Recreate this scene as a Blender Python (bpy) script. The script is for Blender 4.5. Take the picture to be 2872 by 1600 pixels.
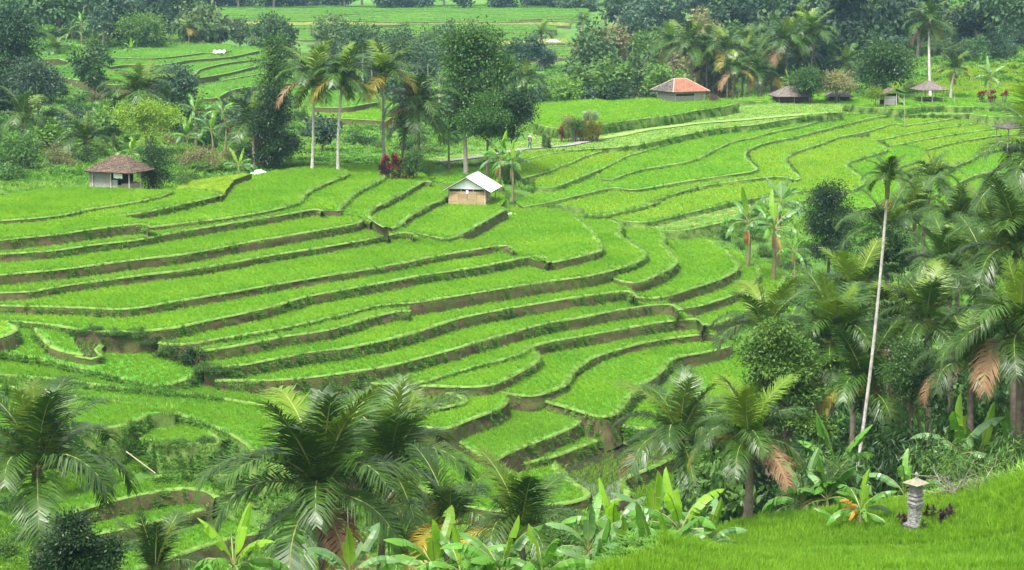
import bpy, bmesh, math, random
import numpy as np
from mathutils import Vector, Matrix

for o in list(bpy.data.objects):
    bpy.data.objects.remove(o)
scene = bpy.context.scene
COL = scene.collection
rad = math.radians
random.seed(7)
RNG = np.random.default_rng(11)

# ---------------------------------------------------------------- camera, sky, sun, exposure
CAM_Z = 35.0
FPX = 5351.6                      # focal length in photograph pixels (2872 wide)
PITCH = math.atan((800 + 111.5) / FPX)
cam_data = bpy.data.cameras.new("camera")
cam = bpy.data.objects.new("camera", cam_data)
COL.objects.link(cam)
cam.location = (0, 0, CAM_Z)
cam.rotation_euler = (math.pi / 2 - PITCH, 0, 0)
cam_data.sensor_width = 36.0
cam_data.lens = 36.0 * FPX / 2872.0
cam_data.clip_start = 0.5
cam_data.clip_end = 4000
scene.camera = cam

SUN_EL, SUN_AZ = rad(62), rad(205)      # azimuth from +Y clockwise: behind the camera, to its left
world = bpy.data.worlds.new("World")
scene.world = world
world.use_nodes = True
wn = world.node_tree
wn.nodes.clear()
w_out = wn.nodes.new("ShaderNodeOutputWorld")
w_bg = wn.nodes.new("ShaderNodeBackground")
w_sky = wn.nodes.new("ShaderNodeTexSky")
w_sky.sky_type = 'NISHITA'
w_sky.sun_disc = False
w_sky.sun_elevation = SUN_EL
w_sky.sun_rotation = SUN_AZ
w_sky.air_density = 1.0
w_sky.dust_density = 4.0
w_hs = wn.nodes.new("ShaderNodeHueSaturation")
w_hs.inputs["Saturation"].default_value = 0.22     # cloud cover: a pale grey sky
wn.links.new(w_sky.outputs[0], w_hs.inputs["Color"])
wn.links.new(w_hs.outputs[0], w_bg.inputs["Color"])
w_bg.inputs["Strength"].default_value = 0.085
wn.links.new(w_bg.outputs[0], w_out.inputs[0])

sun_data = bpy.data.lights.new("sun", 'SUN')
sun_data.energy = 1.5
sun_data.angle = rad(10)
sun_data.color = (1.0, 0.96, 0.9)
sun = bpy.data.objects.new("sun", sun_data)
COL.objects.link(sun)
sd = Vector((math.sin(SUN_AZ) * math.cos(SUN_EL), math.cos(SUN_AZ) * math.cos(SUN_EL), math.sin(SUN_EL)))
sun.rotation_euler = sd.to_track_quat('Z', 'Y').to_euler()

scene.view_settings.view_transform = 'Standard'
scene.view_settings.look = 'None'
scene.view_settings.gamma = 1
scene.view_settings.exposure = 2.1
scene.render.engine = 'CYCLES'
scene.cycles.use_denoising = True
scene.cycles.max_bounces = 6
scene.cycles.diffuse_bounces = 3
scene.cycles.glossy_bounces = 2
scene.cycles.transmission_bounces = 3
scene.cycles.volume_bounces = 1
scene.cycles.sample_clamp_indirect = 4.0

# ---------------------------------------------------------------- small helpers
FWD = np.array([0, math.cos(PITCH), -math.sin(PITCH)])
UPV = np.array([0, math.sin(PITCH), math.cos(PITCH)])
FRAMES = {'A': (500, 440, 640 / 2551), 'B': (1100, 440, 640 / 2551), 'C': (1640, 560, 640 / 2551),
          'D': (1440, 260, 640 / 2551), 'E': (2000, 260, 872 / 2554), 'F': (1700, 840, 640 / 2551),
          'G': (0, 0, 2872 / 2576)}
for r in range(3):
    for c in range(3):
        FRAMES['t%d%d' % (r, c)] = ((0, 956, 1912)[c], (0, 530, 1060)[r], 960 / 2551)

def ray(sx, sy):
    d = FWD * FPX + np.array([1.0, 0, 0]) * (sx - 1436) - UPV * (sy - 800)
    return d / d[1]                                   # per metre of ground distance (y)

TILT, TILT_Y = 0.05, 180.0
def tilt(y):
    return TILT * np.maximum(0, np.asarray(y, float) - TILT_Y)

def unproj(sx, sy, z, tl=0):
    """survey point: where the sight line through a photo pixel meets level z (or the gentle rise beyond TILT_Y)"""
    d = ray(sx, sy)
    t = (z - CAM_Z) / d[2]
    if tl and t > TILT_Y:
        t = (CAM_Z - z + TILT * TILT_Y) / (TILT - d[2])
    return np.array([d[0] * t, t, CAM_Z + d[2] * t])

def at(gx, gy, dist):
    """point at ground distance dist on the sight line through overview pixel (2576-wide)"""
    d = ray(gx * 2872 / 2576, gy * 2872 / 2576)
    return np.array([d[0] * dist, dist, CAM_Z + d[2] * dist])

def parse(s):
    fr, pts = None, []
    for tok in s.split():
        if tok[0].isalpha():
            fr = FRAMES[tok]
        else:
            x, y = tok.split(',')
            pts.append((fr[0] + float(x) * fr[2], fr[1] + float(y) * fr[2]))
    return pts

def tag(o, label=None, cat=None, group=None, kind=None):
    if label: o["label"] = label
    if cat: o["category"] = cat
    if group: o["group"] = group
    if kind: o["kind"] = kind
    return o

def empty(name, loc=(0, 0, 0), rz=0.0):
    o = bpy.data.objects.new(name, None)
    o.empty_display_size = 0.2
    o.location = loc
    o.rotation_euler = (0, 0, rz)
    COL.objects.link(o)
    return o

def mesh_from(name, verts, faces, mats=(), smooth=False):
    me = bpy.data.meshes.new(name)
    me.from_pydata([tuple(map(float, v)) for v in verts], [], faces)
    for m in mats:
        me.materials.append(m)
    if smooth:
        me.polygons.foreach_set("use_smooth", [True] * len(me.polygons))
    me.update()
    return me

def mesh_tris(name, V, T, mats=(), smooth=False, matidx=None):
    """fast mesh from numpy arrays (all triangles or all quads)"""
    V = np.asarray(V, np.float32); T = np.asarray(T, np.int32)
    me = bpy.data.meshes.new(name)
    n, k = T.shape
    me.vertices.add(len(V)); me.vertices.foreach_set("co", V.ravel())
    me.loops.add(n * k); me.loops.foreach_set("vertex_index", T.ravel())
    me.polygons.add(n)
    me.polygons.foreach_set("loop_start", np.arange(0, n * k, k, dtype=np.int32))
    me.polygons.foreach_set("loop_total", np.full(n, k, np.int32))
    for m in mats:
        me.materials.append(m)
    if matidx is not None:
        me.polygons.foreach_set("material_index", np.asarray(matidx, np.int32))
    if smooth:
        me.polygons.foreach_set("use_smooth", np.ones(n, bool))
    me.update(calc_edges=True)
    me.validate()
    return me

def obj(name, me, parent=None, loc=(0, 0, 0), rot=(0, 0, 0), scale=None, mat=None):
    o = bpy.data.objects.new(name, me)
    o.location = loc
    o.rotation_euler = rot
    if scale is not None:
        o.scale = (scale, scale, scale) if np.isscalar(scale) else scale
    COL.objects.link(o)
    if parent is not None:
        o.parent = parent
    if mat is not None:
        if len(o.material_slots):
            o.material_slots[0].link = 'OBJECT'
            o.material_slots[0].material = mat
        else:
            me.materials.append(mat)
    return o

# value noise in the plane, for uneven ground and edges
_perm = np.random.default_rng(3).random((256, 256))
def vnoise(x, y, s=1.0):
    x = np.asarray(x, float) / s; y = np.asarray(y, float) / s
    xi = np.floor(x).astype(int); yi = np.floor(y).astype(int)
    fx = x - xi; fy = y - yi
    fx = fx * fx * (3 - 2 * fx); fy = fy * fy * (3 - 2 * fy)
    g = lambda a, b: _perm[a & 255, b & 255]
    return ((g(xi, yi) * (1 - fx) + g(xi + 1, yi) * fx) * (1 - fy) +
            (g(xi, yi + 1) * (1 - fx) + g(xi + 1, yi + 1) * fx) * fy) * 2 - 1

# ---------------------------------------------------------------- materials
MATS = {}
def _new(name):
    m = bpy.data.materials.new(name)
    m.use_nodes = True
    nt = m.node_tree
    nt.nodes.clear()
    out = nt.nodes.new("ShaderNodeOutputMaterial")
    MATS[name] = m
    return m, nt, out

def _ramp(nt, fac, stops):
    r = nt.nodes.new("ShaderNodeValToRGB")
    e = r.color_ramp.elements
    while len(e) > 1: e.remove(e[-1])
    for i, (p, c) in enumerate(stops):
        el = e[0] if i == 0 else e.new(p)
        el.position = p
        el.color = (*c, 1)
    nt.links.new(fac, r.inputs[0])
    return r.outputs[0]

def _noise(nt, scale, detail=4, rough=0.6, coord='pos', vec=None):
    n = nt.nodes.new("ShaderNodeTexNoise")
    n.inputs["Scale"].default_value = scale
    n.inputs["Detail"].default_value = detail
    n.inputs["Roughness"].default_value = rough
    if vec is None:
        if coord == 'pos':
            vec = nt.nodes.new("ShaderNodeNewGeometry").outputs["Position"]
        else:
            vec = nt.nodes.new("ShaderNodeTexCoord").outputs["Object"]
    nt.links.new(vec, n.inputs["Vector"])
    return n.outputs[0]

def _mix(nt, fac, a, b, typ='MIX'):
    mx = nt.nodes.new("ShaderNodeMix")
    mx.data_type = 'RGBA'
    mx.blend_type = typ
    if isinstance(fac, (int, float)): mx.inputs[0].default_value = fac
    else: nt.links.new(fac, mx.inputs[0])
    for s, i in ((a, 6), (b, 7)):
        if isinstance(s, tuple): mx.inputs[i].default_value = (*s, 1)
        else: nt.links.new(s, mx.inputs[i])
    return mx.outputs[2]

def leafmat(name, c1, c2, trans=0.35, rough=0.5, spec=0.35, scale=0.25, var=0.28, tcol=None):
    """two-sided leaf: colour varies over the place and from plant to plant, light passes through"""
    m, nt, out = _new(name)
    L = nt.links
    f = _noise(nt, scale, 6 if name.startswith('rice') else 3, 0.62)
    col = _ramp(nt, f, [(0.3, c1), (0.7, c2)])
    oi = nt.nodes.new("ShaderNodeObjectInfo")
    hs = nt.nodes.new("ShaderNodeHueSaturation")
    mr = nt.nodes.new("ShaderNodeMapRange")
    if name.startswith('rice'): var = 0.10
    mr.inputs[3].default_value = 1 - var; mr.inputs[4].default_value = 1 + var
    L.new(oi.outputs["Random"], mr.inputs[0])
    L.new(mr.outputs[0], hs.inputs["Value"])
    L.new(col, hs.inputs["Color"])
    p = nt.nodes.new("ShaderNodeBsdfPrincipled")
    p.inputs["Roughness"].default_value = rough
    p.inputs["Specular IOR Level"].default_value = spec
    L.new(hs.outputs[0], p.inputs["Base Color"])
    t = nt.nodes.new("ShaderNodeBsdfTranslucent")
    tc = _mix(nt, 1.0, hs.outputs[0], tcol or (1.15, 1.25, 0.6), 'MULTIPLY')
    L.new(tc, t.inputs["Color"])
    mx = nt.nodes.new("ShaderNodeMixShader")
    mx.inputs[0].default_value = trans
    L.new(p.outputs[0], mx.inputs[1]); L.new(t.outputs[0], mx.inputs[2])
    L.new(mx.outputs[0], out.inputs[0])
    return m

def solidmat(name, c1, c2, scale=3.0, rough=0.8, spec=0.3, coord='pos', bump=0.0, bscale=None, detail=5, stops=None, metallic=0.0):
    m, nt, out = _new(name)
    L = nt.links
    f = _noise(nt, scale, detail, 0.65, coord)
    col = _ramp(nt, f, stops or [(0.3, c1), (0.7, c2)])
    p = nt.nodes.new("ShaderNodeBsdfPrincipled")
    p.inputs["Roughness"].default_value = rough
    p.inputs["Metallic"].default_value = metallic
    p.inputs["Specular IOR Level"].default_value = spec
    L.new(col, p.inputs["Base Color"])
    if bump:
        b = nt.nodes.new("ShaderNodeBump")
        b.inputs["Strength"].default_value = bump
        b.inputs["Distance"].default_value = 0.05
        L.new(_noise(nt, bscale or scale * 3, 6, 0.7, coord), b.inputs["Height"])
        L.new(b.outputs[0], p.inputs["Normal"])
    L.new(p.outputs[0], out.inputs[0])
    return m

# rice in its stages
leafmat('rice_fresh', (0.135, 0.315, 0.012), (0.250, 0.425, 0.024), 0.5, 0.5, 0.25, 0.16)
leafmat('rice_yellow', (0.20, 0.36, 0.015), (0.34, 0.455, 0.026), 0.5, 0.5, 0.25, 0.14)
leafmat('rice_young', (0.125, 0.285, 0.015), (0.22, 0.385, 0.028), 0.5, 0.5, 0.25, 0.25)
leafmat('rice_gold', (0.27, 0.42, 0.03), (0.37, 0.46, 0.05), 0.4, 0.6, 0.2, 0.4)
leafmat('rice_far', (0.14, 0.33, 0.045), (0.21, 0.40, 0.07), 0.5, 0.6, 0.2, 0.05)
leafmat('bund_grass', (0.125, 0.265, 0.030), (0.20, 0.34, 0.055), 0.35, 0.6, 0.2, 0.6)
leafmat('weed_leaf', (0.055, 0.165, 0.016), (0.125, 0.27, 0.034), 0.35, 0.55, 0.25, 0.8)
leafmat('wild_grass', (0.08, 0.23, 0.02), (0.19, 0.34, 0.04), 0.35, 0.6, 0.2, 0.15)
leafmat('dry_grass', (0.24, 0.30, 0.07), (0.36, 0.38, 0.13), 0.35, 0.7, 0.2, 0.4)
solidmat('field_soil', (0.05, 0.18, 0.01), (0.07, 0.24, 0.014), 1.2, 0.9)
solidmat('bund_turf', (0.105, 0.20, 0.03), (0.165, 0.265, 0.05), 2.0, 0.9, bump=0.6, bscale=14)
solidmat('mown_grass', (0.14, 0.26, 0.045), (0.24, 0.34, 0.085), 0.5, 0.9, bump=0.5, bscale=8)

# cut earth riser: brown soil with moss and weeds on it
m, nt, out = _new('riser_earth')
L = nt.links
soil = _ramp(nt, _noise(nt, 2.2, 7, 0.7), [(0.25, (0.045, 0.033, 0.017)), (0.5, (0.092, 0.069, 0.036)), (0.75, (0.14, 0.108, 0.062))])
moss = _ramp(nt, _noise(nt, 5.0, 5, 0.7), [(0.3, (0.03, 0.075, 0.010)), (0.7, (0.085, 0.15, 0.022))])
mf = _ramp(nt, _noise(nt, 0.9, 9, 0.78), [(0.44, (0, 0, 0)), (0.60, (0.85, 0.85, 0.85))])
bw = nt.nodes.new("ShaderNodeRGBToBW"); L.new(mf, bw.inputs[0])
col = _mix(nt, bw.outputs[0], soil, moss)
p = nt.nodes.new("ShaderNodeBsdfPrincipled"); p.inputs["Roughness"].default_value = 0.95
p.inputs["Specular IOR Level"].default_value = 0.15
b = nt.nodes.new("ShaderNodeBump"); b.inputs["Strength"].default_value = 0.9; b.inputs["Distance"].default_value = 0.08
L.new(_noise(nt, 6, 8, 0.75), b.inputs["Height"]); L.new(b.outputs[0], p.inputs["Normal"])
L.new(col, p.inputs["Base Color"]); L.new(p.outputs[0], out.inputs[0])

solidmat('bank_grass', (0.10, 0.17, 0.035), (0.22, 0.28, 0.07), 0.9, 0.95, bump=0.8, bscale=7, stops=[(0.30, (0.06, 0.055, 0.026)), (0.42, (0.075, 0.125, 0.024)), (0.6, (0.13, 0.20, 0.04)), (0.8, (0.20, 0.26, 0.06))])
solidmat('bank_soft', (0.085, 0.15, 0.028), (0.19, 0.27, 0.06), 1.4, 0.95, bump=0.7, bscale=9, stops=[(0.25, (0.075, 0.075, 0.03)), (0.42, (0.085, 0.145, 0.028)), (0.62, (0.15, 0.23, 0.045)), (0.8, (0.21, 0.29, 0.065))])
# hillside ground under wild plants
m, nt, out = _new('ground')
L = nt.links
g1 = _ramp(nt, _noise(nt, 0.12, 8, 0.7), [(0.3, (0.045, 0.11, 0.02)), (0.5, (0.085, 0.19, 0.03)), (0.7, (0.14, 0.25, 0.05))])
p = nt.nodes.new("ShaderNodeBsdfPrincipled"); p.inputs["Roughness"].default_value = 0.95
p.inputs["Specular IOR Level"].default_value = 0.15
b = nt.nodes.new("ShaderNodeBump"); b.inputs["Strength"].default_value = 1.0; b.inputs["Distance"].default_value = 0.3
L.new(_noise(nt, 2.0, 8, 0.75), b.inputs["Height"]); L.new(b.outputs[0], p.inputs["Normal"])
L.new(g1, p.inputs["Base Color"]); L.new(p.outputs[0], out.inputs[0])

# flooded paddy: mud under a thin sheet of water
m, nt, out = _new('paddy_water')
L = nt.links
p = nt.nodes.new("ShaderNodeBsdfPrincipled")
L.new(_ramp(nt, _noise(nt, 0.7, 4), [(0.3, (0.025, 0.035, 0.015)), (0.7, (0.045, 0.048, 0.025))]), p.inputs["Base Color"])
p.inputs["Roughness"].default_value = 0.04
p.inputs["IOR"].default_value = 1.5
p.inputs["Specular IOR Level"].default_value = 0.9
b = nt.nodes.new("ShaderNodeBump"); b.inputs["Strength"].default_value = 0.05; b.inputs["Distance"].default_value = 0.02
L.new(_noise(nt, 5, 3), b.inputs["Height"]); L.new(b.outputs[0], p.inputs["Normal"])
L.new(p.outputs[0], out.inputs[0])

# ---------------------------------------------------------------- the terraces, surveyed level by level
# key, level (m) or three survey points, gentle rise?, lip line (front edge), back line, options
TER = []
def LEV(z): return 11.0 + (z - 11.0) * 1.05          # surveyed steps read a little low
def T(key, z, lip, back, tl=0, **kw):
    if not tl and key[0] in 'TYSHRPNMQ':
        z = tuple(LEV(q) if not isinstance(q, str) else q for q in z) if isinstance(z, tuple) else LEV(z)
    TER.append(dict(key=key, z=z, lip=parse(lip), back=parse(back), tl=tl, **kw))

# the broad hillside in the middle, from the top down
T('T1', 14.3, "t10 -300,255 0,240 420,205 700,150 1000,105 1200,55 1290,20", "t00 1130,1425 640,1400 250,1425 t10 0,60 -300,90")
T('Y1', 14.1, "A 0,372 200,385 360,392 450,425 485,442", "A 620,260 820,190 560,225 160,280 90,330 0,340", rice='rice_gold', rh=0.22, sp=0.3)
T('T2', 14.05, "t10 860,207 1000,192 1200,155 1420,103 1640,50", "t10 1560,5 1270,0 900,60 600,130 500,190 700,212")
T('T3', 14.0, "t10 -300,420 0,385 400,345 800,290 1090,262 1112,288", "t10 1060,240 900,205 860,190 700,120 400,170 0,200 -300,220")
T('T4', 13.5, "t10 1110,290 1400,258 1700,218 2000,168 2260,103 A 1390,455 1500,378 1700,288 1850,225 1925,200 1880,165",
  "A 1800,120 1500,113 1200,150 900,200 700,230 480,350 480,440 0,545 t10 1000,235 1100,265")
T('T5', 13.2, "t10 -300,510 0,490 400,465 700,420 1000,390 1300,330 1600,280 2000,215 2300,162 2385,150 2395,172",
  "A 1530,540 1430,500 t10 2250,60 1700,170 1200,240 900,260 400,310 0,340 -300,370")
T('S1', 13.15, "A 1820,610 1800,590 1870,512 1960,425 2100,345 2250,268 2320,215 2270,170",
  "A 2250,108 2050,95 1800,110 1700,200 1300,420 1400,480 1480,500 1530,540 1600,600")
T('S2', 12.75, "A 2340,790 2240,738 2160,692 2118,640 2150,585 2300,522 2450,443 B 0,473 150,398 300,315 370,265 440,290",
  "B 340,190 250,198 50,205 A 2330,185 2200,150 1750,500 1830,620 1900,640 2050,670 2140,700")
T('S3', 12.2, "B -10,808 80,787 160,697 280,617 400,547 560,482 640,450", "B 640,360 540,340 440,290 200,330 0,430 A 2200,560 2100,650 2240,740 2340,790")
T('HF', 11.65, "B 80,800 240,850 500,912 650,927 760,882 900,802 1050,722 1200,632 1290,592", "B 1200,565 1250,500 1250,380 650,380 500,480 300,590 150,680 60,790")
T('T6', 12.6, "t10 -300,680 0,645 400,610 800,560 1150,515 A 0,1103 300,1053 700,977 1100,907 1500,837 1800,787 2000,752 2085,697 2155,735",
  "A 2050,660 1850,630 1600,600 1500,560 1000,660 500,740 0,830 t10 1000,380 400,450 0,470 -300,490")
T('T7', 11.85, "t10 -300,790 0,775 240,772 400,735 800,682 1150,636 A 0,1285 400,1222 900,1132 1400,1052 1800,987 2100,932 2400,872 B 60,852 180,842 245,900",
  "B 200,830 80,790 A 2250,790 2140,720 1800,800 1400,880 900,960 400,1060 0,1130 t10 1000,560 400,640 0,680 -300,700")
T('T8', 11.3, "t10 -300,870 0,872 400,882 700,893 900,908 1100,882 1500,812 1900,742 2300,672 B 0,1217 300,1152 600,1097 900,1047 1150,1002 1270,987 1365,1048",
  "B 1240,980 1000,950 660,925 500,905 240,860 60,870 A 2400,880 1800,1010 900,1160 0,1310 t10 1000,660 400,750 0,790 -300,800")
T('T9', 10.75, "t10 -300,970 0,985 250,1002 600,1055 900,1072 1270,1047 1600,972 2000,892 2300,803 B 0,1392 300,1332 800,1262 1200,1192 1500,1125 1690,1107 1742,1195",
  "B 1700,1150 1370,1050 1250,1000 600,1110 0,1230 t10 2300,690 1500,830 1100,900 900,925 400,900 0,890 -300,890", weedy=True)
T('R1', 10.7, "B 1740,1192 1800,1187 2000,1142 2200,1092 2350,1052 2362,1010 2300,912 2200,792 2100,702 2000,642",
  "B 1900,600 1600,575 1450,570 1300,590 1200,640 900,820 760,900 660,925 1000,960 1250,990 1370,1050 1500,1130")
T('R2', 10.05, "t10 1180,1150 1290,1177 1700,1112 2100,1042 2551,945 t11 200,887 400,852 490,862 900,792 1300,727 1600,684 C 0,867 220,817 400,767 600,702 680,642 692,600 620,545 500,480 370,385 380,360 440,330 400,270 300,235",
  "C 200,200 0,160 B 1900,590 1600,600 1650,1000 1500,1150 1000,1230 300,1350 t10 2551,770 2000,910 1600,1000 1270,1060 1180,1110", weedy=True)
T('T10b', 9.8, "t10 1470,1222 1800,1167 2100,1107 2400,1067 2551,1032 t11 150,987 280,947 500,902 517,918", "t11 490,860 300,840 0,910 t10 2300,980 1700,1090 1380,1190")
T('T12', 9.1, "t10 1520,1332 1750,1332 2000,1282 2300,1227 2530,1202 t11 300,1137 600,1062 900,962 1200,902 1500,852 1700,817 C 0,1087 200,1052 400,1032 510,1012 552,1085",
  "C 480,940 330,890 0,900 t11 1500,720 900,820 500,880 300,920 0,1050 t10 2300,1100 1800,1190 1480,1240", weedy=True)
T('R3', 9.5, "C 340,897 480,932 560,942 700,892 870,812 1000,742 1065,682 1000,645 945,565 860,488 905,440 880,370",
  "C 800,330 500,250 300,210 400,330 640,600 650,690 300,800 320,890")
T('T13', 8.3, "t10 1600,1435 1900,1437 2200,1422 t11 0,1382 300,1332 600,1262 900,1182 1200,1092 1500,1012 1800,962 C 300,1252 600,1207 850,1167 1000,1167 1052,1245",
  "C 900,1130 700,1110 550,1090 0,1110 t11 1500,870 900,990 300,1150 t10 2300,1240 1750,1345 1560,1380", weedy=True)
T('R4', 8.6, "C 570,1097 640,1112 760,1117 830,1102 1000,1062 1200,992 1400,932 1600,862 1700,802 1742,740 1690,670 1620,600 1540,530 1400,460",
  "C 1200,400 1000,370 890,370 900,480 1050,680 900,800 560,940 540,1000 565,1085")
T('R5', 7.8, "C 1080,1222 1250,1202 1450,1142 1650,1072 1800,992 1930,892 1975,800 1890,690 1800,630",
  "C 1650,560 1540,520 1700,700 1700,800 1500,900 1000,1060 900,1120 1030,1180")
T('T14', 7.5, "t21 -300,55 0,40 480,52 640,32 t11 800,1387 1000,1332 1340,1242 1390,1197 1500,1152 1800,1102 F 0,372 300,312 600,262 900,227 1050,212 1092,295",
  "F 980,200 820,150 0,230 t11 1500,1060 900,1200 300,1350 0,1400 t20 2200,-20", weedy=True)
T('R6', 7.1, "F 1100,302 1250,267 1400,212 1550,152 1720,82 C 2050,1100 2200,980 2250,850 2150,780", "C 2000,700 1900,680 1980,800 1900,950 1650,1090 1300,1210 1230,1290 1310,1350")
T('T14b', 7.3, "t21 480,62 700,62 930,77 1130,67 t11 1250,1422 1380,1347 1470,1292 1482,1240 1420,1200", "t11 1340,1220 1000,1320 640,1420 t21 480,40")
T('T15', 6.7, "t21 1190,115 1440,155 1530,112 1680,62 t11 1700,1392 1800,1312 1900,1257 F 0,602 150,562 400,492 700,442 1000,402 1200,382 1300,402 1312,445",
  "F 1200,370 1090,300 600,280 0,390 t11 1500,1180 1480,1300 1300,1435 t21 1190,90")
T('T16', 6.2, "t21 1440,158 1700,228 1950,308 2040,292 F 200,1182 330,1012 450,932 560,852 650,762 750,655 1050,605 1400,525",
  "F 1420,480 1310,430 500,520 0,620 t11 1850,1270 1680,1400 t21 1650,60 1440,150")
T('T17', 5.3, "t21 1960,315 2040,360 2200,375 2400,400 F 1000,1380 1400,1150 1650,900 1600,600", "F 1400,500 750,640 500,900 300,1000 t21 2040,280", weedy=True, bank='bank_soft')
T('P1', 6.7, "t21 600,370 700,392 780,397 900,342 1100,262 1250,202 1240,165", "t21 1200,105 900,70 640,50 300,40 0,50 -200,100 -200,400 200,400 500,350")
T('P0', 6.9, "t21 500,290 580,267 760,217 900,212 970,182 900,130 800,108", "t21 640,105 450,125 400,250", rice='rice_young', sp=0.42, rh=0.3, water=True)
T('P2', 5.7, "t21 780,400 950,535 1150,645 1185,612 1270,562 1500,472 1700,392 1802,322 1790,265 1700,190", "t21 1480,165 1230,160 1260,200 900,340 780,385", rice='rice_young', sp=0.24)
T('P3', 4.8, "t21 1370,645 1560,612 1600,592 1700,557 1900,477 2032,417 1990,370 1950,310", "t21 1800,240 1790,320 1500,480 1280,580 1240,620 1300,660", rice='rice_young', sp=0.24)
T('PM', 4.4, "t21 1400,960 1600,960 1900,892 1830,832 1700,742 1620,662 1600,610", "t21 1500,600 1370,640 1300,700 1300,850", rice='rice_young', sp=0.28)
T('P4', 4.1, "t21 1950,960 2200,872 2080,792 2100,762 2220,722 2350,662 2480,602 2620,500", "t21 2551,380 2050,370 2030,430 1700,570 1640,650 1760,760 1850,880", rice='rice_young', sp=0.42, rh=0.26, water=True, gap=-0.3)
T('P5', 3.3, "t21 2000,1000 2300,980 2700,950 2900,720 2750,560", "t21 2600,500 2480,590 2200,720 2080,790 2150,880", rice='rice_young', sp=0.3, rh=0.33, water=True)
T('PL', 5.2, "t21 450,700 700,900 1100,1000 1400,1000 1500,900 1350,742 1150,645", "t21 780,400 600,365 450,450", rice='rice_young', sp=0.25)
# the near left slope
T('N0', ("t10 0,1000", 10.6, "t10 1500,1380", 8.7, "t10 700,1090", 10.05),
  "t10 -300,1217 0,1232 300,1267 600,1337 850,1397 1000,1432 t20 1120,77 1230,72 1440,0 t10 1530,1370 1500,1350", "t10 1400,1330 1250,1280 1000,1180 700,1095 450,1050 250,1015 0,990 -300,980", rice='rice_young', bank='bank_soft', weedy=True)
T('N0b', ("t10 0,1000", 10.85, "t10 1500,1380", 8.95, "t10 700,1090", 10.3), "t10 250,1045 275,1095 380,1182 500,1222 620,1245", "t10 560,1150 530,1090 400,1060 300,1040", rice='rice_young', sp=0.28)
T('N0c', ("t10 0,1000", 10.8, "t10 1500,1380", 8.9, "t10 700,1090", 10.25), "t10 560,1250 680,1270 760,1255 750,1200 800,1150 770,1115", "t10 650,1100 560,1095 590,1160", rice='rice_young', sp=0.38, water=True)
T('Y2', ("t10 0,1000", 11.1, "t10 1500,1380", 9.2, "t10 700,1090", 10.55), "t10 -200,1125 0,1110 80,1085 140,1055 120,1020", "t10 60,995 0,985 -200,980", rice='rice_gold', rh=0.2, sp=0.3)
T('N1', ("t10 0,1385", 9.2, "t20 2000,200", 7.4, "t20 1500,50", 7.85), "t10 -300,1372 0,1387 400,1422 t20 330,2 1100,102 1500,142 1900,202 2250,262",
  "t20 2400,100 t10 1900,1420 1560,1390 1500,1380 1000,1420 600,1320 0,1220 -300,1200", rice='rice_young', bank='bank_soft', weedy=True)
T('M1', ("t20 0,40", 8.75, "t20 1850,480", 7.05, "t20 2300,250", 7.1), "t20 -300,52 0,62 400,112 900,192 1300,262 1600,362 1850,502 1905,622 2000,655 2300,705 2600,760",
  "t21 200,500 100,300 -100,120 t20 2400,60 1900,190 1100,90 330,-10 -300,0", rice='rice_young', bank='bank_soft', weedy=True)
T('Q1', 8.0, "t20 -300,422 300,432 600,402 900,372 1080,302 1100,270", "t20 1300,255 900,185 400,105 0,55 -300,45", rice='rice_young', sp=0.24, bank='bank_soft', weedy=True)
T('Q2', 7.1, "t20 880,462 1060,442 1200,497 1330,507 1500,472 1600,522 1640,452 1540,382 1480,312", "t20 1300,250 1100,255 900,340", rice='rice_young', sp=0.22, bank='bank_soft', weedy=True)
T('Q3', 5.4, "t20 1150,742 1400,712 1600,732 1900,722 2000,642", "t20 1900,520 1600,560 1400,640 1250,690", rice='rice_young', sp=0.22, bank='bank_soft', weedy=True)
T('Q4', 5.0, "t20 300,1090 400,1062 650,972 1000,887 1400,817 1560,842 1605,900", "t20 1560,760 1300,740 900,800 600,880 300,980", rice='rice_young', sp=0.27, rh=0.3)
T('Q5', 4.1, "t20 450,1230 550,1202 900,1137 1250,1062 1480,992 1605,962", "t20 1560,860 1200,900 800,1000 500,1100", rice='rice_young', sp=0.24)
T('Q6', 3.4, "t20 900,1482 1350,1322 1700,1202 2000,1152", "t20 1700,1060 1480,1000 1240,1080 1000,1140 900,1250", rice='rice_young', sp=0.25)
# the fields climbing to the right behind the hut
T('W0', 9.4, "C 830,350 1000,372 1300,312 1600,242 1720,200 1900,120", "C 1800,0 1500,60 1000,190 640,285", tl=1, rice='dry_grass', rh=0.12, sp=0.6)
T('W1', 9.9, "C 430,240 620,272 800,242 1000,192 1200,142 1450,82 1650,22 E 200,892 430,852 650,822 850,797 1000,790", "E 1000,650 600,690 0,740 C 900,0 400,130 170,180", tl=1, rice='rice_yellow')
T('W1b', 9.55, "E 350,905 480,920 650,902 830,872 1000,852 1200,827 1218,862", "E 1150,790 800,780 370,850", tl=1, rice='rice_fresh')
T('W2', 10.25, "C 0,165 170,187 400,142 700,72 900,12 D 1450,1252 1700,1162 2000,1072 2300,1012 2551,982 E 450,697 600,687 658,715",
  "E 600,600 300,620 D 2551,850 1700,950 1200,1050 300,1230 C 0,100", tl=1, rice='rice_yellow')
T('W3', 10.6, "D 100,1282 340,1242 520,1202 700,1162 900,1112 1100,1052 1250,1062 1292,1100 1700,1032 2200,952 2551,902 E 400,642 372,627 300,562 265,502 330,452 450,412 650,372 850,322 1050,272 1250,222 1400,192 1500,186",
  "E 1400,160 1000,180 500,310 0,470 D 2300,600 2000,740 1500,840 1080,970 900,950 400,1080 200,1150 0,1200", tl=1, rice='rice_fresh')
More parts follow.
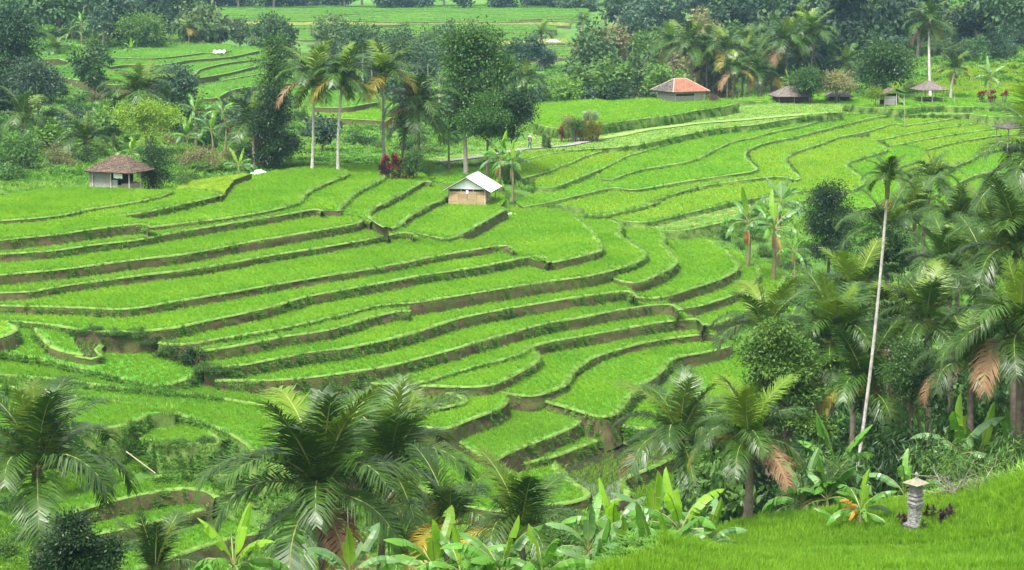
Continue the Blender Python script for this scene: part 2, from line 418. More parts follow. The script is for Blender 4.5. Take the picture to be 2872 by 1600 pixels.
T('W4', 10.9, "D 960,965 1080,992 1200,932 1400,872 1600,832 1890,792 2050,742 2250,642 2400,572 2551,522 E 300,382 500,322 700,287 850,242 1000,192 1050,175",
  "E 900,160 600,200 0,280 D 2000,470 1700,560 1400,680 1000,850", tl=1, rice='rice_fresh')
T('W5', 11.12, "D 250,1060 380,1082 620,1002 830,917 960,862 1000,852 1180,762 1330,690 1400,682 1500,642 1700,582 2000,502 2150,472",
  "D 2400,400 2000,440 1600,500 1100,630 800,740 500,840 250,940", tl=1, rice='rice_yellow')
T('W6', 11.42, "D 100,960 250,922 370,897 500,832 650,782 800,712 950,672 1080,625", "D 1000,600 700,620 450,670 200,740 0,840", tl=1, rice='rice_yellow')
T('W7', 11.6, "D -200,850 0,795 100,772 200,732 350,692 450,672 640,650", "D 700,610 500,610 200,650 0,660 -200,700", tl=1, rice='rice_yellow')
T('BF', 11.3, "B 330,190 480,200 640,160 780,90 860,75", "B 1150,50 1200,200 1250,350 1100,380 700,300 520,300 440,240", tl=1, rice='rice_fresh')
T('X1', 10.2, "E 660,720 752,722 680,662 620,592 590,552 620,522 750,462 900,422 1050,362 1180,342 1300,312 1500,252 1600,262",
  "E 1500,200 1300,220 900,330 400,430 300,500 320,560 400,620 570,650", tl=1, rice='rice_yellow')
T('X2', 9.85, "E 1000,830 1140,812 1180,782 1262,752 1242,712 1150,642 1085,592 1150,562 1300,512 1442,482 1420,450", "E 1280,370 1000,390 700,490 620,560 700,650 770,720 700,800", tl=1, rice='rice_yellow')
T('X3', 9.5, "E 1000,1000 1250,960 1500,860 1530,720 1490,632 1560,602 1700,562", "E 1700,440 1450,420 1420,500 1120,590 1260,700 1250,770 1100,850", tl=1, rice='rice_fresh')
T('U0', 9.95, "E 1280,392 1340,397 1500,362 1700,322 2000,272 2250,242 2280,230", "E 2150,185 1900,200 1600,240 1300,300", tl=1, rice='rice_yellow')
T('UT', 10.2, "E 1560,275 1600,267 1800,242 2050,202 2110,190", "E 2050,160 1800,170 1550,190 1480,230", tl=1, rice='rice_yellow')
T('V1', 9.72, "E 1450,440 1500,432 1700,392 2000,342 2350,292 2560,280", "E 2560,200 2250,225 2000,260 1500,350 1400,390", tl=1, rice='rice_yellow')
T('V2', 9.5, "E 1750,470 1880,432 2100,392 2350,352 2560,340", "E 2560,270 2350,280 2000,330 1700,380 1500,440", tl=1, rice='rice_yellow')
T('V3', 9.2, "E 1650,760 1850,700 2000,600 2100,562 2200,502 2350,462 2551,432 2700,420", "E 2700,340 2350,345 1900,420 1560,500 1520,600", tl=1, rice='rice_yellow')
T('V4', 8.75, "E 1500,1000 1900,800 2020,742 2100,702 2250,652 2350,640 2370,690", "E 2551,480 2300,460 2100,550 1850,690 1550,760", tl=1, rice='rice_fresh')
T('V5', 8.2, "E 1500,1150 1900,1020 2150,960 2220,900 2150,850 2380,880 2450,830 2560,800 2800,780", "E 2800,480 2551,470 2350,630 2020,730 1700,880 1500,980", tl=1, rice='rice_fresh')
# road bench and the plateau behind it
T('U1', 12.9, "t01 1430,915 1500,945 1640,965 1900,940 2100,905 2400,868 t02 0,850 120,820 300,800 420,770", "t02 330,740 0,735 t01 2300,735 1900,745 1430,775", tl=1, rice='rice_fresh', weedy=True, bank='bank_grass')
T('RD', 11.7, "t01 600,1215 950,1225 1130,1190 1350,1130 1600,1125 D 700,640 1080,622 1400,590 1700,520 2000,455 2300,400 2551,372 E 300,275 600,222 900,180 1060,165",
  "E 1060,100 500,90 100,120 D 2300,180 1800,250 1300,350 900,420 400,420 200,450 t01 1400,1040 1100,1120 780,1165 600,1190", tl=1, rice='bund_grass', rh=0.12, sp=0.45, bw=0.8, soil='mown_grass', bank='bank_grass')
T('RE', 10.75, "E 980,195 1060,180 1400,163 1500,182 1800,182 2100,178 2170,172 2300,165", "E 2300,120 1900,110 1500,100 1000,100", tl=1, rice='bund_grass', rh=0.12, sp=0.45, bw=0.8, soil='mown_grass', bank='bank_grass')
T('U2', 11.55, "t02 540,760 700,770 850,760 1020,780 1160,775 1300,800 1500,810 1640,815 1900,790 2050,800 2300,800 2560,810 2800,810", "t02 2800,690 2300,690 1700,705 1000,712 500,730 370,745", tl=1, rice='rice_fresh', sp=0.6, bank='bank_grass', weedy=True)
T('U3', 11.0, "t02 2150,850 2300,875 2551,860 2800,850", "t02 2800,810 2551,815 2200,815", tl=1, rice='rice_fresh', sp=0.6)
# terraces across the valley, left
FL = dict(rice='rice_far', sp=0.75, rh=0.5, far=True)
T('L1', 18.0, "t00 -200,450 150,442 350,447 600,432 900,427 1100,440 1330,420 1560,390 1600,405 1700,385 1720,375", "t00 1700,340 1500,340 1200,360 800,390 560,400 150,420 -200,420", **FL)
T('L2', 17.4, "t00 830,500 950,480 1150,490 1300,470 1450,445 1690,430 1800,410 1930,380", "t00 1900,355 1700,370 1300,420 900,425 700,440", **FL)
T('L3', 16.6, "t00 -200,560 100,570 400,570 700,620 900,640 1200,620 1450,560 1500,515 1700,470 1950,440", "t00 1930,400 1690,440 1300,480 950,490 600,440 -200,450", **FL)
T('L4', 15.9, "t00 1200,640 1480,585 1690,550 1950,485 2100,470", "t00 1950,430 1700,460 1470,530 1200,600", **FL)
T('L5', 15.1, "t00 1650,605 1800,575 1960,550 2100,540", "t00 2100,460 2000,470 1690,540 1600,570", **FL)
T('L6', 14.6, "t00 1400,730 1590,742 1700,685 1745,665 1950,640 2200,620", "t00 2000,540 1650,600 1480,600 1400,680", **FL)
T('L7', 13.6, "t00 1400,820 1600,800 1800,770 2300,760 2550,720", "t00 2200,600 1740,660 1600,735 1450,760", **FL)
T('L8', 13.6, "t01 -300,862 30,887 300,902 450,917", "t01 450,840 200,815 -200,790", rice='rice_fresh', sp=0.55)
T('L9', 14.4, "t01 -200,800 30,805 150,785 270,765", "t01 270,725 0,690 -200,700", **FL)
# terraces far up the valley
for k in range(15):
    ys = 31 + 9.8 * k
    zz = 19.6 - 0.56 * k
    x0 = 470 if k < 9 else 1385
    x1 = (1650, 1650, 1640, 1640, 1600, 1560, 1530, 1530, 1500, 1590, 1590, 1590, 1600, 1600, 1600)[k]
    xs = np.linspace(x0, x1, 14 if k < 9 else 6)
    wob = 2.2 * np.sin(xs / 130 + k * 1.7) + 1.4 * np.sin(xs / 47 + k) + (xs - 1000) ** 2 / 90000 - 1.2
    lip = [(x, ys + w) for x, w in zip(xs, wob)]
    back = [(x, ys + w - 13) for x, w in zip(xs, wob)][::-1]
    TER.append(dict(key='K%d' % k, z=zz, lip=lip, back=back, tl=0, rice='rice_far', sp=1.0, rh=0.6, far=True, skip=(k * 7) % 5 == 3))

def catmull(P, step):
    """resample a survey line smoothly at about `step` metres"""
    P = np.asarray(P, float)
    out = []
    n = len(P)
    for i in range(n - 1):
        p0, p1, p2, p3 = P[max(i - 1, 0)], P[i], P[i + 1], P[min(i + 2, n - 1)]
        L = np.linalg.norm(p2[:2] - p1[:2])
        k = max(1, int(L / step))
        for t in np.arange(k) / k:
            a = 0.5 * ((2 * p1) + (p2 - p0) * t + (2 * p0 - 5 * p1 + 4 * p2 - p3) * t * t + (3 * p1 - p0 - 3 * p2 + p3) * t ** 3)
            # stay near the chord so short corners do not overshoot
            c = p1 + (p2 - p1) * t
            out.append(c + (a - c) * 0.75)
    out.append(P[-1])
    return np.array(out)

def inside(px, py, poly):
    px = np.asarray(px, float); py = np.asarray(py, float)
    r = np.zeros(px.shape, bool)
    x0, y0 = poly[:, 0], poly[:, 1]
    x1, y1 = np.roll(x0, -1), np.roll(y0, -1)
    for a, b, c, d in zip(x0, y0, x1, y1):
        if b == d: continue
        m = (b > py) != (d > py)
        r ^= m & (px < (c - a) * (py - b) / (d - b) + a)
    return r

def seg_dist(px, py, line):
    best = np.full(px.shape, 1e9)
    for (a, b), (c, d) in zip(line[:-1, :2], line[1:, :2]):
        ex, ey = c - a, d - b
        q = ex * ex + ey * ey + 1e-9
        t = np.clip(((px - a) * ex + (py - b) * ey) / q, 0, 1)
        best = np.minimum(best, (px - a - t * ex) ** 2 + (py - b - t * ey) ** 2)
    return np.sqrt(best)

for S in TER:
    if isinstance(S['z'], tuple):
        q = S['z']
        pts = [unproj(*parse(q[i])[0], q[i + 1]) for i in (0, 2, 4)]
        nrm = np.cross(pts[1] - pts[0], pts[2] - pts[0])
        a, b = -nrm[0] / nrm[2], -nrm[1] / nrm[2]
        c = pts[0][2] - a * pts[0][0] - b * pts[0][1]
        S['pl'] = (a, b, c)
        def up(p, a=a, b=b, c=c):
            d = ray(*p)
            t = (c - CAM_Z) / (d[2] - a * d[0] - b)
            return np.array([d[0] * t, t, CAM_Z + d[2] * t])
    else:
        def up(p, S=S):
            return unproj(p[0], p[1], S['z'], S['tl'])
    lip = np.array([up(p) for p in S['lip']])
    dmean = lip[:, 1].mean()
    st = 0.7 if dmean < 170 else (1.0 if dmean < 300 else 2.2)
    lip = catmull(lip, st)
    if len(lip) > 9:                                   # spade work rounds every corner
        for _ in range(3):
            lip[1:-1] = 0.25 * lip[:-2] + 0.5 * lip[1:-1] + 0.25 * lip[2:]
    # hand-dug edges are never quite even
    n1 = vnoise(lip[:, 0], lip[:, 1], 1.7) * 0.05 + vnoise(lip[:, 0] + 31, lip[:, 1], 6.0) * 0.12
    tg = np.gradient(lip[:, :2], axis=0); tg /= np.linalg.norm(tg, axis=1, keepdims=True) + 1e-9
    lip[1:-1, 0] += (-tg[:, 1] * n1)[1:-1]; lip[1:-1, 1] += (tg[:, 0] * n1)[1:-1]
    back = np.array([up(p) for p in S['back']])
    S['lipw'] = lip
    S['poly'] = np.vstack([lip, back])
    x, y = S['poly'][:, 0], S['poly'][:, 1]
    S['ccw'] = (np.dot(x, np.roll(y, -1)) - np.dot(y, np.roll(x, -1))) > 0
    S['bb'] = (x.min(), x.max(), y.min(), y.max())
    S['d'] = dmean

def zslab(S, x, y):
    if 'pl' in S:
        return S['pl'][0] * x + S['pl'][1] * y + S['pl'][2]
    return S['z'] + (tilt(y) if S['tl'] else 0.0 * np.asarray(y, float))

def slab_height(x, y, skip=None, grow=None):
    """top of the highest terrace over each point (-99 where none)"""
    x = np.asarray(x, float); y = np.asarray(y, float)
    h = np.full(x.shape, -99.0)
    for S in TER:
        if S is skip: continue
        b = S['bb']
        m = (x > b[0]) & (x < b[1]) & (y > b[2]) & (y < b[3])
        if not m.any(): continue
        i = np.nonzero(m)
        k = inside(x[i], y[i], S['poly'])
        zz = zslab(S, x[i], y[i])
        h[i] = np.where(k, np.maximum(h[i], zz), h[i])
    return h

# ---------------------------------------------------------------- the hillsides under and around the terraces
CTRL = []
def cw(*a):
    for i in range(0, len(a), 3): CTRL.append(a[i:i + 3])
def cp(s, z):
    p = unproj(*parse(s)[0], z); CTRL.append(tuple(p))
cw(-55, 200, 13.8, -35, 205, 13.7, -20, 205, 13.2, -60, 230, 12.6, -30, 230, 12.2, 0, 226, 11.8, 18, 225, 12.4, -8, 208, 13.2, 6, 205, 12.8)
cw(-75, 270, 13, -40, 270, 12, 0, 265, 11, 30, 275, 12.5, -85, 310, 15, -45, 300, 12.5, -20, 310, 12, 10, 310, 10, 40, 300, 13.5)
cw(-110, 350, 19, -95, 330, 17, 0, 350, 10.5, 40, 350, 12, 80, 350, 18, -125, 420, 24, -95, 400, 20, -40, 400, 14, 0, 420, 11.5, 40, 420, 14, 100, 420, 27, 160, 420, 38)
cw(-150, 500, 28, -75, 500, 18, 70, 500, 22, 100, 500, 30, 160, 500, 42, -180, 600, 32, -80, 600, 21, 60, 600, 24, 120, 600, 40, 200, 600, 56)
cw(-200, 720, 40, 0, 720, 27, 100, 720, 48, 220, 720, 68, -260, 900, 55, 0, 900, 45, 250, 900, 85)
cw(45, 295, 15.5, 80, 290, 16.5, 66, 300, 16.4, 80, 320, 18.2, 60, 290, 15.4, 100, 300, 20, 110, 260, 19, 100, 220, 16)
cw(19, 74, 13.0, 10, 76, 9.5, 30, 76, 16.5, 16, 84, 9.5, 26, 86, 11.5, 12, 95, 6.0, 25, 95, 8.5, 42, 95, 16, 15, 110, 3.2, 25, 110, 4.5, 42, 112, 11, 25, 130, 4.2, 42, 130, 7.5, 62, 130, 13)
cw(24, 146, 6.2, 32, 150, 6.6, 46, 150, 7.6, 62, 150, 11, 34, 166, 8.2, 48, 168, 8.0, 66, 170, 9.5, 90, 170, 14)
for s, z in (("t22 1720,1150", 16.4), ("t22 2551,1250", 17.0), ("t22 480,1050", 15.2), ("t22 1500,1435", 17.2), ("t22 2551,680", 17.6), ("t22 2100,850", 16.9),
             ("t22 1400,950", 16.0), ("t22 1000,1300", 16.0), ("t22 300,1400", 15.4), ("t22 2551,1435", 17.9), ("t22 900,1100", 15.7), ("t22 2900,900", 18.4)):
    cp(s, z)
cw(0, 70, 6.5, -10, 70, 5, -22, 72, 5, 0, 60, 9.5, -15, 60, 9, 3, 59.5, 15.8, 5, 62, 15.2, 6.5, 64, 14.9, 8, 66, 14.9, 9.5, 66.5, 15.1, 2, 55, 16.6, 4, 52, 17.0, 8, 71, 12.3, 4, 67, 12.0, 0, 63, 11.5, -3, 58, 12.0, 0, 50, 13.5, -15, 50, 12.0, 14, 48, 17.2, 24, 48, 18.3, -10, 80, 4.2, 0, 80, 4.5, 6, 84, 5.5)
cw(-24, 92, 3.3, -6, 92, 3.0, 3, 94, 3.6, -30, 80, 4.6, -38, 100, 6, -45, 120, 8.5, 8, 102, 3.2, -30, 66, 8)
cw(-20, 35, 15.5, 0, 35, 16, 20, 35, 18.5, -20, 12, 25, 0, 12, 26, 20, 12, 27, -50, 60, 14, -60, 90, 12, -70, 130, 12, -80, 170, 15, 45, 60, 24, 60, 90, 24, 0, -30, 33, -60, -20, 33, 60, -20, 35)
for s_, z_ in (("t20 2000,760", 5.7), ("t20 2300,800", 5.6), ("t20 1900,640", 5.9), ("t21 0,520", 5.6), ("t21 2400,470", 4.7), ("F 1400,1200", 4.7), ("F 1650,950", 5.0), ("F 1000,1435", 4.5),
               ("t21 300,600", 5.4), ("t21 100,800", 4.2), ("t20 700,600", 6.9), ("t20 300,600", 7.2), ("t20 100,500", 7.6), ("t20 1100,600", 6.3), ("t20 200,900", 4.8), ("t20 200,1300", 3.6), ("t20 1700,850", 4.5), ("t20 1900,1000", 3.6)):
    cp(s_, z_)
NMAN = len(CTRL)
_r = np.random.default_rng(5)
for S in TER:
    b = S['bb']
    x = _r.uniform(b[0], b[1], 90); y = _r.uniform(b[2], b[3], 90)
    k = inside(x, y, S['poly'])
    x, y = x[k], y[k]
    vis = slab_height(x, y, skip=S) < zslab(S, x, y)
    x, y = x[vis][:7], y[vis][:7]
    for xx, yy in zip(x, y):
        CTRL.append((xx, yy, float(zslab(S, xx, yy)) - 0.7))
CT = np.array([(a, b, LEV(c) if n < NMAN and 85 < b < 172 and a < 36 and c < 11 else c) for n, (a, b, c) in enumerate(CTRL)], float)
def _phi(r2): return 0.5 * r2 * np.log(r2 + 1e-6)
def _wscale(x, y):                        # even out near and far spacing before fitting
    return np.stack([x / (y + 90) * 200, np.log(y + 90) * 150], -1)
CX = _wscale(CT[:, 0], np.maximum(CT[:, 1], -60))
nC = len(CX)
K = _phi(((CX[:, None] - CX[None]) ** 2).sum(-1)) + np.eye(nC) * 1.5
Pm = np.hstack([np.ones((nC, 1)), CX])
Amat = np.block([[K, Pm], [Pm.T, np.zeros((3, 3))]])
sol = np.linalg.solve(Amat, np.concatenate([CT[:, 2], np.zeros(3)]))
def H(x, y):
    x = np.asarray(x, float); y = np.asarray(y, float)
    q = _wscale(x.ravel(), np.maximum(y.ravel(), -60))
    out = np.empty(len(q))
    for i in range(0, len(q), 4000):
        qq = q[i:i + 4000]
        out[i:i + 4000] = _phi(((qq[:, None] - CX[None]) ** 2).sum(-1)) @ sol[:nC] + sol[nC] + qq @ sol[nC + 1:]
    out += vnoise(x.ravel(), y.ravel(), 6.0) * 0.22 + vnoise(x.ravel() + 9, y.ravel(), 2.1) * 0.10
    return out.reshape(x.shape)
NU, NV = 190, 300
uu = np.linspace(-0.5, 0.5, NU)
yy = np.concatenate([np.linspace(-25, 34, 14), np.geomspace(36, 1000, NV - 14)])
YY, UU = np.meshgrid(yy, uu, indexing='ij')
XX = UU * (YY + 60)
Hexact = H
ZH = Hexact(XX, YY)
def H(x, y):
    x = np.asarray(x, float); y = np.asarray(y, float)
    v = np.clip(np.interp(y, yy, np.arange(NV)), 0, NV - 1.001)
    u = np.clip((x / (y + 60) + 0.5) * (NU - 1), 0, NU - 1.001)
    i, j = v.astype(int), u.astype(int); a, b = v - i, u - j
    return (ZH[i, j] * (1 - a) * (1 - b) + ZH[i + 1, j] * a * (1 - b) + ZH[i, j + 1] * (1 - a) * b + ZH[i + 1, j + 1] * a * b)
def G(x, y):
    """height of whatever is underfoot"""
    xa, ya = np.atleast_1d(np.asarray(x, float)), np.atleast_1d(np.asarray(y, float))
    h = np.maximum(H(xa, ya), slab_height(xa, ya))
    return h if np.ndim(x) else float(h[0])
def ground_hit(gx, gy, lo=30, hi=800):
    """first ground met along the sight line of an overview pixel"""
    d = ray(gx * 2872 / 2576, gy * 2872 / 2576)
    t = np.geomspace(lo, hi, 320)
    k = np.nonzero(CAM_Z + d[2] * t < np.maximum(H(d[0] * t, t), slab_height(d[0] * t, t)))[0]
    t = t[k[0]] if len(k) else hi
    return np.array([d[0] * t, t, CAM_Z + d[2] * t])

ZZ = ZH.copy()
sh = slab_height(XX, YY)
ZZ = np.where(sh > -50, np.minimum(ZZ, sh - 0.45), ZZ)
idx = np.arange(NU * NV).reshape(NV, NU)
Q = np.stack([idx[:-1, :-1], idx[:-1, 1:], idx[1:, 1:], idx[1:, :-1]], -1).reshape(-1, 4)
ground = obj('ground', mesh_tris('ground', np.stack([XX, YY, ZZ], -1).reshape(-1, 3), Q, [MATS['ground']], True))
tag(ground, 'weedy green hillside ground around the terraces', kind='structure')

# ---------------------------------------------------------------- tufts that are scattered as plants
SRC = bpy.data.collections.new("plant_sources")     # not linked to the scene
def blades(rng, n, h, spread, width, lean, segs=2):
    V, Tt = [], []
    for i in range(n):
        a = rng.uniform(0, 2 * math.pi); r = spread * math.sqrt(rng.uniform(0, 1))
        bx, by = r * math.cos(a), r * math.sin(a)
        la = a + rng.normal(0, 0.7); ln = lean * rng.uniform(0.2, 1.2); hh = h * rng.uniform(0.7, 1.1)
        wa = rng.uniform(0, math.pi); wx, wy = math.cos(wa) * width / 2, math.sin(wa) * width / 2
        k = len(V)
        mx, my = bx + math.cos(la) * ln * 0.35, by + math.sin(la) * ln * 0.35
        tx, ty = bx + math.cos(la) * ln, by + math.sin(la) * ln
        V += [(bx - wx * .7, by - wy * .7, -0.05), (bx + wx * .7, by + wy * .7, -0.05), (mx + wx, my + wy, hh * .6), (mx - wx, my - wy, hh * .6), (tx, ty, hh * (1 - 0.25 * ln / max(h, .01)))]
        Tt += [(k, k + 1, k + 2), (k, k + 2, k + 3), (k + 3, k + 2, k + 4)]
    return V, Tt
def source(name, rng, mat, **kw):
    V, Tt = blades(rng, **kw)
    o = bpy.data.objects.new(name, mesh_tris(name, V, Tt, [MATS[mat]]))
    SRC.objects.link(o)
    return o
_g = np.random.default_rng(21)
TUFT = {}
for mname in ('rice_fresh', 'rice_yellow', 'rice_young', 'rice_gold', 'rice_far'):
    TUFT[mname] = source(mname + '_tuft', _g, mname, n=15, h=1.0, spread=0.26, width=0.075, lean=0.42)
TUFT['bund_grass'] = source('bund_grass_tuft', _g, 'bund_grass', n=12, h=1.0, spread=0.45, width=0.085, lean=0.8)
TUFT['wild_grass'] = source('wild_grass_tuft', _g, 'wild_grass', n=13, h=1.0, spread=0.35, width=0.08, lean=0.7)
TUFT['dry_grass'] = source('dry_grass_tuft', _g, 'dry_grass', n=13, h=1.0, spread=0.5, width=0.09, lean=0.9)
TUFT['weed_leaf'] = source('weed_tuft', _g, 'weed_leaf', n=14, h=0.9, spread=0.5, width=0.22, lean=0.75)

GN = {}
def scatter_group(key):
    if key in GN: return GN[key]
    ng = bpy.data.node_groups.new('scatter_' + key, 'GeometryNodeTree')
    ng.interface.new_socket('Geometry', in_out='INPUT', socket_type='NodeSocketGeometry')
    ng.interface.new_socket('Geometry', in_out='OUTPUT', socket_type='NodeSocketGeometry')
    N, L = ng.nodes, ng.links
    gi = N.new('NodeGroupInput'); go = N.new('NodeGroupOutput')
    m2p = N.new('GeometryNodeMeshToPoints')
    iop = N.new('GeometryNodeInstanceOnPoints')
    oi = N.new('GeometryNodeObjectInfo'); oi.inputs[0].default_value = TUFT[key]
    sa = N.new('GeometryNodeInputNamedAttribute'); sa.data_type = 'FLOAT_VECTOR'; sa.inputs[0].default_value = 'scl'
    ra = N.new('GeometryNodeInputNamedAttribute'); ra.data_type = 'FLOAT_VECTOR'; ra.inputs[0].default_value = 'rot'
    e2r = N.new('FunctionNodeEulerToRotation')
    L.new(gi.outputs[0], m2p.inputs[0])
    L.new(m2p.outputs[0], iop.inputs['Points'])
    L.new(oi.outputs['Geometry'], iop.inputs['Instance'])
    L.new(ra.outputs[0], e2r.inputs[0]); L.new(e2r.outputs[0], iop.inputs['Rotation'])
    L.new(sa.outputs[0], iop.inputs['Scale'])
    L.new(iop.outputs[0], go.inputs[0])
    GN[key] = ng
    return ng

def scatter(name, key, P, height, rng, parent=None, wide=None, hvar=0.25, tiltdir=None):
    """one object that plants a tuft at every point"""
    P = np.asarray(P, np.float32)
    me = bpy.data.meshes.new(name)
    me.vertices.add(len(P)); me.vertices.foreach_set('co', P.ravel())
    h = np.broadcast_to(height, (len(P),)) * rng.uniform(1 - hvar, 1 + hvar, len(P))
    w = h if wide is None else np.broadcast_to(wide, (len(P),)) * rng.uniform(0.85, 1.15, len(P))
    a = me.attributes.new('scl', 'FLOAT_VECTOR', 'POINT'); a.data.foreach_set('vector', np.stack([w, w, h], 1).astype(np.float32).ravel())
    rt = np.stack([rng.normal(0, 0.09, len(P)), rng.normal(0, 0.09, len(P)), rng.uniform(0, 6.28, len(P))], 1)
    if tiltdir is not None:
        # lean out over the edge: rotation about the horizontal axis square to the outward direction
        ang = np.arctan2(tiltdir[:, 1], tiltdir[:, 0]) + rng.normal(0, .5, len(P))
        rt = np.stack([np.zeros(len(P)), tiltdir[:, 2] + rng.normal(0, .2, len(P)), ang], 1)
    a = me.attributes.new('rot', 'FLOAT_VECTOR', 'POINT'); a.data.foreach_set('vector', rt.astype(np.float32).ravel())
    me.materials.append(MATS[key])
    me.update()
    o = obj(name, me, parent)
    md = o.modifiers.new('scatter', 'NODES'); md.node_group = scatter_group(key)
    o["kind"] = 'stuff'
    return o

def in_view(x, y, m=0.08):
    return (np.abs(x) < (0.2684 + m) * y + 2)

# ---------------------------------------------------------------- build every terrace
NAMES = {}
def build_terrace(S, i):
    rng = np.random.default_rng(100 + i)
    poly, lip = S['poly'], S['lipw']
    n = len(lip)
    root = empty('rice_terrace')
    tag(root, S.get('label') or 'level bench of rice on the terraced hillside', kind='structure', group='rice terraces')
    # field surface
    bm = bmesh.new()
    vs = [bm.verts.new((p[0], p[1], float(zslab(S, p[0], p[1])))) for p in poly]
    f = bm.faces.new(vs)
    if f.normal.z < 0: f.normal_flip()
    bm.normal_update()
    bmesh.ops.triangulate(bm, faces=[f])
    # plain earth skirt behind and at the ends, mostly inside the hill
    for k in range(n - 1, len(poly)):
        a, b = vs[k], vs[(k + 1) % len(vs)]
        c = bm.verts.new(b.co - Vector((0, 0, 1.2))); d = bm.verts.new(a.co - Vector((0, 0, 1.2)))
        bm.faces.new((a, b, c, d))
    me = bpy.data.meshes.new('field'); bm.to_mesh(me); bm.free()
    for pgn in me.polygons:
        if abs(pgn.normal.z) < 0.5: pgn.material_index = 1
    me.materials.append(MATS['paddy_water'] if S.get('water') else MATS[S.get('soil', 'field_soil')])
    me.materials.append(MATS[S.get('bank') or ('bank_soft' if S['tl'] else 'riser_earth')])
    obj('field', me, root)
    # outward direction along the lip
    tg = np.gradient(lip[:, :2], axis=0); tg /= np.linalg.norm(tg, axis=1, keepdims=True) + 1e-9
    nrm = np.stack([tg[:, 1], -tg[:, 0]], 1) * (1 if S['ccw'] else -1)
    for _ in range(2):
        nrm[1:-1] = (nrm[:-2] + 2 * nrm[1:-1] + nrm[2:]); nrm /= np.linalg.norm(nrm, axis=1, keepdims=True) + 1e-9
    zl = zslab(S, lip[:, 0], lip[:, 1])
    o = lip[:, :2] + nrm * 0.45
    below = np.maximum(slab_height(o[:, 0], o[:, 1], skip=S), H(o[:, 0], o[:, 1]))
    drop = np.clip(zl - below, 0.1, 3.0) + 0.3
    drop = np.convolve(np.pad(drop, 2, mode='edge'), np.ones(5) / 5, 'valid')
    S['drop'] = drop
    # riser: rough, leaning back a little
    rows = 5 if not S.get('far') else 3
    V = []
    for r in range(rows):
        t = r / (rows - 1)
        out = 0.02 + 0.16 * t * drop
        rough = (vnoise(lip[:, 0] * 1.3 + 40 * r, lip[:, 1] * 1.3 + r * 9, 0.9) * 0.08 + vnoise(lip[:, 0] + 7 * r, lip[:, 1], 3.3) * 0.10) * (1 if 0 < r else 0.3)
        V.append(np.column_stack([lip[:, :2] + nrm * (out + rough)[:, None], zl + 0.03 - t * drop]))
    V = np.vstack(V)
    F = [(r * n + k, r * n + k + 1, (r + 1) * n + k + 1, (r + 1) * n + k) for r in range(rows - 1) for k in range(n - 1)]
    obj('riser', mesh_tris('riser', V, np.array(F), [MATS[S.get('bank') or ('bank_soft' if S['tl'] else 'riser_earth')]], True), root)
    # bund: the turf ridge that holds the water in
    bw = S.get('bw', 0.82 if S['d'] < 190 else 0.62)
    hgt = (0.10 + 0.05 * vnoise(lip[:, 0], lip[:, 1], 2.5)) * min(1.3, bw)
    prof = [(0.06, -0.3), (0.04, 0.35), (-0.06 * bw, 1.0), (-0.26 * bw, 1.0), (-0.40 * bw, 0.4), (-0.46 * bw, -0.2)]
    wv = (1 + 0.35 * vnoise(lip[:, 0] + 5, lip[:, 1], 2.2))[:, None]
    V = np.vstack([np.column_stack([lip[:, :2] + nrm * a * (wv if a < 0 else 1), zl + hgt * b]) for a, b in prof])
    F = [(r * n + k, r * n + k + 1, (r + 1) * n + k + 1, (r + 1) * n + k) for r in range(len(prof) - 1) for k in range(n - 1)]
    obj('bund', mesh_tris('bund', V, np.array(F), [MATS['bund_turf']], True), root)
    # hanging grass on the bund, weeds on the riser
    if not S.get('far'):
        seg = np.linalg.norm(np.diff(lip[:, :2], axis=0), axis=1)
        near = S['d'] < 140
        dens = 13 if near else (11 if S['d'] < 200 else 6)
        k = rng.choice(n - 1, int(seg.sum() * dens), p=seg / seg.sum())
        t = rng.random(len(k))[:, None]
        q = lip[k] * (1 - t) + lip[k + 1] * t
        nn = nrm[k]
        off = rng.uniform(-0.4, 0.10, len(k)) * bw
        x, y = q[:, 0] + nn[:, 0] * off, q[:, 1] + nn[:, 1] * off
        vis = in_view(x, y) & (slab_height(x, y, skip=S) < zslab(S, x, y) - 0.02) & (rng.random(len(x)) < 0.75 + 0.6 * vnoise(x, y, 3.0))
        z = zslab(S, x, y) + np.where(off > 0, -0.04, 0.08)
        td = np.column_stack([nn, 0.35 + 0.9 * (off / bw > -0.12)])
        if vis.any():
            scatter('bund_grass', 'bund_grass', np.column_stack([x, y, z])[vis], 0.17 if near else 0.20, rng, root, wide=0.20 if near else 0.25, hvar=0.5, tiltdir=td[vis])
        dr = drop[k]
        wd = vnoise(q[:, 0], q[:, 1], 4.0) + vnoise(q[:, 0] + 50, q[:, 1], 1.3) * 0.6
        keep = in_view(q[:, 0], q[:, 1]) & (rng.random(len(k)) < np.clip((0.30 if S.get('weedy') else 0.12) + 0.5 * wd, 0.03, 0.95) * (1.6 if S.get('weedy') else 1) + (0.5 if S.get('bank') else 0)) & (dr > 0.45)
        if keep.any():
            u = rng.random(keep.sum()) ** 0.8
            zz = zslab(S, q[keep, 0], q[keep, 1]) - u * (dr[keep] - 0.3)
            oo = 0.05 + 0.16 * u * dr[keep]
            P = np.column_stack([q[keep, :2] + nn[keep] * oo[:, None], zz])
            td = np.column_stack([nn[keep], np.full(keep.sum(), 0.9)])
            big = 1.5 if S.get('bank') else 1.0
            scatter('riser_weeds', 'weed_leaf', P, 0.17 * big, rng, root, wide=0.24 * big, tiltdir=td, hvar=0.5)
    # the crop
    key = S.get('rice', 'rice_fresh')
    sp = S.get('sp') or (0.24 if S['d'] < 125 else 0.27 if S['d'] < 160 else 0.31 if S['d'] < 190 else 0.42)
    rh = S.get('rh', 0.25)
    if S.get('skip'):
        key = 'dry_grass'; rh = 0.3
    b = S['bb']
    th = math.atan2(lip[-1, 1] - lip[0, 1], lip[-1, 0] - lip[0, 0])
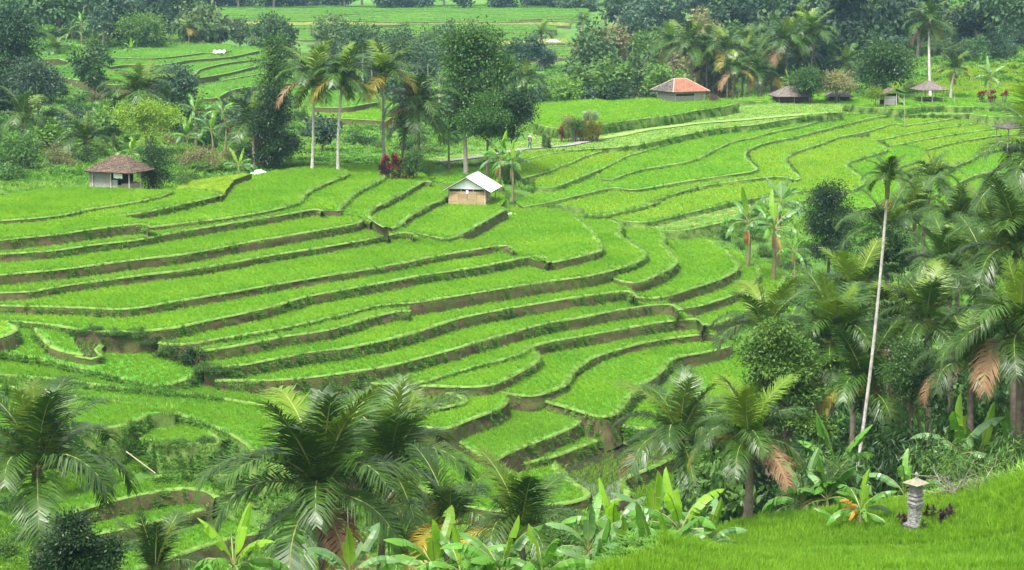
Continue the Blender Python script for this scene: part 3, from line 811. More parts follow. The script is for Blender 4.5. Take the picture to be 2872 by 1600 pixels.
    cx, cy = (b[0] + b[1]) / 2, (b[2] + b[3]) / 2
    R = math.hypot(b[1] - b[0], b[3] - b[2]) / 2 + 1
    g1 = np.arange(-R, R, sp)
    gx, gy = np.meshgrid(g1, g1)
    j = 0.5 if not S.get('water') else 0.28
    gx = gx + rng.uniform(-j, j, gx.shape) * sp; gy = gy + rng.uniform(-j, j, gx.shape) * sp
    x = (cx + gx * math.cos(th) - gy * math.sin(th)).ravel(); y = (cy + gx * math.sin(th) + gy * math.cos(th)).ravel()
    k = (x > b[0]) & (x < b[1]) & (y > b[2]) & (y < b[3]) & in_view(x, y)
    x, y = x[k], y[k]
    k = inside(x, y, poly); x, y = x[k], y[k]
    zc = zslab(S, x, y)
    k = slab_height(x, y, skip=S) < zc - 0.01; x, y = x[k], y[k]
    k = slab_height(x * (1 + 0.42 / y), y + 0.42, skip=S) < zslab(S, x, y) + 0.15; x, y = x[k], y[k]
    if len(x) == 0: return root
    dl = seg_dist(x, y, lip)
    k = dl > 0.48 * bw + rng.uniform(0, 0.12, len(x)); x, y, dl = x[k], y[k], dl[k]
    if S.get('water'):
        k = (vnoise(x, y, 2.4) + 0.5 * vnoise(x, y, 0.9) > S.get('gap', -0.62) + rng.normal(0, .1, len(x))); x, y = x[k], y[k]
    hh = rh * (1 + 0.14 * vnoise(x, y, 5.0) + 0.10 * vnoise(x, y, 1.4))
    wide = np.maximum(hh * 0.95, sp * 1.35) if not S.get('water') else hh * 1.05
    if len(x):
        scatter('rice_plants', key, np.column_stack([x, y, zslab(S, x, y)]), hh, rng, root, wide=wide, hvar=0.12)
    return root

for i, S in enumerate(TER):
    build_terrace(S, i)

# ---------------------------------------------------------------- wild grass on open ground, rice on the near slope
NEARP = [(1500, 1445), (1560, 1428), (1650, 1400), (1740, 1370), (1840, 1338), (1960, 1310), (2100, 1287), (2200, 1277), (2300, 1268), (2400, 1250), (2500, 1222), (2576, 1200), (2660, 1182), (2900, 1150), (2960, 1560), (1500, 1560)]
NEARW = np.array([ground_hit(a, b, 30, 90)[:2] for a, b in NEARP])
def wild_grass():
    rng = np.random.default_rng(61)
    v = rng.uniform(math.log(46), math.log(430), 145000); y = np.exp(v); x = rng.uniform(-0.36, 0.38, len(y)) * y
    keep = rng.random(len(y)) < np.clip(vnoise(x, y, 7) * 0.5 + 0.62, 0.1, 1)
    x, y = x[keep], y[keep]
    h = slab_height(x, y)
    k = (h < -50) & ~inside(x, y, NEARW)
    x, y = x[k], y[k]
    z = H(x, y)
    hh = 0.16 + 0.0016 * y + 0.12 * (vnoise(x, y, 5) > 0.1)
    tone = vnoise(x, y, 9.0) + rng.normal(0, .3, len(x))
    for nm, key, m in (('wild_grass', 'wild_grass', (tone > -0.25) & (tone < .55)), ('weeds', 'weed_leaf', tone <= -0.25), ('pale_grass', 'bund_grass', tone >= .55)):
        o = scatter(nm, key, np.column_stack([x, y, z - 0.03])[m], hh[m], rng, wide=hh[m] * 1.7)
        tag(o, {'wild_grass': 'rough wild grass on the open slopes between fields', 'weeds': 'broad-leaved weeds on the open slopes', 'pale_grass': 'pale cut grass on the banks and verges'}[nm], 'grass', kind='stuff')
wild_grass()

def near_rice():
    rng = np.random.default_rng(62)
    W = NEARW
    b = (W[:, 0].min(), W[:, 0].max(), W[:, 1].min(), W[:, 1].max())
    sp = 0.125
    gx, gy = np.meshgrid(np.arange(b[0], b[1], sp), np.arange(b[2], b[3], sp))
    x = (gx + rng.uniform(-.5, .5, gx.shape) * sp).ravel(); y = (gy + rng.uniform(-.5, .5, gx.shape) * sp).ravel()
    k = inside(x, y, W) & in_view(x, y); x, y = x[k], y[k]
    # low bund steps run across the slope
    st = np.abs(((y + 0.35 * x + vnoise(x, y, 6) * 0.8) / 3.1) % 1 - 0.5)
    k = st > 0.07; x, y = x[k], y[k]
    hh = 0.40 * (1 + 0.2 * vnoise(x, y, 2.5) + 0.10 * vnoise(x, y, 0.7))
    tone = vnoise(x, y, 3.3) + rng.normal(0, .4, len(x))
    for nm, key, m in (('rice_plants', 'rice_young', tone < 0.75), ('light_rice', 'rice_fresh', tone >= 0.75)):
        o = scatter(nm, key, np.column_stack([x, y, H(x, y) - 0.02])[m], hh[m], rng, wide=hh[m] * 0.75)
        tag(o, {'rice_plants': 'tall bright green rice on the near slope around the shrine', 'light_rice': 'lighter rice mixed through the near slope'}[nm], 'rice', kind='stuff')
near_rice()

def far_right_rice():
    rng = np.random.default_rng(63)
    W = np.array([ground_hit(a, b, 265, 420)[:2] for a, b in ((2240, 212), (2330, 198), (2420, 176), (2500, 166), (2576, 160), (2680, 158), (2680, 240), (2450, 240), (2240, 232))])
    x = rng.uniform(W[:, 0].min(), W[:, 0].max(), 9000); y = rng.uniform(W[:, 1].min(), W[:, 1].max(), 9000)
    k = inside(x, y, W) & (slab_height(x, y) < -50); x, y = x[k], y[k]
    o = scatter('rice_plants', 'rice_yellow', np.column_stack([x, y, H(x, y)]), .45, rng, wide=.9)
    tag(o, 'pale green rice on the rounded hill field at the far right', 'rice', kind='stuff')
far_right_rice()

def low_left_rice():
    rng = np.random.default_rng(64)
    x = rng.uniform(-36, -8, 60000); y = rng.uniform(74, 112, 60000)
    k = (slab_height(x, y) < -50) & (np.abs(((y * 0.9 + 0.25 * x + vnoise(x, y, 7)) / 2.6) % 1 - 0.5) > 0.06) & (vnoise(x + 3, y, 5) > -0.55)
    x, y = x[k], y[k]
    o = scatter('rice_plants', 'rice_young', np.column_stack([x, y, H(x, y) - .02]), .28, rng, wide=.34)
    tag(o, 'young rice on the low slope behind the bottom left palms', 'rice', kind='stuff')
low_left_rice()

# ---------------------------------------------------------------- plant materials
leafmat('palm_leaf', (0.026, 0.072, 0.007), (0.056, 0.122, 0.013), 0.2, 0.40, 0.45, 0.5)
leafmat('palm_young', (0.10, 0.19, 0.012), (0.17, 0.26, 0.022), 0.35, 0.4, 0.5, 0.5)
leafmat('palm_yellow', (0.22, 0.21, 0.02), (0.36, 0.27, 0.035), 0.3, 0.5, 0.4, 0.8)
leafmat('palm_dead', (0.16, 0.095, 0.05), (0.27, 0.17, 0.09), 0.15, 0.7, 0.2, 0.8, tcol=(1.1, .9, .6))
leafmat('banana_leaf', (0.075, 0.22, 0.022), (0.13, 0.31, 0.035), 0.42, 0.38, 0.5, 0.7)
leafmat('banana_bright', (0.16, 0.34, 0.018), (0.25, 0.44, 0.03), 0.5, 0.4, 0.45, 0.7)
leafmat('banana_blue', (0.10, 0.22, 0.07), (0.17, 0.31, 0.11), 0.35, 0.35, 0.6, 0.7)
leafmat('banana_orange', (0.42, 0.17, 0.015), (0.60, 0.30, 0.03), 0.3, 0.5, 0.3, 2.0, tcol=(1.1, .9, .5))
leafmat('banana_dead', (0.15, 0.085, 0.035), (0.38, 0.20, 0.04), 0.2, 0.7, 0.2, 2.0, tcol=(1.1, .9, .5))
leafmat('leaf_dark', (0.012, 0.040, 0.008), (0.030, 0.078, 0.012), 0.18, 0.45, 0.3, 1.2)
leafmat('leaf_mid', (0.034, 0.098, 0.014), (0.075, 0.170, 0.025), 0.27, 0.45, 0.4, 1.0)
leafmat('leaf_light', (0.068, 0.165, 0.020), (0.140, 0.255, 0.036), 0.32, 0.5, 0.35, 1.0)
leafmat('leaf_yellow', (0.13, 0.25, 0.018), (0.25, 0.36, 0.035), 0.35, 0.5, 0.3, 1.0)
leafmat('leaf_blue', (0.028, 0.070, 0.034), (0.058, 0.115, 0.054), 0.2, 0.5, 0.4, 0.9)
leafmat('leaf_tan', (0.13, 0.15, 0.055), (0.24, 0.21, 0.10), 0.3, 0.6, 0.3, 0.7)
leafmat('leaf_bamboo', (0.048, 0.125, 0.018), (0.105, 0.205, 0.036), 0.3, 0.5, 0.35, 0.9)
leafmat('leaf_red', (0.20, 0.010, 0.025), (0.40, 0.035, 0.055), 0.25, 0.45, 0.4, 3.0, tcol=(1.2, .7, .7))
leafmat('leaf_maroon', (0.035, 0.018, 0.022), (0.09, 0.03, 0.035), 0.15, 0.4, 0.5, 3.0, tcol=(1.2, .7, .7))
leafmat('leaf_orange', (0.24, 0.15, 0.015), (0.38, 0.28, 0.03), 0.3, 0.45, 0.4, 3.0)
leafmat('leaf_silver', (0.26, 0.34, 0.22), (0.42, 0.50, 0.34), 0.35, 0.5, 0.3, 2.0)
leafmat('forest_a', (0.013, 0.040, 0.017), (0.034, 0.078, 0.030), 0.17, 0.6, 0.25, 0.3)  # forest leaves tinted bluer: distant haze put into the colour
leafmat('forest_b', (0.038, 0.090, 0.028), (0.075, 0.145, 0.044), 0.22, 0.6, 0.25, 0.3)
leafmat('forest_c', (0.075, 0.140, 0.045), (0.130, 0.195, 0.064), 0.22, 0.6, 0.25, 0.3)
solidmat('palm_bark', (0.10, 0.082, 0.058), (0.24, 0.205, 0.15), 4, 0.9, coord='obj', bump=0.4)
solidmat('pale_bark', (0.22, 0.20, 0.17), (0.50, 0.48, 0.43), 5, 0.85, coord='obj', bump=0.3)
solidmat('bark', (0.055, 0.040, 0.028), (0.15, 0.12, 0.09), 4, 0.9, coord='obj', bump=0.5)
solidmat('grey_bark', (0.18, 0.16, 0.13), (0.34, 0.31, 0.26), 4, 0.9, coord='obj', bump=0.4)
solidmat('fibre', (0.05, 0.03, 0.018), (0.13, 0.08, 0.045), 6, 0.95, coord='obj', bump=0.6)
solidmat('coconut_husk', (0.05, 0.11, 0.02), (0.16, 0.20, 0.04), 5, 0.5, coord='obj')
solidmat('banana_stem', (0.10, 0.12, 0.045), (0.24, 0.20, 0.10), 3, 0.7, coord='obj')
solidmat('rachis', (0.16, 0.20, 0.05), (0.24, 0.27, 0.08), 2, 0.5, coord='obj')

def rings_tube(C, Rr, sides=8, closed_top=True):
    """tube through centres C with radii Rr (vertical-ish)"""
    C = np.asarray(C, float); n = len(C)
    tan = np.gradient(C, axis=0); tan /= np.linalg.norm(tan, axis=1, keepdims=True) + 1e-9
    ref = np.array([1.0, 0.13, 0.07]) if abs(tan[0][2]) > 0.6 else np.array([0, 0, 1.0])
    u = np.cross(tan, ref); u /= np.linalg.norm(u, axis=1, keepdims=True) + 1e-9
    v = np.cross(tan, u)
    a = np.arange(sides) * 2 * math.pi / sides
    V = (C[:, None] + (np.cos(a)[None, :, None] * u[:, None] + np.sin(a)[None, :, None] * v[:, None]) * np.asarray(Rr)[:, None, None]).reshape(-1, 3)
    F = []
    for i in range(n - 1):
        for k in range(sides):
            F.append((i * sides + k, i * sides + (k + 1) % sides, (i + 1) * sides + (k + 1) % sides, (i + 1) * sides + k))
    return V, np.array(F, int)

class MB:
    """collects triangles and quads for one mesh, each with a material slot"""
    def __init__(s): s.V, s.F, s.M, s.n = [], [], [], 0
    def add(s, V, F, m=0):
        V = np.asarray(V, float).reshape(-1, 3)
        s.V.append(V)
        for f in F: s.F.append(tuple(int(q) + s.n for q in f)); s.M.append(m)
        s.n += len(V)
    def tube(s, C, R, sides=8, m=0):
        V, F = rings_tube(C, R, sides); s.add(V, F, m)
    def box(s, lo, hi, m=0, rz=0.0):
        x0, y0, z0 = lo; x1, y1, z1 = hi
        V = np.array([(x0, y0, z0), (x1, y0, z0), (x1, y1, z0), (x0, y1, z0), (x0, y0, z1), (x1, y0, z1), (x1, y1, z1), (x0, y1, z1)], float)
        s.add(V, [(0, 3, 2, 1), (4, 5, 6, 7), (0, 1, 5, 4), (1, 2, 6, 5), (2, 3, 7, 6), (3, 0, 4, 7)], m)
    def mesh(s, name, mats, smooth=False):
        me = mesh_from(name, np.vstack(s.V), s.F, [MATS[q] if isinstance(q, str) else q for q in mats], smooth)
        me.polygons.foreach_set('material_index', np.array(s.M, np.int32))
        return me

# ---- coconut fronds: a curved rachis with two rows of leaflets
def frond_mesh(name, rng, a0, bend, n=64, Lf=1.0, leaf=0.20, w=0.0105, side_curl=0.0, droop=0.55, tatter=0.04):
    m = 26
    t = np.linspace(0, 1, m)
    ang = rad(a0) - rad(bend) * t ** 1.35
    ds = Lf / (m - 1)
    P = np.zeros((m, 3)); 
    side = side_curl * t ** 2
    for i in range(1, m):
        am = (ang[i] + ang[i - 1]) / 2
        P[i] = P[i - 1] + ds * np.array([math.cos(am) * math.cos(side[i]), math.cos(am) * math.sin(side[i]), math.sin(am)])
    tan = np.gradient(P, axis=0); tan /= np.linalg.norm(tan, axis=1, keepdims=True)
    B = np.cross(tan, np.array([0, 0, 1.0])); bn = np.linalg.norm(B, axis=1, keepdims=True)
    B = np.where(bn < 0.15, np.array([[0, -1.0, 0]]), B / (bn + 1e-9))
    Nn = np.cross(B, tan)
    mb = MB()
    mb.tube(P[::3], 0.011 * (1 - 0.85 * t[::3]) + 0.001, 4, 1)
    V, F = [], []
    for sgn in (1, -1):
        for i in range(n):
            u = 0.10 + 0.90 * (i + rng.uniform(-.3, .3)) / n
            u = min(max(u, 0.08), 0.995)
            if rng.random() < tatter: continue
            k = u * (m - 1); k0 = int(k); fr = k - k0; k1 = min(k0 + 1, m - 1)
            p = P[k0] * (1 - fr) + P[k1] * fr; tg = tan[k0]; b = B[k0] * sgn; nn = Nn[k0]
            ll = leaf * (0.45 + 1.1 * math.sin(math.pi * min(1, u * 0.80 + 0.17)) ** 0.8) * rng.uniform(0.85, 1.1)
            fwd = 0.35 + 0.75 * u
            lift = 0.30 * (1 - u)
            d0 = b + tg * fwd + nn * lift; d0 /= np.linalg.norm(d0)
            d1 = d0 + np.array([0, 0, -1.0]) * droop * rng.uniform(0.6, 1.5) + rng.normal(0, 0.07, 3); d1 /= np.linalg.norm(d1)
            wv = np.cross(d0, nn); wv /= np.linalg.norm(wv) + 1e-9
            ww = w * (0.8 + 0.4 * math.sin(math.pi * u))
            d0 = d0 + rng.normal(0, 0.10, 3); q1 = p + d0 * ll * 0.42; q2 = q1 + d1 * ll * 0.62
            kk = len(V)
            V += [p - wv * ww * .5, p + wv * ww * .5, q1 + wv * ww * .5, q1 - wv * ww * .5, q2]
            F += [(kk, kk + 1, kk + 2, kk + 3), (kk + 3, kk + 2, kk + 4)]
    mb.add(V, F, 0)
    return mb.mesh(name, ['palm_leaf', 'rachis'])

_pr = np.random.default_rng(77)
FRONDS = {'near': [], 'far': []}
# (start elevation, bend): from the upright young spear to hanging old leaves
ELEV = [(84, 24), (75, 50), (66, 74), (57, 92), (46, 104), (33, 104), (18, 96), (0, 80), (-28, 52)]
for a0, bd in ELEV:
    FRONDS['near'].append([frond_mesh('frond', _pr, a0 + _pr.normal(0, 3), bd + _pr.normal(0, 9), 80, 1.0, 0.205, 0.0128, s, 0.36 + 0.3 * (a0 < 50), 0.08) for s in (0.0, 0.45)])
    FRONDS['far'].append([frond_mesh('frond', _pr, a0, bd, 30, 1.0, 0.21, 0.024, s, 0.45) for s in (0.0, 0.4)])
SPEAR = {q: frond_mesh('spear', _pr, 88, 8, 40, 1.0, 0.10, 0.012, 0, 0.0) for q in ('near', 'far')}

def trunk_mesh(name, top, r0, r1, rng, mat, bow=0.05, rings=True, sides=9, n=None):
    """ringed palm trunk from the origin up to `top` (vector), slightly bowed and swollen at the foot"""
    top = np.asarray(top, float); Lh = np.linalg.norm(top)
    n = n or max(8, int(Lh / 0.28))
    t = np.linspace(0, 1, n)
    az = rng.uniform(0, 6.28)
    off = np.sin(t * math.pi)[:, None] * np.array([math.cos(az), math.sin(az), 0]) * bow * Lh
    C = t[:, None] * top + off
    R = (r0 + (r1 - r0) * t) * (1 + 0.5 * np.exp(-t * Lh / 0.5))
    if rings: R = R * (1 + 0.06 * np.where(np.arange(n) % 2, 1, -1))
    V, F = rings_tube(C, R, sides)
    return mesh_tris(name, V, F, [MATS[mat]], True)

husk = None
def coconut_mesh():
    global husk
    if husk is None:
        bm = bmesh.new(); bmesh.ops.create_icosphere(bm, subdivisions=2, radius=0.13)
        for v in bm.verts: v.co.z *= 1.25; v.co.x *= 0.95
        husk = bpy.data.meshes.new('coconut'); bm.to_mesh(husk); bm.free(); husk.materials.append(MATS['coconut_husk'])
        husk.polygons.foreach_set('use_smooth', [True] * len(husk.polygons))
    return husk

def palm(gx, gy, dist, Lf, label, seed, nf=22, q='near', droop=0.0, yellow=1, dead=1, nuts=0, lean=None, group=None, base=None, young=False, mats=None, r=0.16, bark='palm_bark', upness=1.0):
    """crown centre seen at overview pixel (gx, gy), dist metres away; stands on the ground below it"""
    rng = np.random.default_rng(seed)
    if q == 'near' and dist > 80: dead = min(dead, 1) if seed % 2 else 0; yellow = min(yellow, 1)
    if q == 'near': nf = max(9, int(nf * 0.86)); Lf *= 1.02
    c = at(gx, gy, dist)
    if base is not None:
        b = at(base[0], base[1], base[2]) if len(base) == 3 else None
        bx, by = b[0], b[1]
    else:
        ln = lean if lean is not None else (rng.normal(0, 0.05), rng.normal(0, 0.05))
        bx, by = c[0] - ln[0] * 6, c[1] - ln[1] * 6
    gz = G(bx, by)
    if c[2] - gz < 0.5: gz = c[2] - 0.5
    root = empty('coconut_palm', (bx, by, gz - 0.15))
    tag(root, label, 'palm', group)
    top = np.array([c[0] - bx, c[1] - by, c[2] - gz + 0.15])
    obj('trunk', trunk_mesh('trunk', top, r * 1.15, r * 0.8, rng, bark, bow=rng.uniform(0.0, 0.04), sides=9 if q == 'near' else 6), root)
    # fibrous crown base
    mb = MB(); tt = np.linspace(0, 1, 5)
    mb.tube(np.stack([0 * tt, 0 * tt, -0.10 * Lf + tt * 0.18 * Lf], 1), np.array([0.03, 0.055, 0.055, 0.045, 0.012]) * Lf, 7)
    obj('crown_fibre', mb.mesh('crown_fibre', ['fibre'], True), root, top)
    ga = rng.uniform(0, 6.28)
    sets = FRONDS[q]
    for i in range(nf):
        f = (i + 0.5) / nf                                    # 0 youngest, 1 oldest
        e = min(len(ELEV) - 1, int((0.02 + f * 0.98) ** (upness * 0.82) * (7.1 + droop) + rng.uniform(-0.4, 0.6)))
        e = max(0, e)
        me = sets[e][int(rng.random() < 0.5)]
        s = Lf * rng.uniform(0.88, 1.08) * (0.8 if e == 0 else 1.0)
        o = obj('frond', me, root, top + np.array([0, 0, 0.03 * Lf]), (rng.normal(0, .06), rng.normal(0, .06), ga + i * 2.39996 + rng.normal(0, .15)), s)
        mt = MATS['palm_leaf'] if f > 0.2 else MATS['palm_young' if rng.random() < 0.6 else 'palm_leaf']
        if i >= nf - yellow - dead: mt = MATS['palm_yellow']
        if i >= nf - dead: mt = MATS['palm_dead']
        o.material_slots[0].link = 'OBJECT'; o.material_slots[0].material = mt
    obj('spear_leaf', SPEAR[q], root, top, (0, 0, ga), Lf * 0.75, mat=MATS['palm_young'])
    for i in range(nuts):
        a = rng.uniform(0, 6.28)
        obj('coconut', coconut_mesh(), root, top + np.array([math.cos(a) * 0.26, math.sin(a) * 0.26, -0.18 - 0.22 * rng.random()]), (rng.normal(0, .3), rng.normal(0, .3), a), rng.uniform(0.8, 1.1))
    return root

# ---- banana leaves: a paddle on an arching midrib, the blade split into strips
def banana_leaf(name, rng, a0, bend, wid=0.17, torn=0.25, fold=0.35):
    m = 19
    t = np.linspace(0, 1, m)
    ang = rad(a0) - rad(bend) * t ** 1.5
    P = np.zeros((m, 3))
    for i in range(1, m):
        P[i] = P[i - 1] + np.array([math.cos(ang[i]), 0, math.sin(ang[i])]) / (m - 1)
    tan = np.gradient(P, axis=0); tan /= np.linalg.norm(tan, axis=1, keepdims=True)
    Nn = np.stack([-tan[:, 2], 0 * t, tan[:, 0]], 1)
    mb = MB()
    mb.tube(P[::3], 0.013 * (1 - 0.8 * t[::3]) + 0.002, 4, 1)
    u = np.clip((t - 0.17) / 0.83, 0, 1)
    W = wid * np.minimum(1, (u / 0.18) ** 0.6 + 1e-6) * np.minimum(1, ((1 - u) / 0.30)) ** 0.65
    V, F = [], []
    for sg in (1, -1):
        drop = 0.0
        for i in range(3, m - 1):
            if rng.random() < torn: drop = rng.choice([0.0, rng.uniform(0.2, 1.1)])
            f = fold + drop + rng.normal(0, .06)
            k = len(V)
            for q, wq in ((i, W[i]), (i + 1, W[i + 1])):
                e = np.array([0, sg * 1.0, 0]) * math.cos(f) - Nn[q] * math.sin(f) * 1.0 + tan[q] * 0.22
                e2 = np.array([0, sg * 1.0, 0]) * math.cos(f + .35) - Nn[q] * math.sin(f + .35) + tan[q] * 0.25
                V += [P[q] + Nn[q] * 0.004, P[q] + e * wq * 0.55, P[q] + e * wq * 0.55 + e2 * wq * 0.45]
            F += [(k, k + 1, k + 4, k + 3), (k + 1, k + 2, k + 5, k + 4)]
    mb.add(V, F, 0)
    return mb.mesh(name, ['banana_leaf', 'rachis'])
_br = np.random.default_rng(5)
BLEAF = [banana_leaf('leaf', _br, a, b, w, tr, fo) for a, b, w, tr, fo in
         ((85, 22, .115, .05, .2), (76, 45, .125, .2, .25), (66, 70, .13, .3, .3), (56, 95, .13, .4, .35), (43, 110, .13, .45, .4), (28, 105, .125, .5, .45), (8, 90, .12, .55, .5))]
BDEAD = banana_leaf('leaf', _br, -20, 60, .09, .6, .9)

def banana(gx, gy, dist, Ll, label, seed, nl=8, mats=('banana_leaf',), dead=1, group=None, bright=1, spread=1.0, orange=0):
    """leaf rosette centre at the pixel; pseudo-stem goes down to the ground"""
    nl += 2; Ll *= 1.12
    rng = np.random.default_rng(seed)
    c = at(gx, gy, dist)
    gz = G(c[0], c[1])
    gz = min(gz, c[2] - 0.4)
    root = empty('banana_plant', (c[0], c[1], gz - 0.1))
    tag(root, label, 'banana plant', group)
    h = c[2] - gz + 0.1
    mb = MB(); tt = np.linspace(0, 1, 6)
    lean = rng.normal(0, .04, 2) * h
    mb.tube(np.stack([lean[0] * tt * (1 - tt) * 4, lean[1] * tt * (1 - tt) * 4, tt * h], 1), 0.055 * Ll * (1.25 - 0.75 * tt), 8)
    obj('stem', mb.mesh('stem', ['banana_stem'], True), root)
    ga = rng.uniform(0, 6.28)
    for i in range(nl):
        e = min(len(BLEAF) - 1, int((i / nl) ** 0.75 * 6.4 * spread + rng.uniform(0, 1.0)))
        o = obj('leaf', BLEAF[e], root, (0, 0, h - 0.04 * Ll * i / nl), (rng.normal(0, .08), rng.normal(0, .08), ga + i * 2.4 + rng.normal(0, .25)), Ll * rng.uniform(0.85, 1.1))
        o.material_slots[0].link = 'OBJECT'
        o.material_slots[0].material = MATS['banana_bright'] if i < bright else MATS[mats[int(rng.integers(len(mats)))]]
    for i in range(orange):
        obj('orange_leaf', BLEAF[3 + i % 3], root, (0, 0, h), (0, 0, 2.6 + i * .7), Ll * .55, mat=MATS['banana_orange'])
    for i in range(dead):
        o = obj('dead_leaf', BDEAD, root, (0, 0, h - 0.05 * Ll), (0, rng.uniform(0.2, 0.9), rng.uniform(0, 6.28)), Ll * rng.uniform(.6, .85), mat=MATS['banana_dead'])
    return root

# ---- broad-leaved crowns: leaf clusters spread through uneven lobes
def crown_mesh(name, rng, lobes, n_clusters, per, leaf, mat, aspect=0.45, shell=0.55, csize=None, drop=0.3, core=0.12, layered=0.0, sub=9):
    """lobes: (cx, cy, cz, rx, ry, rz); leaves are small bent diamonds gathered in clusters"""
    lobes = np.array(lobes, float)
    if sub:                                     # each lobe breaks up into smaller clumps on its skin
        q = np.repeat(np.arange(len(lobes)), sub)
        dd = rng.normal(size=(len(q), 3)); dd /= np.linalg.norm(dd, axis=1, keepdims=True)
        dd[:, 2] = np.abs(dd[:, 2]) * 1.0 - 0.25 * (rng.random(len(q)) < 0.5)
        sr = rng.uniform(0.18, 0.44, len(q))[:, None]
        lobes = np.hstack([lobes[q, :3] + dd * lobes[q, 3:] * rng.uniform(0.60, 1.14, len(q))[:, None], lobes[q, 3:] * sr])
    vol = lobes[:, 3] * lobes[:, 4] * lobes[:, 5]
    pr = vol ** 0.8; pr /= pr.sum()
    li = rng.choice(len(lobes), n_clusters, p=pr)
    d = rng.normal(size=(n_clusters, 3)); d /= np.linalg.norm(d, axis=1, keepdims=True)
    d[:, 2] = np.where(d[:, 2] < -0.3, d[:, 2] * 0.6, d[:, 2])
    rr = np.where(rng.random(n_clusters) < core, rng.random(n_clusters) ** 0.5 * 0.7, 1 - (1 - shell) * rng.random(n_clusters) ** 1.6)
    rr *= 1 + 0.16 * vnoise(d[:, 0] * 3 + li * 7, d[:, 1] * 3 + d[:, 2] * 3, 0.8)
    C = lobes[li, :3] + d * lobes[li, 3:] * rr[:, None]
    if layered:
        C[:, 2] = C[:, 2] * (1 - 0.6) + np.round(C[:, 2] / layered) * layered * 0.6
    cs = csize or leaf * 1.8
    k = np.repeat(np.arange(n_clusters), per)
    N = len(k)
    off = rng.normal(size=(N, 3)) * cs * np.array([1, 1, 0.65])
    pos = C[k] + off
    ld = off / (np.linalg.norm(off, axis=1, keepdims=True) + 1e-9) + d[k] * 0.6 + rng.normal(size=(N, 3)) * 0.45
    ld[:, 2] -= drop
    ld /= np.linalg.norm(ld, axis=1, keepdims=True) + 1e-9
    sd = np.cross(ld, rng.normal(size=(N, 3)) * 0.6 + np.array([0, 0, 1.0])); sd /= np.linalg.norm(sd, axis=1, keepdims=True) + 1e-9
    nn = np.cross(sd, ld)
    ll = leaf * rng.uniform(0.65, 1.25, N)[:, None]
    hw = ll * aspect * 0.5
    a = pos; b = pos + ld * ll * 0.5 + sd * hw - nn * ll * 0.06; c = pos + ld * ll - nn * ll * 0.10; e = pos + ld * ll * 0.5 - sd * hw - nn * ll * 0.06
    V = np.stack([a, b, c, e], 1).reshape(-1, 3)
    i4 = np.arange(N) * 4
    F = np.concatenate([np.stack([i4, i4 + 1, i4 + 2], 1), np.stack([i4, i4 + 2, i4 + 3], 1)])
    return mesh_tris(name, V, F, [MATS[mat]] if mat else [])

def limb_mesh(name, rng, base_r, height, tips, mat, sides=7, wob=0.04):
    """tapered trunk that forks into limbs reaching the lobes"""
    mb = MB()
    n = 8; t = np.linspace(0, 1, n)
    C = np.stack([rng.normal(0, wob, n).cumsum() * height * 0.15, rng.normal(0, wob, n).cumsum() * height * 0.15, t * height], 1); C[0] = 0
    mb.tube(C, base_r * (1.0 - 0.45 * t) * (1 + 0.5 * np.exp(-t * 9)), sides)
    for tip in tips:
        k = int(rng.integers(n // 2, n)); s = C[k]
        e = np.asarray(tip, float)
        tt = np.linspace(0, 1, 6)[:, None]
        mid = (s + e) / 2 + np.array([0, 0, 0.08 * height]) * rng.uniform(-0.5, 1)
        L2 = (1 - tt) ** 2 * s + 2 * tt * (1 - tt) * mid + tt ** 2 * e
        mb.tube(L2, base_r * 0.5 * (1 - 0.8 * tt[:, 0]), 5)
    return mb.mesh(name, [mat], True)

def tree(name, label, cat, base, crown_me, limb_me, seed=0, scale=1.0, rz=None, group=None, mat=None):
    rng = np.random.default_rng(seed)
    root = empty(name, base, rng.uniform(0, 6.28) if rz is None else rz)
    tag(root, label, cat, group)
    if limb_me is not None: obj('trunk', limb_me, root, scale=scale)
    o = obj('crown', crown_me, root, scale=scale)
    if mat:
        if len(o.material_slots): o.material_slots[0].link = 'OBJECT'; o.material_slots[0].material = MATS[mat]
    return root

# ---------------------------------------------------------------- shared crowns (radius about 1, copied at many sizes)
_c = np.random.default_rng(31)
def lobes_round(rng, k=7, flat=1.0, tall=1.0):
    L = [(0, 0, 0.95 * tall, 0.72, 0.72, 0.62 * tall * flat)]
    for i in range(k):
        a = i * 2.4 + rng.uniform(-.4, .4); r = rng.uniform(0.35, 0.62); z = rng.uniform(0.55, 1.35) * tall
        s = rng.uniform(0.30, 0.48)
        L.append((r * math.cos(a), r * math.sin(a), z * (flat * .5 + .5), s, s, s * 0.8 * flat))
    return L
FOREST = [crown_mesh('crown', _c, lobes_round(_c, k, fl, tl), 300, 8, 0.15, 'forest_a', 0.6, 0.5, 0.09) for k, fl, tl in ((7, 1, 1), (9, .8, .9), (6, 1, 1.4), (10, .6, .85), (8, 1, 1.15), (5, .9, 1.7))]
BUSH = [crown_mesh('crown', _c, [(q[0], q[1], q[2] * 0.62 - 0.05, q[3], q[4], q[5]) for q in lobes_round(_c, k, fl, tl)], 260, 9, 0.115, 'leaf_mid', 0.5, 0.5, 0.085) for k, fl, tl in ((7, 1, 1), (9, .8, .9), (6, 1, 1.3), (8, .7, .8), (5, 1, 1.1))]
FERN = [crown_mesh('crown', _c, [(q[0], q[1], q[2] * 0.6, q[3], q[4], q[5]) for q in lobes_round(_c, 7)], 200, 11, 0.19, 'leaf_bamboo', 0.16, 0.4, 0.12, drop=0.9) for _ in range(2)]
FTRUNK = [limb_mesh('trunk', _c, 0.07, 0.85, [(.4 * math.cos(a), .4 * math.sin(a), 1.0) for a in (0.3, 2.2, 4.1)], 'grey_bark') for _ in range(3)]
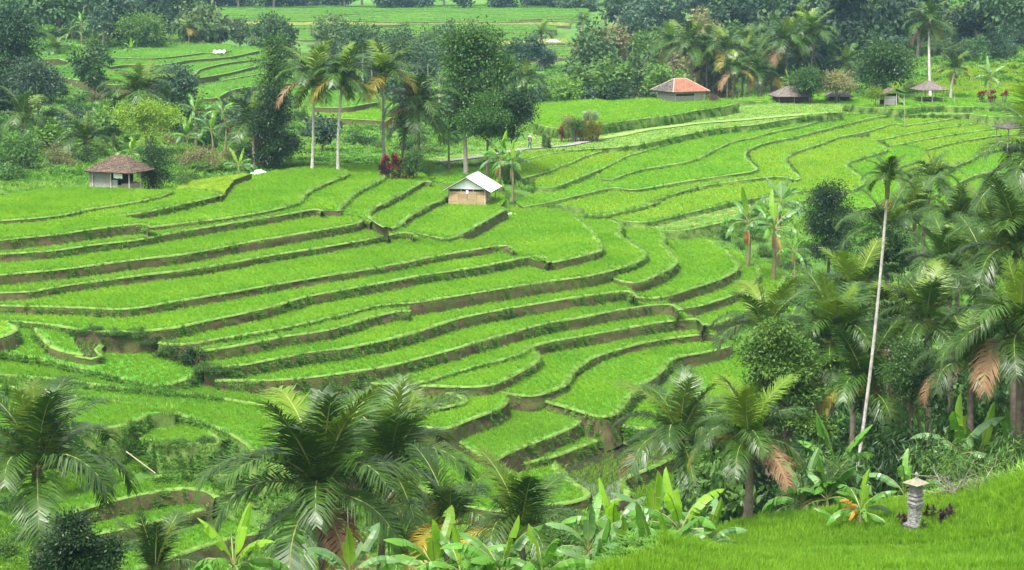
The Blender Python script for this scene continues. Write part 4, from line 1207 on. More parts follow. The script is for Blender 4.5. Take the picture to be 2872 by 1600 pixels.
BTRUNK = [limb_mesh('trunk', _c, 0.035, 0.45, [(.4 * math.cos(a), .4 * math.sin(a), .6) for a in (0.3, 1.9, 3.5, 5.2)], 'bark') for _ in range(2)]

def plant(name, label, cat, P, r, crown, trunk, mat, rng, group=None, zs=1.0, sink=0.1):
    root = empty(name, (P[0], P[1], P[2] - sink * r), rng.uniform(0, 6.28))
    root.scale = (r, r, r * zs)
    tag(root, label, cat, group)
    if trunk is not None: obj('trunk', trunk, root)
    o = obj('crown', crown, root)
    o.material_slots[0].link = 'OBJECT'; o.material_slots[0].material = MATS[mat]
    return root

def fill(region, n, rr, mats, name, label, cat, group, seed, crowns=None, trunks=None, off_slab=True, lo=30, zs=(0.8, 1.2), dmax=None):
    """plants standing on whatever open ground shows in an overview-pixel box"""
    rng = np.random.default_rng(seed)
    x0, x1, y0, y1 = region
    made, tries = [], 0
    while len(made) < n and tries < n * 6:
        tries += 1
        p = ground_hit(rng.uniform(x0, x1), rng.uniform(y0, y1), lo)
        if dmax and p[1] > dmax: continue
        if off_slab and slab_height(np.array([p[0]]), np.array([p[1]]))[0] > H(np.array([p[0]]), np.array([p[1]]))[0] - 0.3: continue
        r = rng.uniform(*rr)
        if any((p[0] - q[0]) ** 2 + (p[1] - q[1]) ** 2 < (0.55 * (r + q[2])) ** 2 for q in made): continue
        made.append((p[0], p[1], r))
        cr = (crowns or BUSH); tr = (trunks or BTRUNK)
        plant(name, label, cat, (p[0], p[1], G(p[0], p[1])), r, cr[int(rng.integers(len(cr)))], tr[int(rng.integers(len(tr)))], mats[int(rng.integers(len(mats)))], rng, group, rng.uniform(*zs))

# ---------------------------------------------------------------- far woods, tree by tree
def wood(pts, rr, mats, label, group, seed, zs=(0.9, 1.5)):
    rng = np.random.default_rng(seed)
    for x, y in pts:
        r = rng.uniform(*rr)
        z = float(H(np.array([x]), np.array([y]))[0])
        plant('forest_tree', label, 'tree', (x, y, z), r, FOREST[int(rng.integers(len(FOREST)))], FTRUNK[int(rng.integers(3))], mats[int(rng.integers(len(mats)))], rng, group, rng.uniform(*zs), 0.32)
def jitter(u0, u1, ys, du, seed, keep=lambda x, y: True):
    rng = np.random.default_rng(seed); out = []
    for y in ys:
        for u in np.arange(u0, u1, du / y):
            yy_ = y + rng.uniform(-.4, .4) * (ys[1] - ys[0]); xx_ = (u + rng.uniform(-.4, .4) * du / y) * yy_
            if keep(xx_, yy_): out.append((xx_, yy_))
    return out
def not_field(x, y): return slab_height(np.array([x]), np.array([y]))[0] < -50
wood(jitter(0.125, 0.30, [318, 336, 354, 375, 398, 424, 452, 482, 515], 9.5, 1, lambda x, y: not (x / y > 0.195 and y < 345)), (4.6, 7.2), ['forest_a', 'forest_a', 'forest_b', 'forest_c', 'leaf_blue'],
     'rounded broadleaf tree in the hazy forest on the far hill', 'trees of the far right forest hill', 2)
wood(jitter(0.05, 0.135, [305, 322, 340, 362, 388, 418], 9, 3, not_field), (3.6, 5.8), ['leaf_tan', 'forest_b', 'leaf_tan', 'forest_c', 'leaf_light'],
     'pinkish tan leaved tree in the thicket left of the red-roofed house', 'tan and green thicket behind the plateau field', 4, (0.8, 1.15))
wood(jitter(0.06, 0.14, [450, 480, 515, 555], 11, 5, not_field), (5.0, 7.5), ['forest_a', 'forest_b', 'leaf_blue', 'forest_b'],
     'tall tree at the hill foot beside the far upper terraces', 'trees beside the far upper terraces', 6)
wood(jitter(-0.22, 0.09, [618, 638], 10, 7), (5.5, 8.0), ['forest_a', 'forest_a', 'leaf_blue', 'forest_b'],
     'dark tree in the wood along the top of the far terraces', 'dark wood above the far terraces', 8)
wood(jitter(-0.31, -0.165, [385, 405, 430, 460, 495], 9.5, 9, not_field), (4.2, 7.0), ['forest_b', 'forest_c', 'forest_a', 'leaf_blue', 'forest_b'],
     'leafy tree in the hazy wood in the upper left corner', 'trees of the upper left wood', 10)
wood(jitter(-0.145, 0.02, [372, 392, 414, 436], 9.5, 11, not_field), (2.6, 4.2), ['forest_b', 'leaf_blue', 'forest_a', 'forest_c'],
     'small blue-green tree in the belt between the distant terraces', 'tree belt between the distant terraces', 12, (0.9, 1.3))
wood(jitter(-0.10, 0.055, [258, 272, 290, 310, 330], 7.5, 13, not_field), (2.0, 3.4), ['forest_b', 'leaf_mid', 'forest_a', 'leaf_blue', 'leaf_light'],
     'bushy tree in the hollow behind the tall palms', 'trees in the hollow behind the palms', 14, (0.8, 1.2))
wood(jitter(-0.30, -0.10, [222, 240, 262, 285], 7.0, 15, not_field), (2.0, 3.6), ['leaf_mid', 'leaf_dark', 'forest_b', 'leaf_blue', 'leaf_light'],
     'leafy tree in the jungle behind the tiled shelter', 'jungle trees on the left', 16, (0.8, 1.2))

# ---------------------------------------------------------------- trees one can tell apart
def tree_lobes(px, P, k):
    """crown lobes drawn as overview-pixel circles (x, y, r) at the trunk's distance, given real depth"""
    out = []
    rng = np.random.default_rng(k)
    mpp = P[1] / 4800.0
    for i, (x, y, r) in enumerate(px):
        q = at(x, y, P[1])
        rr = r * mpp
        out.append((q[0] - P[0], rng.uniform(-0.5, 0.5) * rr, q[2] - P[2], rr, rr * rng.uniform(.8, 1.1), rr * 0.9))
    return out
def big_tree(label, base, dist, circles, mat, seed, n=900, per=11, leaf=0.22, aspect=0.45, bark='bark', tr=0.16, name='broadleaf_tree', cat='tree', layered=0.0, drop=0.3, shell=0.55, csize=None, trunk_frac=0.6):
    rng = np.random.default_rng(seed)
    P = at(base[0], base[1], dist)
    gz = G(P[0], P[1])
    P = np.array([P[0], P[1], min(gz, P[2] + 2.0) if abs(gz - P[2]) < 3 else gz])
    lb = tree_lobes(circles, P, seed)
    top = max(q[2] for q in lb)
    cr = crown_mesh('crown', rng, lb, n, per, leaf, mat, aspect, shell, csize, drop, layered=layered)
    tips = [(q[0], q[1], q[2]) for q in lb]
    li = limb_mesh('trunk', rng, tr, top * trunk_frac, tips, bark, wob=0.02)
    return tree(name, label, cat, tuple(P - np.array([0, 0, 0.1])), cr, li, rz=0.0)

big_tree('tall light-topped tree with bare forked trunks above the dark clump', (1172, 352), 203, [(1160, 118, 34), (1216, 98, 32), (1200, 148, 34), (1258, 165, 24), (1158, 165, 30), (1188, 205, 24), (1236, 198, 22), (1145, 205, 18), (1255, 205, 16), (1165, 240, 20), (1178, 82, 17), (1138, 150, 15), (1215, 245, 22), (1175, 275, 22), (1245, 240, 17), (1155, 300, 20), (1205, 290, 20), (1272, 150, 12)], 'leaf_mid', 201, 1900, 10, 0.36, bark='grey_bark', tr=.22)
big_tree('dark glossy round tree at the field edge beside the road', (1290, 355), 201, [(1300, 255, 34), (1295, 300, 34), (1270, 275, 32), (1312, 285, 25), (1280, 330, 26)], 'leaf_dark', 202, 1100, 11, 0.26)
big_tree('mid green bushy tree in front of the tall clump', (1225, 360), 199, [(1228, 260, 28), (1215, 295, 36), (1240, 300, 34), (1200, 330, 34), (1240, 340, 30), (1175, 300, 22)], 'leaf_mid', 203, 1200, 11, 0.25)
big_tree('very dark dense tree beside the leftmost tall palm trunk', (690, 418), 199, [(690, 255, 28), (685, 300, 36), (700, 340, 42), (690, 380, 42), (720, 370, 26), (660, 320, 18), (672, 395, 30)], 'leaf_dark', 204, 1700, 11, 0.26)
big_tree('slim ragged tree top rising above the dark dense tree', (690, 300), 203, [(690, 110, 20), (705, 140, 24), (680, 165, 24), (700, 200, 26), (670, 210, 18), (715, 185, 16)], 'leaf_mid', 205, 520, 10, 0.30)
big_tree('rounded leafy tree with lit clumps among the near right palms', (1975, 1130), 90, [(1945, 830, 30), (1920, 880, 40), (1980, 880, 44), (1910, 930, 42), (1960, 940, 52), (2020, 940, 38), (1930, 985, 42), (1995, 1000, 46), (2040, 1000, 34), (2010, 1060, 50), (2050, 1080, 34)], 'leaf_light', 206, 1900, 12, 0.20, csize=0.26)
big_tree('narrow dark tree standing in front of the right terraces', (2085, 640), 160, [(2088, 475, 22), (2078, 495, 26), (2098, 505, 28), (2068, 530, 28), (2106, 535, 30), (2080, 560, 34), (2110, 575, 30), (2062, 580, 26), (2090, 610, 36), (2070, 640, 30), (2112, 635, 28)], 'leaf_dark', 207, 1500, 10, 0.22)
big_tree('nearly black glossy shrub tree at the lower left corner', (205, 1470), 66, [(165, 1320, 34), (200, 1345, 38), (150, 1385, 44), (215, 1400, 56), (270, 1395, 34), (130, 1420, 38), (255, 1420, 44), (190, 1440, 56), (290, 1370, 20)], 'leaf_dark', 208, 1900, 12, 0.15, tr=0.09, csize=0.2)
big_tree('large round dark tree in front of the forest hill', (2222, 232), 268, [(2222, 140, 34), (2200, 165, 34), (2245, 165, 36), (2195, 190, 30), (2230, 195, 38), (2258, 190, 26)], 'leaf_mid', 209, 900, 9, 0.45)
big_tree('round bright-tipped tree beside the thatched roof', (2040, 236), 262, [(2040, 195, 26), (2025, 210, 24), (2055, 210, 26), (2040, 222, 24)], 'leaf_mid', 210, 500, 10, 0.32)
big_tree('low spreading grey-green bush tree right of the round tree', (2105, 236), 262, [(2095, 205, 22), (2120, 210, 24), (2080, 220, 20), (2140, 222, 18)], 'leaf_tan', 211, 420, 10, 0.3)
big_tree('light green spreading tree above the distant left terraces', (362, 130), 372, [(345, 65, 28), (375, 60, 28), (330, 85, 28), (365, 90, 32), (395, 85, 26), (345, 110, 24), (385, 108, 22)], 'leaf_light', 212, 800, 9, 0.5, layered=1.2)
big_tree('yellow-green flat-topped tree with layered branches on the left', (380, 400), 212, [(310, 285, 26), (345, 290, 28), (380, 285, 30), (415, 290, 28), (440, 300, 22), (365, 315, 34), (400, 320, 30), (335, 310, 22), (390, 345, 26)], 'leaf_yellow', 213, 900, 11, 0.24, layered=0.75)
big_tree('tall dark tree at the left picture edge', (30, 350), 262, [(20, 60, 44), (45, 95, 44), (10, 130, 50), (45, 150, 44), (20, 200, 50), (60, 120, 30), (15, 260, 46), (50, 240, 36)], 'forest_a', 214, 1300, 9, 0.48)
big_tree('blue-dark bushy tree beside the left edge tree', (95, 260), 248, [(85, 185, 34), (110, 200, 32), (70, 215, 34), (100, 230, 32), (125, 215, 20)], 'leaf_blue', 215, 800, 9, 0.42)
big_tree('dark rounded tree right of the left coconut palm', (430, 262), 240, [(430, 195, 30), (450, 215, 30), (410, 220, 28), (435, 240, 30), (455, 190, 18)], 'leaf_blue', 216, 700, 9, 0.38)
big_tree('small dark tree with upright crown among the right palms', (2250, 700), 118, [(2245, 610, 30), (2225, 640, 34), (2265, 650, 34), (2240, 670, 36), (2270, 620, 20)], 'leaf_dark', 217, 900, 10, 0.2)
big_tree('loose grey-green tree with a thin dark trunk in the right thicket', (2290, 1140), 88, [(2290, 890, 38), (2330, 920, 34), (2260, 930, 36), (2300, 960, 44), (2340, 980, 34), (2270, 990, 34)], 'leaf_mid', 218, 900, 10, 0.14, tr=0.07, trunk_frac=.9)
big_tree('pale olive shrub tree with crooked branches left of the tiled shelter', (150, 485), 196, [(140, 395, 30), (165, 420, 30), (120, 430, 28), (150, 445, 34), (185, 440, 18)], 'leaf_tan', 219, 600, 10, 0.22, bark='grey_bark')
big_tree('green tree with pale crooked trunk at the left edge of the fields', (40, 485), 192, [(20, 370, 36), (60, 360, 30), (40, 400, 40), (80, 395, 28), (10, 420, 34), (60, 430, 26)], 'leaf_mid', 220, 900, 10, 0.25, bark='grey_bark', layered=0.7)
big_tree('dark bush tree with reddish tips just right of the tiled shelter', (385, 470), 176, [(378, 385, 22), (408, 390, 22), (368, 410, 24), (398, 412, 26), (422, 408, 18), (380, 435, 26), (405, 445, 24), (390, 462, 22)], 'leaf_dark', 221, 700, 10, 0.2)
big_tree('olive bushy tree between the tiled shelter and the white sacks', (500, 432), 196, [(470, 405, 22), (500, 395, 24), (530, 405, 22), (485, 420, 20), (515, 420, 22)], 'leaf_tan', 222, 560, 10, 0.2)
# slender pale-trunked trees across the valley
for i, (x, yb, yt, d) in enumerate(((912, 232, 55, 300), (935, 200, 75, 330), (1010, 240, 95, 300), (1050, 235, 110, 310), (1105, 220, 100, 320), (960, 210, 120, 305), (1075, 190, 85, 340))):
    h = yb - yt
    big_tree('slender pale-trunked tree across the valley, number %d from the tall palms' % (i + 1) if False else ('slender pale-trunked tree with thin feathery crown, ' + ('left of its row by the tall palms', 'second in the row behind the palms', 'behind the drooping palm', 'short one behind the drooping palm', 'just left of the tall light-topped tree', 'low one between two palm crowns', 'hazy one left of the far terraces')[i]),
             (x, yb), d, [(x - 12, yt + 0.12 * h, 17), (x + 14, yt + 0.2 * h, 18), (x - 20, yt + 0.33 * h, 17), (x + 4, yt + 0.3 * h, 20), (x + 24, yt + 0.42 * h, 15)], ('forest_b', 'leaf_blue')[i % 2], 300 + i, 240, 8, 0.5, bark='pale_bark', tr=0.17, layered=1.0, trunk_frac=0.85)

# ---------------------------------------------------------------- coconut palms
palm(95, 1195, 76, 4.7, 'coconut palm with green nuts cut by the left picture edge', 1, 24, droop=0.3, upness=1.25, dead=1, yellow=0, nuts=7)
palm(808, 1255, 70, 5.0, 'big coconut palm in the bottom centre with a ragged crown', 2, 27, droop=1.5, dead=2, yellow=0, nuts=2, lean=(0, 0), upness=1.3)
palm(985, 1190, 77, 4.6, 'coconut palm leaning behind the big bottom centre palm', 3, 22, droop=1.0, yellow=1, dead=1, upness=1.6)
palm(1308, 1345, 66, 3.1, 'short bushy young palm right of the bottom centre palms', 4, 17, yellow=1, dead=0, r=0.12, upness=1.3)
palm(392, 1450, 64, 2.6, 'low young palm with upright fronds at the bottom edge', 5, 10, yellow=0, dead=0, r=0.10, upness=2.0)
palm(1130, 1330, 71, 3.3, 'palm with yellowing fronds between the bottom centre palms', 6, 12, droop=0.5, yellow=3, dead=1, r=0.12)
palm(1712, 1115, 92, 4.2, 'coconut palm with upright crown left of the young trunked palm', 7, 19, droop=0.6, yellow=1, dead=1, lean=(0, 0))
palm(1885, 1115, 66, 2.75, 'young coconut palm with short ringed trunk on the near rice slope', 8, 22, droop=0.6, yellow=2, dead=1, base=(1880, 1312, 66), r=0.15)
palm(2098, 870, 95, 4.35, 'big feathery palm left of the leaning white trunk', 9, 25, droop=0.9, yellow=1, dead=2, bark='pale_bark', lean=(0, 0), upness=1.15)
palm(1925, 840, 99, 3.7, 'small palm behind the rounded leafy tree', 10, 16, yellow=0, dead=0)
palm(2385, 690, 104, 3.48, 'bright palm with arching fronds below the right terraces', 11, 20, yellow=2, dead=0, upness=1.2)
palm(2570, 850, 74, 4.09, 'large dark palm with brown hanging frond at the right edge', 12, 25, droop=1.6, yellow=0, dead=2, nuts=5)
palm(2345, 450, 165, 3.4, 'palm standing against the right terraces, highest of the right group', 13, 18, droop=0.9, yellow=0, dead=0, q='far', nuts=3)
palm(2300, 545, 132, 3.48, 'palm with bare dark trunk just right of the white areca trunk', 14, 19, droop=0.8, yellow=1, dead=1, nuts=4)
palm(2405, 570, 126, 3.48, 'bushy palm between the highest right palm and the right edge', 15, 19, droop=0.3, yellow=0, dead=1)
palm(2500, 585, 122, 3.6, 'yellowish palm below the open shelter at the right edge', 16, 17, droop=0.3, yellow=2, dead=1)
palm(2635, 430, 92, 4.6, 'palm outside the right edge whose drooping fronds reach in', 17, 20, droop=1.5, yellow=2, dead=0)
palm(2480, 700, 98, 3.48, 'dense palm crown behind the large dark right palm', 18, 20, droop=0.4, yellow=1, dead=0, upness=1.2)
palm(2240, 860, 101, 3.48, 'palm half hidden behind the leaning white trunk', 19, 18, droop=0.7, yellow=0, dead=1)
palm(2560, 640, 86, 4.00, 'palm crown with long upright fronds at the right edge', 20, 18, droop=0.2, yellow=0, dead=0, upness=1.3)
palm(2180, 990, 92, 3.8, 'low palm crown between the white trunk and the rounded leafy tree', 121, 18, droop=0.6, yellow=1, dead=1)
palm(2330, 820, 96, 3.48, 'spreading palm in the middle of the right hollow', 122, 19, droop=0.7, yellow=0, dead=1)
palm(2440, 930, 86, 3.31, 'dark low palm left of the large dark right palm', 123, 18, droop=0.9, yellow=0, dead=1)
palm(2150, 760, 108, 3.8, 'hazy palm top between the narrow dark tree and the white trunk', 124, 17, droop=0.5, yellow=0, dead=0)
palm(2230, 590, 122, 3.8, 'palm with fronds sweeping left across the white trunk', 125, 17, droop=0.9, yellow=0, dead=0)
palm(2060, 1270, 70, 2.0, 'small dark palm seedling among the bananas by the near slope', 21, 9, yellow=0, dead=1, r=0.08, upness=1.5)
# the tall ones at the back of the middle hillside
palm(788, 205, 197, 4.8, 'tall coconut palm, left of the three pale trunks', 22, 20, 'far', droop=1.2, yellow=1, dead=3, base=(785, 415, 197), bark='pale_bark', nuts=4)
palm(862, 205, 196, 4.8, 'tall coconut palm with orange old fronds, middle of the pale trunks', 23, 20, 'far', droop=1.0, yellow=3, dead=1, base=(850, 415, 196), bark='pale_bark', nuts=3)
palm(966, 195, 199, 4.8, 'tall coconut palm with brown tips, right of the pale trunks', 24, 19, 'far', droop=1.0, yellow=3, dead=2, base=(966, 360, 204), bark='pale_bark', nuts=3)
palm(1055, 268, 202, 5.3, 'broad drooping palm beside the tall clump of trees', 25, 22, 'far', droop=1.6, yellow=1, dead=2, nuts=4)
palm(352, 240, 216, 5.0, 'full coconut palm behind the yellow-green flat tree', 26, 22, 'far', droop=1.0, yellow=0, dead=0)
palm(634, 315, 203, 4.8, 'coconut palm with upright fronds left of the dark dense tree', 27, 17, 'far', droop=0.8, yellow=0, dead=1, base=(642, 412, 199))
palm(60, 300, 224, 4.4, 'coconut palm with bright spear near the left edge', 28, 18, 'far', droop=1.3, yellow=0, dead=0)
palm(215, 360, 208, 4.6, 'dark palm with long arching fronds above the tiled shelter', 29, 19, 'far', droop=1.4, yellow=1, dead=0)
palm(1020, 320, 206, 3.2, 'low palm tuft under the broad drooping palm', 30, 14, 'far', droop=0.8, yellow=0, dead=0)
palm(235, 122, 332, 3.6, 'lone thin palm on the distant left terraces', 31, 12, 'far', droop=0.8, yellow=1, dead=1, base=(232, 205, 332))
palm(140, 128, 345, 3.8, 'squat palm at the edge of the distant left terraces', 32, 14, 'far', droop=0.6, yellow=0, dead=0)
palm(475, 75, 400, 3.8, 'pale palm on the distant terraces above the left field', 33, 13, 'far', droop=0.6, yellow=2, dead=0)
palm(1465, 55, 440, 3.8, 'thin-trunked palm beside the far upper terraces', 34, 12, 'far', droop=1.0, yellow=0, dead=0)
palm(1362, 90, 420, 4.2, 'hazy palm standing on the far upper terraces', 35, 15, 'far', droop=0.5, yellow=0, dead=0)
palm(1324, 205, 262, 3.8, 'bluish palm between the dark round tree and the plateau field', 36, 16, 'far', droop=0.8, yellow=0, dead=0)
palm(265, 45, 395, 3.8, 'pale palm tuft in the upper left wood', 37, 14, 'far', droop=0.5, yellow=0, dead=0)
palm(1735, 118, 288, 5.0, 'tall coconut palm directly above the red-roofed house', 40, 20, 'far', droop=1.1, yellow=0, dead=1, nuts=3)
for i, (x, y, d, l) in enumerate(((1690, 110, 296, 4.6), (1778, 128, 292, 4.6), (1826, 128, 285, 4.4), (1868, 150, 288, 4.3), (1912, 138, 294, 4.4), (1848, 178, 280, 3.8), (1905, 185, 282, 4.0), (1945, 165, 296, 4.2), (2012, 148, 290, 4.4), (1880, 120, 300, 4.4), (1790, 170, 298, 4.0), (1960, 195, 285, 3.6))):
    palm(x, y, d, l, 'coconut palm in the dense row right of the red-roofed house', 50 + i, 17, 'far', droop=1.0, yellow=1 + i % 2, dead=i % 2, group='palm row behind the plateau', nuts=2 * (i % 2))
palm(1978, 105, 284, 5.0, 'tall palm with brown hanging skirt above the thatched roof', 70, 20, 'far', droop=1.4, yellow=0, dead=3, nuts=3)
palm(2046, 88, 286, 5.2, 'highest palm of the row, above the round bright-tipped tree', 71, 20, 'far', droop=1.0, yellow=1, dead=0)
palm(2130, 165, 285, 4.2, 'soft drooping palm between the two round trees', 72, 17, 'far', droop=1.0, yellow=0, dead=0)
palm(2338, 62, 274, 4.6, 'lone very tall palm with bare pale trunk on the plateau', 73, 20, 'far', droop=1.4, yellow=1, dead=1, base=(2341, 230, 270), bark='pale_bark', r=0.2)
palm(2402, 180, 268, 3.4, 'short leaning palm beside the thatched shelter', 74, 13, 'far', droop=0.6, yellow=2, dead=1, base=(2392, 228, 268), bark='pale_bark')

# the leaning areca: thin white stem with a small dense head
def areca():
    rng = np.random.default_rng(90)
    c = at(2232, 490, 80); b = at(2132, 1190, 80)
    gz = min(G(b[0], b[1]), b[2])
    root = empty('areca_palm', (b[0], b[1], gz))
    tag(root, 'very thin leaning areca palm with a long white trunk', 'palm')
    top = np.array([c[0] - b[0], 0, c[2] - gz])
    n = 60; t = np.linspace(0, 1, n)
    C = t[:, None] * top; C[:, 0] += 0.18 * np.sin(t * math.pi)
    V, F = rings_tube(C, (0.085 - 0.030 * t) * (1 + 0.05 * (np.arange(n) % 2)), 9)
    obj('trunk', mesh_tris('trunk', V, F, [MATS['pale_bark']], True), root)
    mb = MB(); tt = np.linspace(0, 1, 6)
    mb.tube(np.stack([0 * tt, 0 * tt, -0.2 + tt * 0.95], 1), [0.08, .105, .11, .1, .08, .04], 8)
    obj('crownshaft', mb.mesh('crownshaft', ['coconut_husk'], True), root, top)
    for i in range(15):
        e = min(7, int(i / 15 * 6.0) + 1)
        o = obj('frond', FRONDS['near'][e][i % 2], root, top + np.array([0, 0, 0.6]), (0, 0, i * 2.4), (1.35, 1.35, 1.35), mat=MATS['palm_leaf'])
    for i in range(8):
        a = i * 0.8
        obj('areca_nut', coconut_mesh(), root, top + np.array([0.16 * math.cos(a), 0.16 * math.sin(a), -0.35 - 0.1 * (i % 3)]), (0, 0, a), 0.42, mat=MATS['palm_yellow'])
areca()

# ---------------------------------------------------------------- bananas
BB = ('banana_leaf', 'banana_blue', 'banana_leaf')
banana(588, 1425, 58, 2.0, 'banana plant with a glowing yellow-green young leaf at the bottom edge', 1, 7, bright=3, dead=0)
banana(1095, 1440, 60, 2.3, 'banana plant with tall bright leaf beside the yellowing palm', 2, 6, bright=2, dead=0)
banana(880, 1450, 59, 1.9, 'banana plant with bluish horizontal leaves at the bottom centre', 3, 8, ('banana_blue',), bright=1, dead=0, spread=1.1)
banana(1262, 1445, 58, 2.0, 'banana plant with broad upright leaf left of the rice slope', 4, 7, bright=1, dead=1)
banana(1365, 1450, 57, 1.8, 'banana plant tucked under the bushy young palm', 5, 7, bright=1, dead=0)
banana(1545, 1345, 63, 2.0, 'banana plant with lime leaf and brown-edged blades, left of its pair', 6, 8, BB, bright=2, dead=1)
banana(1640, 1330, 64, 1.9, 'banana plant with torn drooping leaves between the lime-leaved plants', 7, 8, BB, bright=1, dead=1)
banana(1712, 1335, 62, 2.1, 'banana plant with lime upright leaves at the edge of the rice slope', 8, 8, bright=3, dead=1)
banana(1640, 1440, 57, 2.0, 'low banana plant with arching ribbed leaves at the bottom edge', 9, 8, BB, bright=0, dead=0, spread=1.1)
banana(1500, 1445, 58, 1.7, 'small banana plant at the bottom left corner of the rice slope', 10, 7, BB, bright=0, dead=0)
banana(1570, 1410, 59, 1.7, 'banana plant with arching leaves on the left edge of the rice slope', 311, 7, BB, bright=1, dead=1)
banana(1690, 1415, 58, 1.6, 'broad-leaved banana plant in the rice below the lime-leaved one', 312, 7, BB, bright=1, dead=0)
banana(1775, 1375, 61, 1.6, 'banana plant standing in the rice left of the young trunked palm', 313, 7, BB, bright=1, dead=1)
banana(1480, 1385, 61, 1.8, 'banana plant with dark leaves at the slope corner', 314, 7, BB, bright=0, dead=1)
banana(1160, 1440, 59, 1.8, 'banana plant half hidden below the centre palms', 11, 7, BB, bright=1, dead=0)
banana(2165, 1285, 62.5, 1.5, 'damaged banana plant with a broken orange leaf left of the stone shrine', 12, 6, BB, bright=1, dead=2, orange=3)
banana(2245, 1345, 62, 1.1, 'small pale banana sucker just left of the stone shrine', 13, 5, ('banana_leaf',), bright=2, dead=0)
banana(2110, 1330, 63, 1.0, 'low leafy banana sucker left of the damaged banana', 14, 5, BB, bright=1, dead=0)
banana(2105, 1200, 72, 2.2, 'dark banana plant at the foot of the leaning white trunk', 15, 8, BB, bright=0, dead=2)
banana(2020, 1265, 70, 1.9, 'blue-green banana plant on the far edge of the near slope', 16, 8, ('banana_blue', 'banana_leaf'), bright=0, dead=2)
banana(2080, 1255, 69, 1.6, 'short banana plant right of the blue-green banana', 17, 7, BB, bright=0, dead=1)
banana(2275, 1245, 69, 1.6, 'dark banana leaves fanning out behind the stone shrine', 18, 6, BB, bright=0, dead=1)
banana(2415, 1140, 74, 2.2, 'big-leaved banana plant in the right thicket', 19, 8, ('banana_leaf', 'banana_blue'), bright=1, dead=1)
banana(2470, 1150, 75, 1.9, 'banana plant with upright leaf right of the big-leaved banana', 20, 7, ('banana_leaf',), bright=1, dead=1)
banana(2530, 1120, 76, 1.7, 'banana plant near the right edge above the twiggy bush', 21, 6, BB, bright=0, dead=2)
banana(1262, 402, 192, 2.6, 'banana plant with tall split leaves behind the tin-roofed hut', 22, 9, BB, bright=1, dead=2)
banana(1288, 412, 190, 2.4, 'banana plant beside its taller twin behind the tin-roofed hut', 23, 8, BB, bright=1, dead=1)
banana(1880, 560, 170, 3.0, 'banana plant left of the bright twin on the slope by the dry strip', 24, 9, BB, bright=1, dead=3)
banana(1948, 575, 167, 3.1, 'banana plant with glowing centre leaf on the slope by the dry strip', 25, 9, BB, bright=2, dead=3)
banana(1965, 512, 178, 2.7, 'grey-green banana standing against the rice behind the bright twin', 26, 8, ('banana_blue',), bright=0, dead=1)
banana(1995, 632, 158, 1.9, 'small banana plant below the narrow dark tree', 27, 6, BB, bright=0, dead=1)
for i, (x, y, d, l, lab) in enumerate(((490, 280, 218, 2.6, 'pale banana plant right of the flat-topped tree'), (560, 285, 216, 2.4, 'banana plant with bright leaves above the grassy bank'), (530, 330, 210, 2.2, 'low banana clump below the bright-leaved banana'),
        (600, 420, 196, 2.0, 'small banana beside the white sacks'), (210, 230, 300, 2.4, 'tall pale banana below the distant left terraces'), (185, 170, 318, 2.8, 'pale banana on the bank under the lone thin palm'),
        (470, 345, 208, 2.2, 'banana leaves poking out beside the olive bush tree'), (330, 385, 190, 1.9, 'pale banana leaves behind the tiled roof'), (1130, 335, 205, 1.9, 'banana tuft under the tall tree clump'),
        (330, 125, 352, 2.0, 'tiny light banana on the bank of the distant left terraces'), (1985, 205, 280, 1.8, 'papaya-like banana plant right of the red-roofed house'))):
    banana(x, y, d, l, lab, 200 + i, 7, BB, bright=1 + i % 2, dead=i % 2)
for i, (x, y) in enumerate(((205, 62), (235, 78), (262, 85), (180, 80), (290, 75), (318, 78), (248, 110))):
    banana(x, y, 378 + 3 * i, 3.0, 'dusty banana plant in the grove of the upper left wood', 220 + i, 7, ('banana_blue', 'banana_leaf'), bright=0, dead=1, group='upper left banana grove')
banana(2490, 195, 262, 2.6, 'banana plant with slanting leaves behind the red flowers', 240, 7, ('banana_blue',), bright=0, dead=0)

# ---------------------------------------------------------------- undergrowth
def thicket(pts, rr, mats, name, label, cat, group, seed, crowns, trunks, zs=(0.7, 1.1)):
    rng = np.random.default_rng(seed)
    for x, y in pts:
        r = rng.uniform(*rr)
        plant(name, label, cat, (x, y, float(H(np.array([x]), np.array([y]))[0])), r, crowns[int(rng.integers(len(crowns)))], trunks[int(rng.integers(len(trunks)))], mats[int(rng.integers(len(mats)))], rng, group, rng.uniform(*zs))
thicket(jitter(0.17, 0.37, [72, 75.5, 79, 83], 2.7, 71), (1.3, 2.0), ['leaf_bamboo', 'leaf_mid', 'leaf_bamboo', 'leaf_dark'], 'bamboo_clump', 'feathery bamboo spray in the dense right thicket', 'bamboo', 'bamboo in the right thicket', 42, FERN, BTRUNK, (1.1, 1.8))
thicket(jitter(0.125, 0.38, [87, 91, 96, 101, 107, 114, 122, 130], 4.3, 72, not_field), (1.9, 3.0), ['leaf_mid', 'leaf_dark', 'leaf_dark', 'leaf_bamboo', 'leaf_mid'], 'shrub', 'shrub in the dense green thicket of the right hollow', 'shrub', 'right hollow thicket', 41, BUSH, BTRUNK, (1.0, 1.8))
thicket(jitter(0.155, 0.37, [136, 144, 152, 160], 5.4, 73, not_field), (1.3, 2.2), ['leaf_mid', 'leaf_dark', 'leaf_light', 'leaf_mid'], 'shrub', 'shrub below the right terraces among the farther palms', 'shrub', 'shrubs below the right terraces', 40, BUSH, BTRUNK, (0.9, 1.5))
fill((700, 1480, 1290, 1435), 20, (0.6, 1.2), ['leaf_mid', 'leaf_light', 'leaf_bamboo', 'leaf_dark'], 'shrub', 'leafy shrub in the tangle under the bottom centre palms', 'shrub', 'tangle under the centre palms', 43, lo=50)
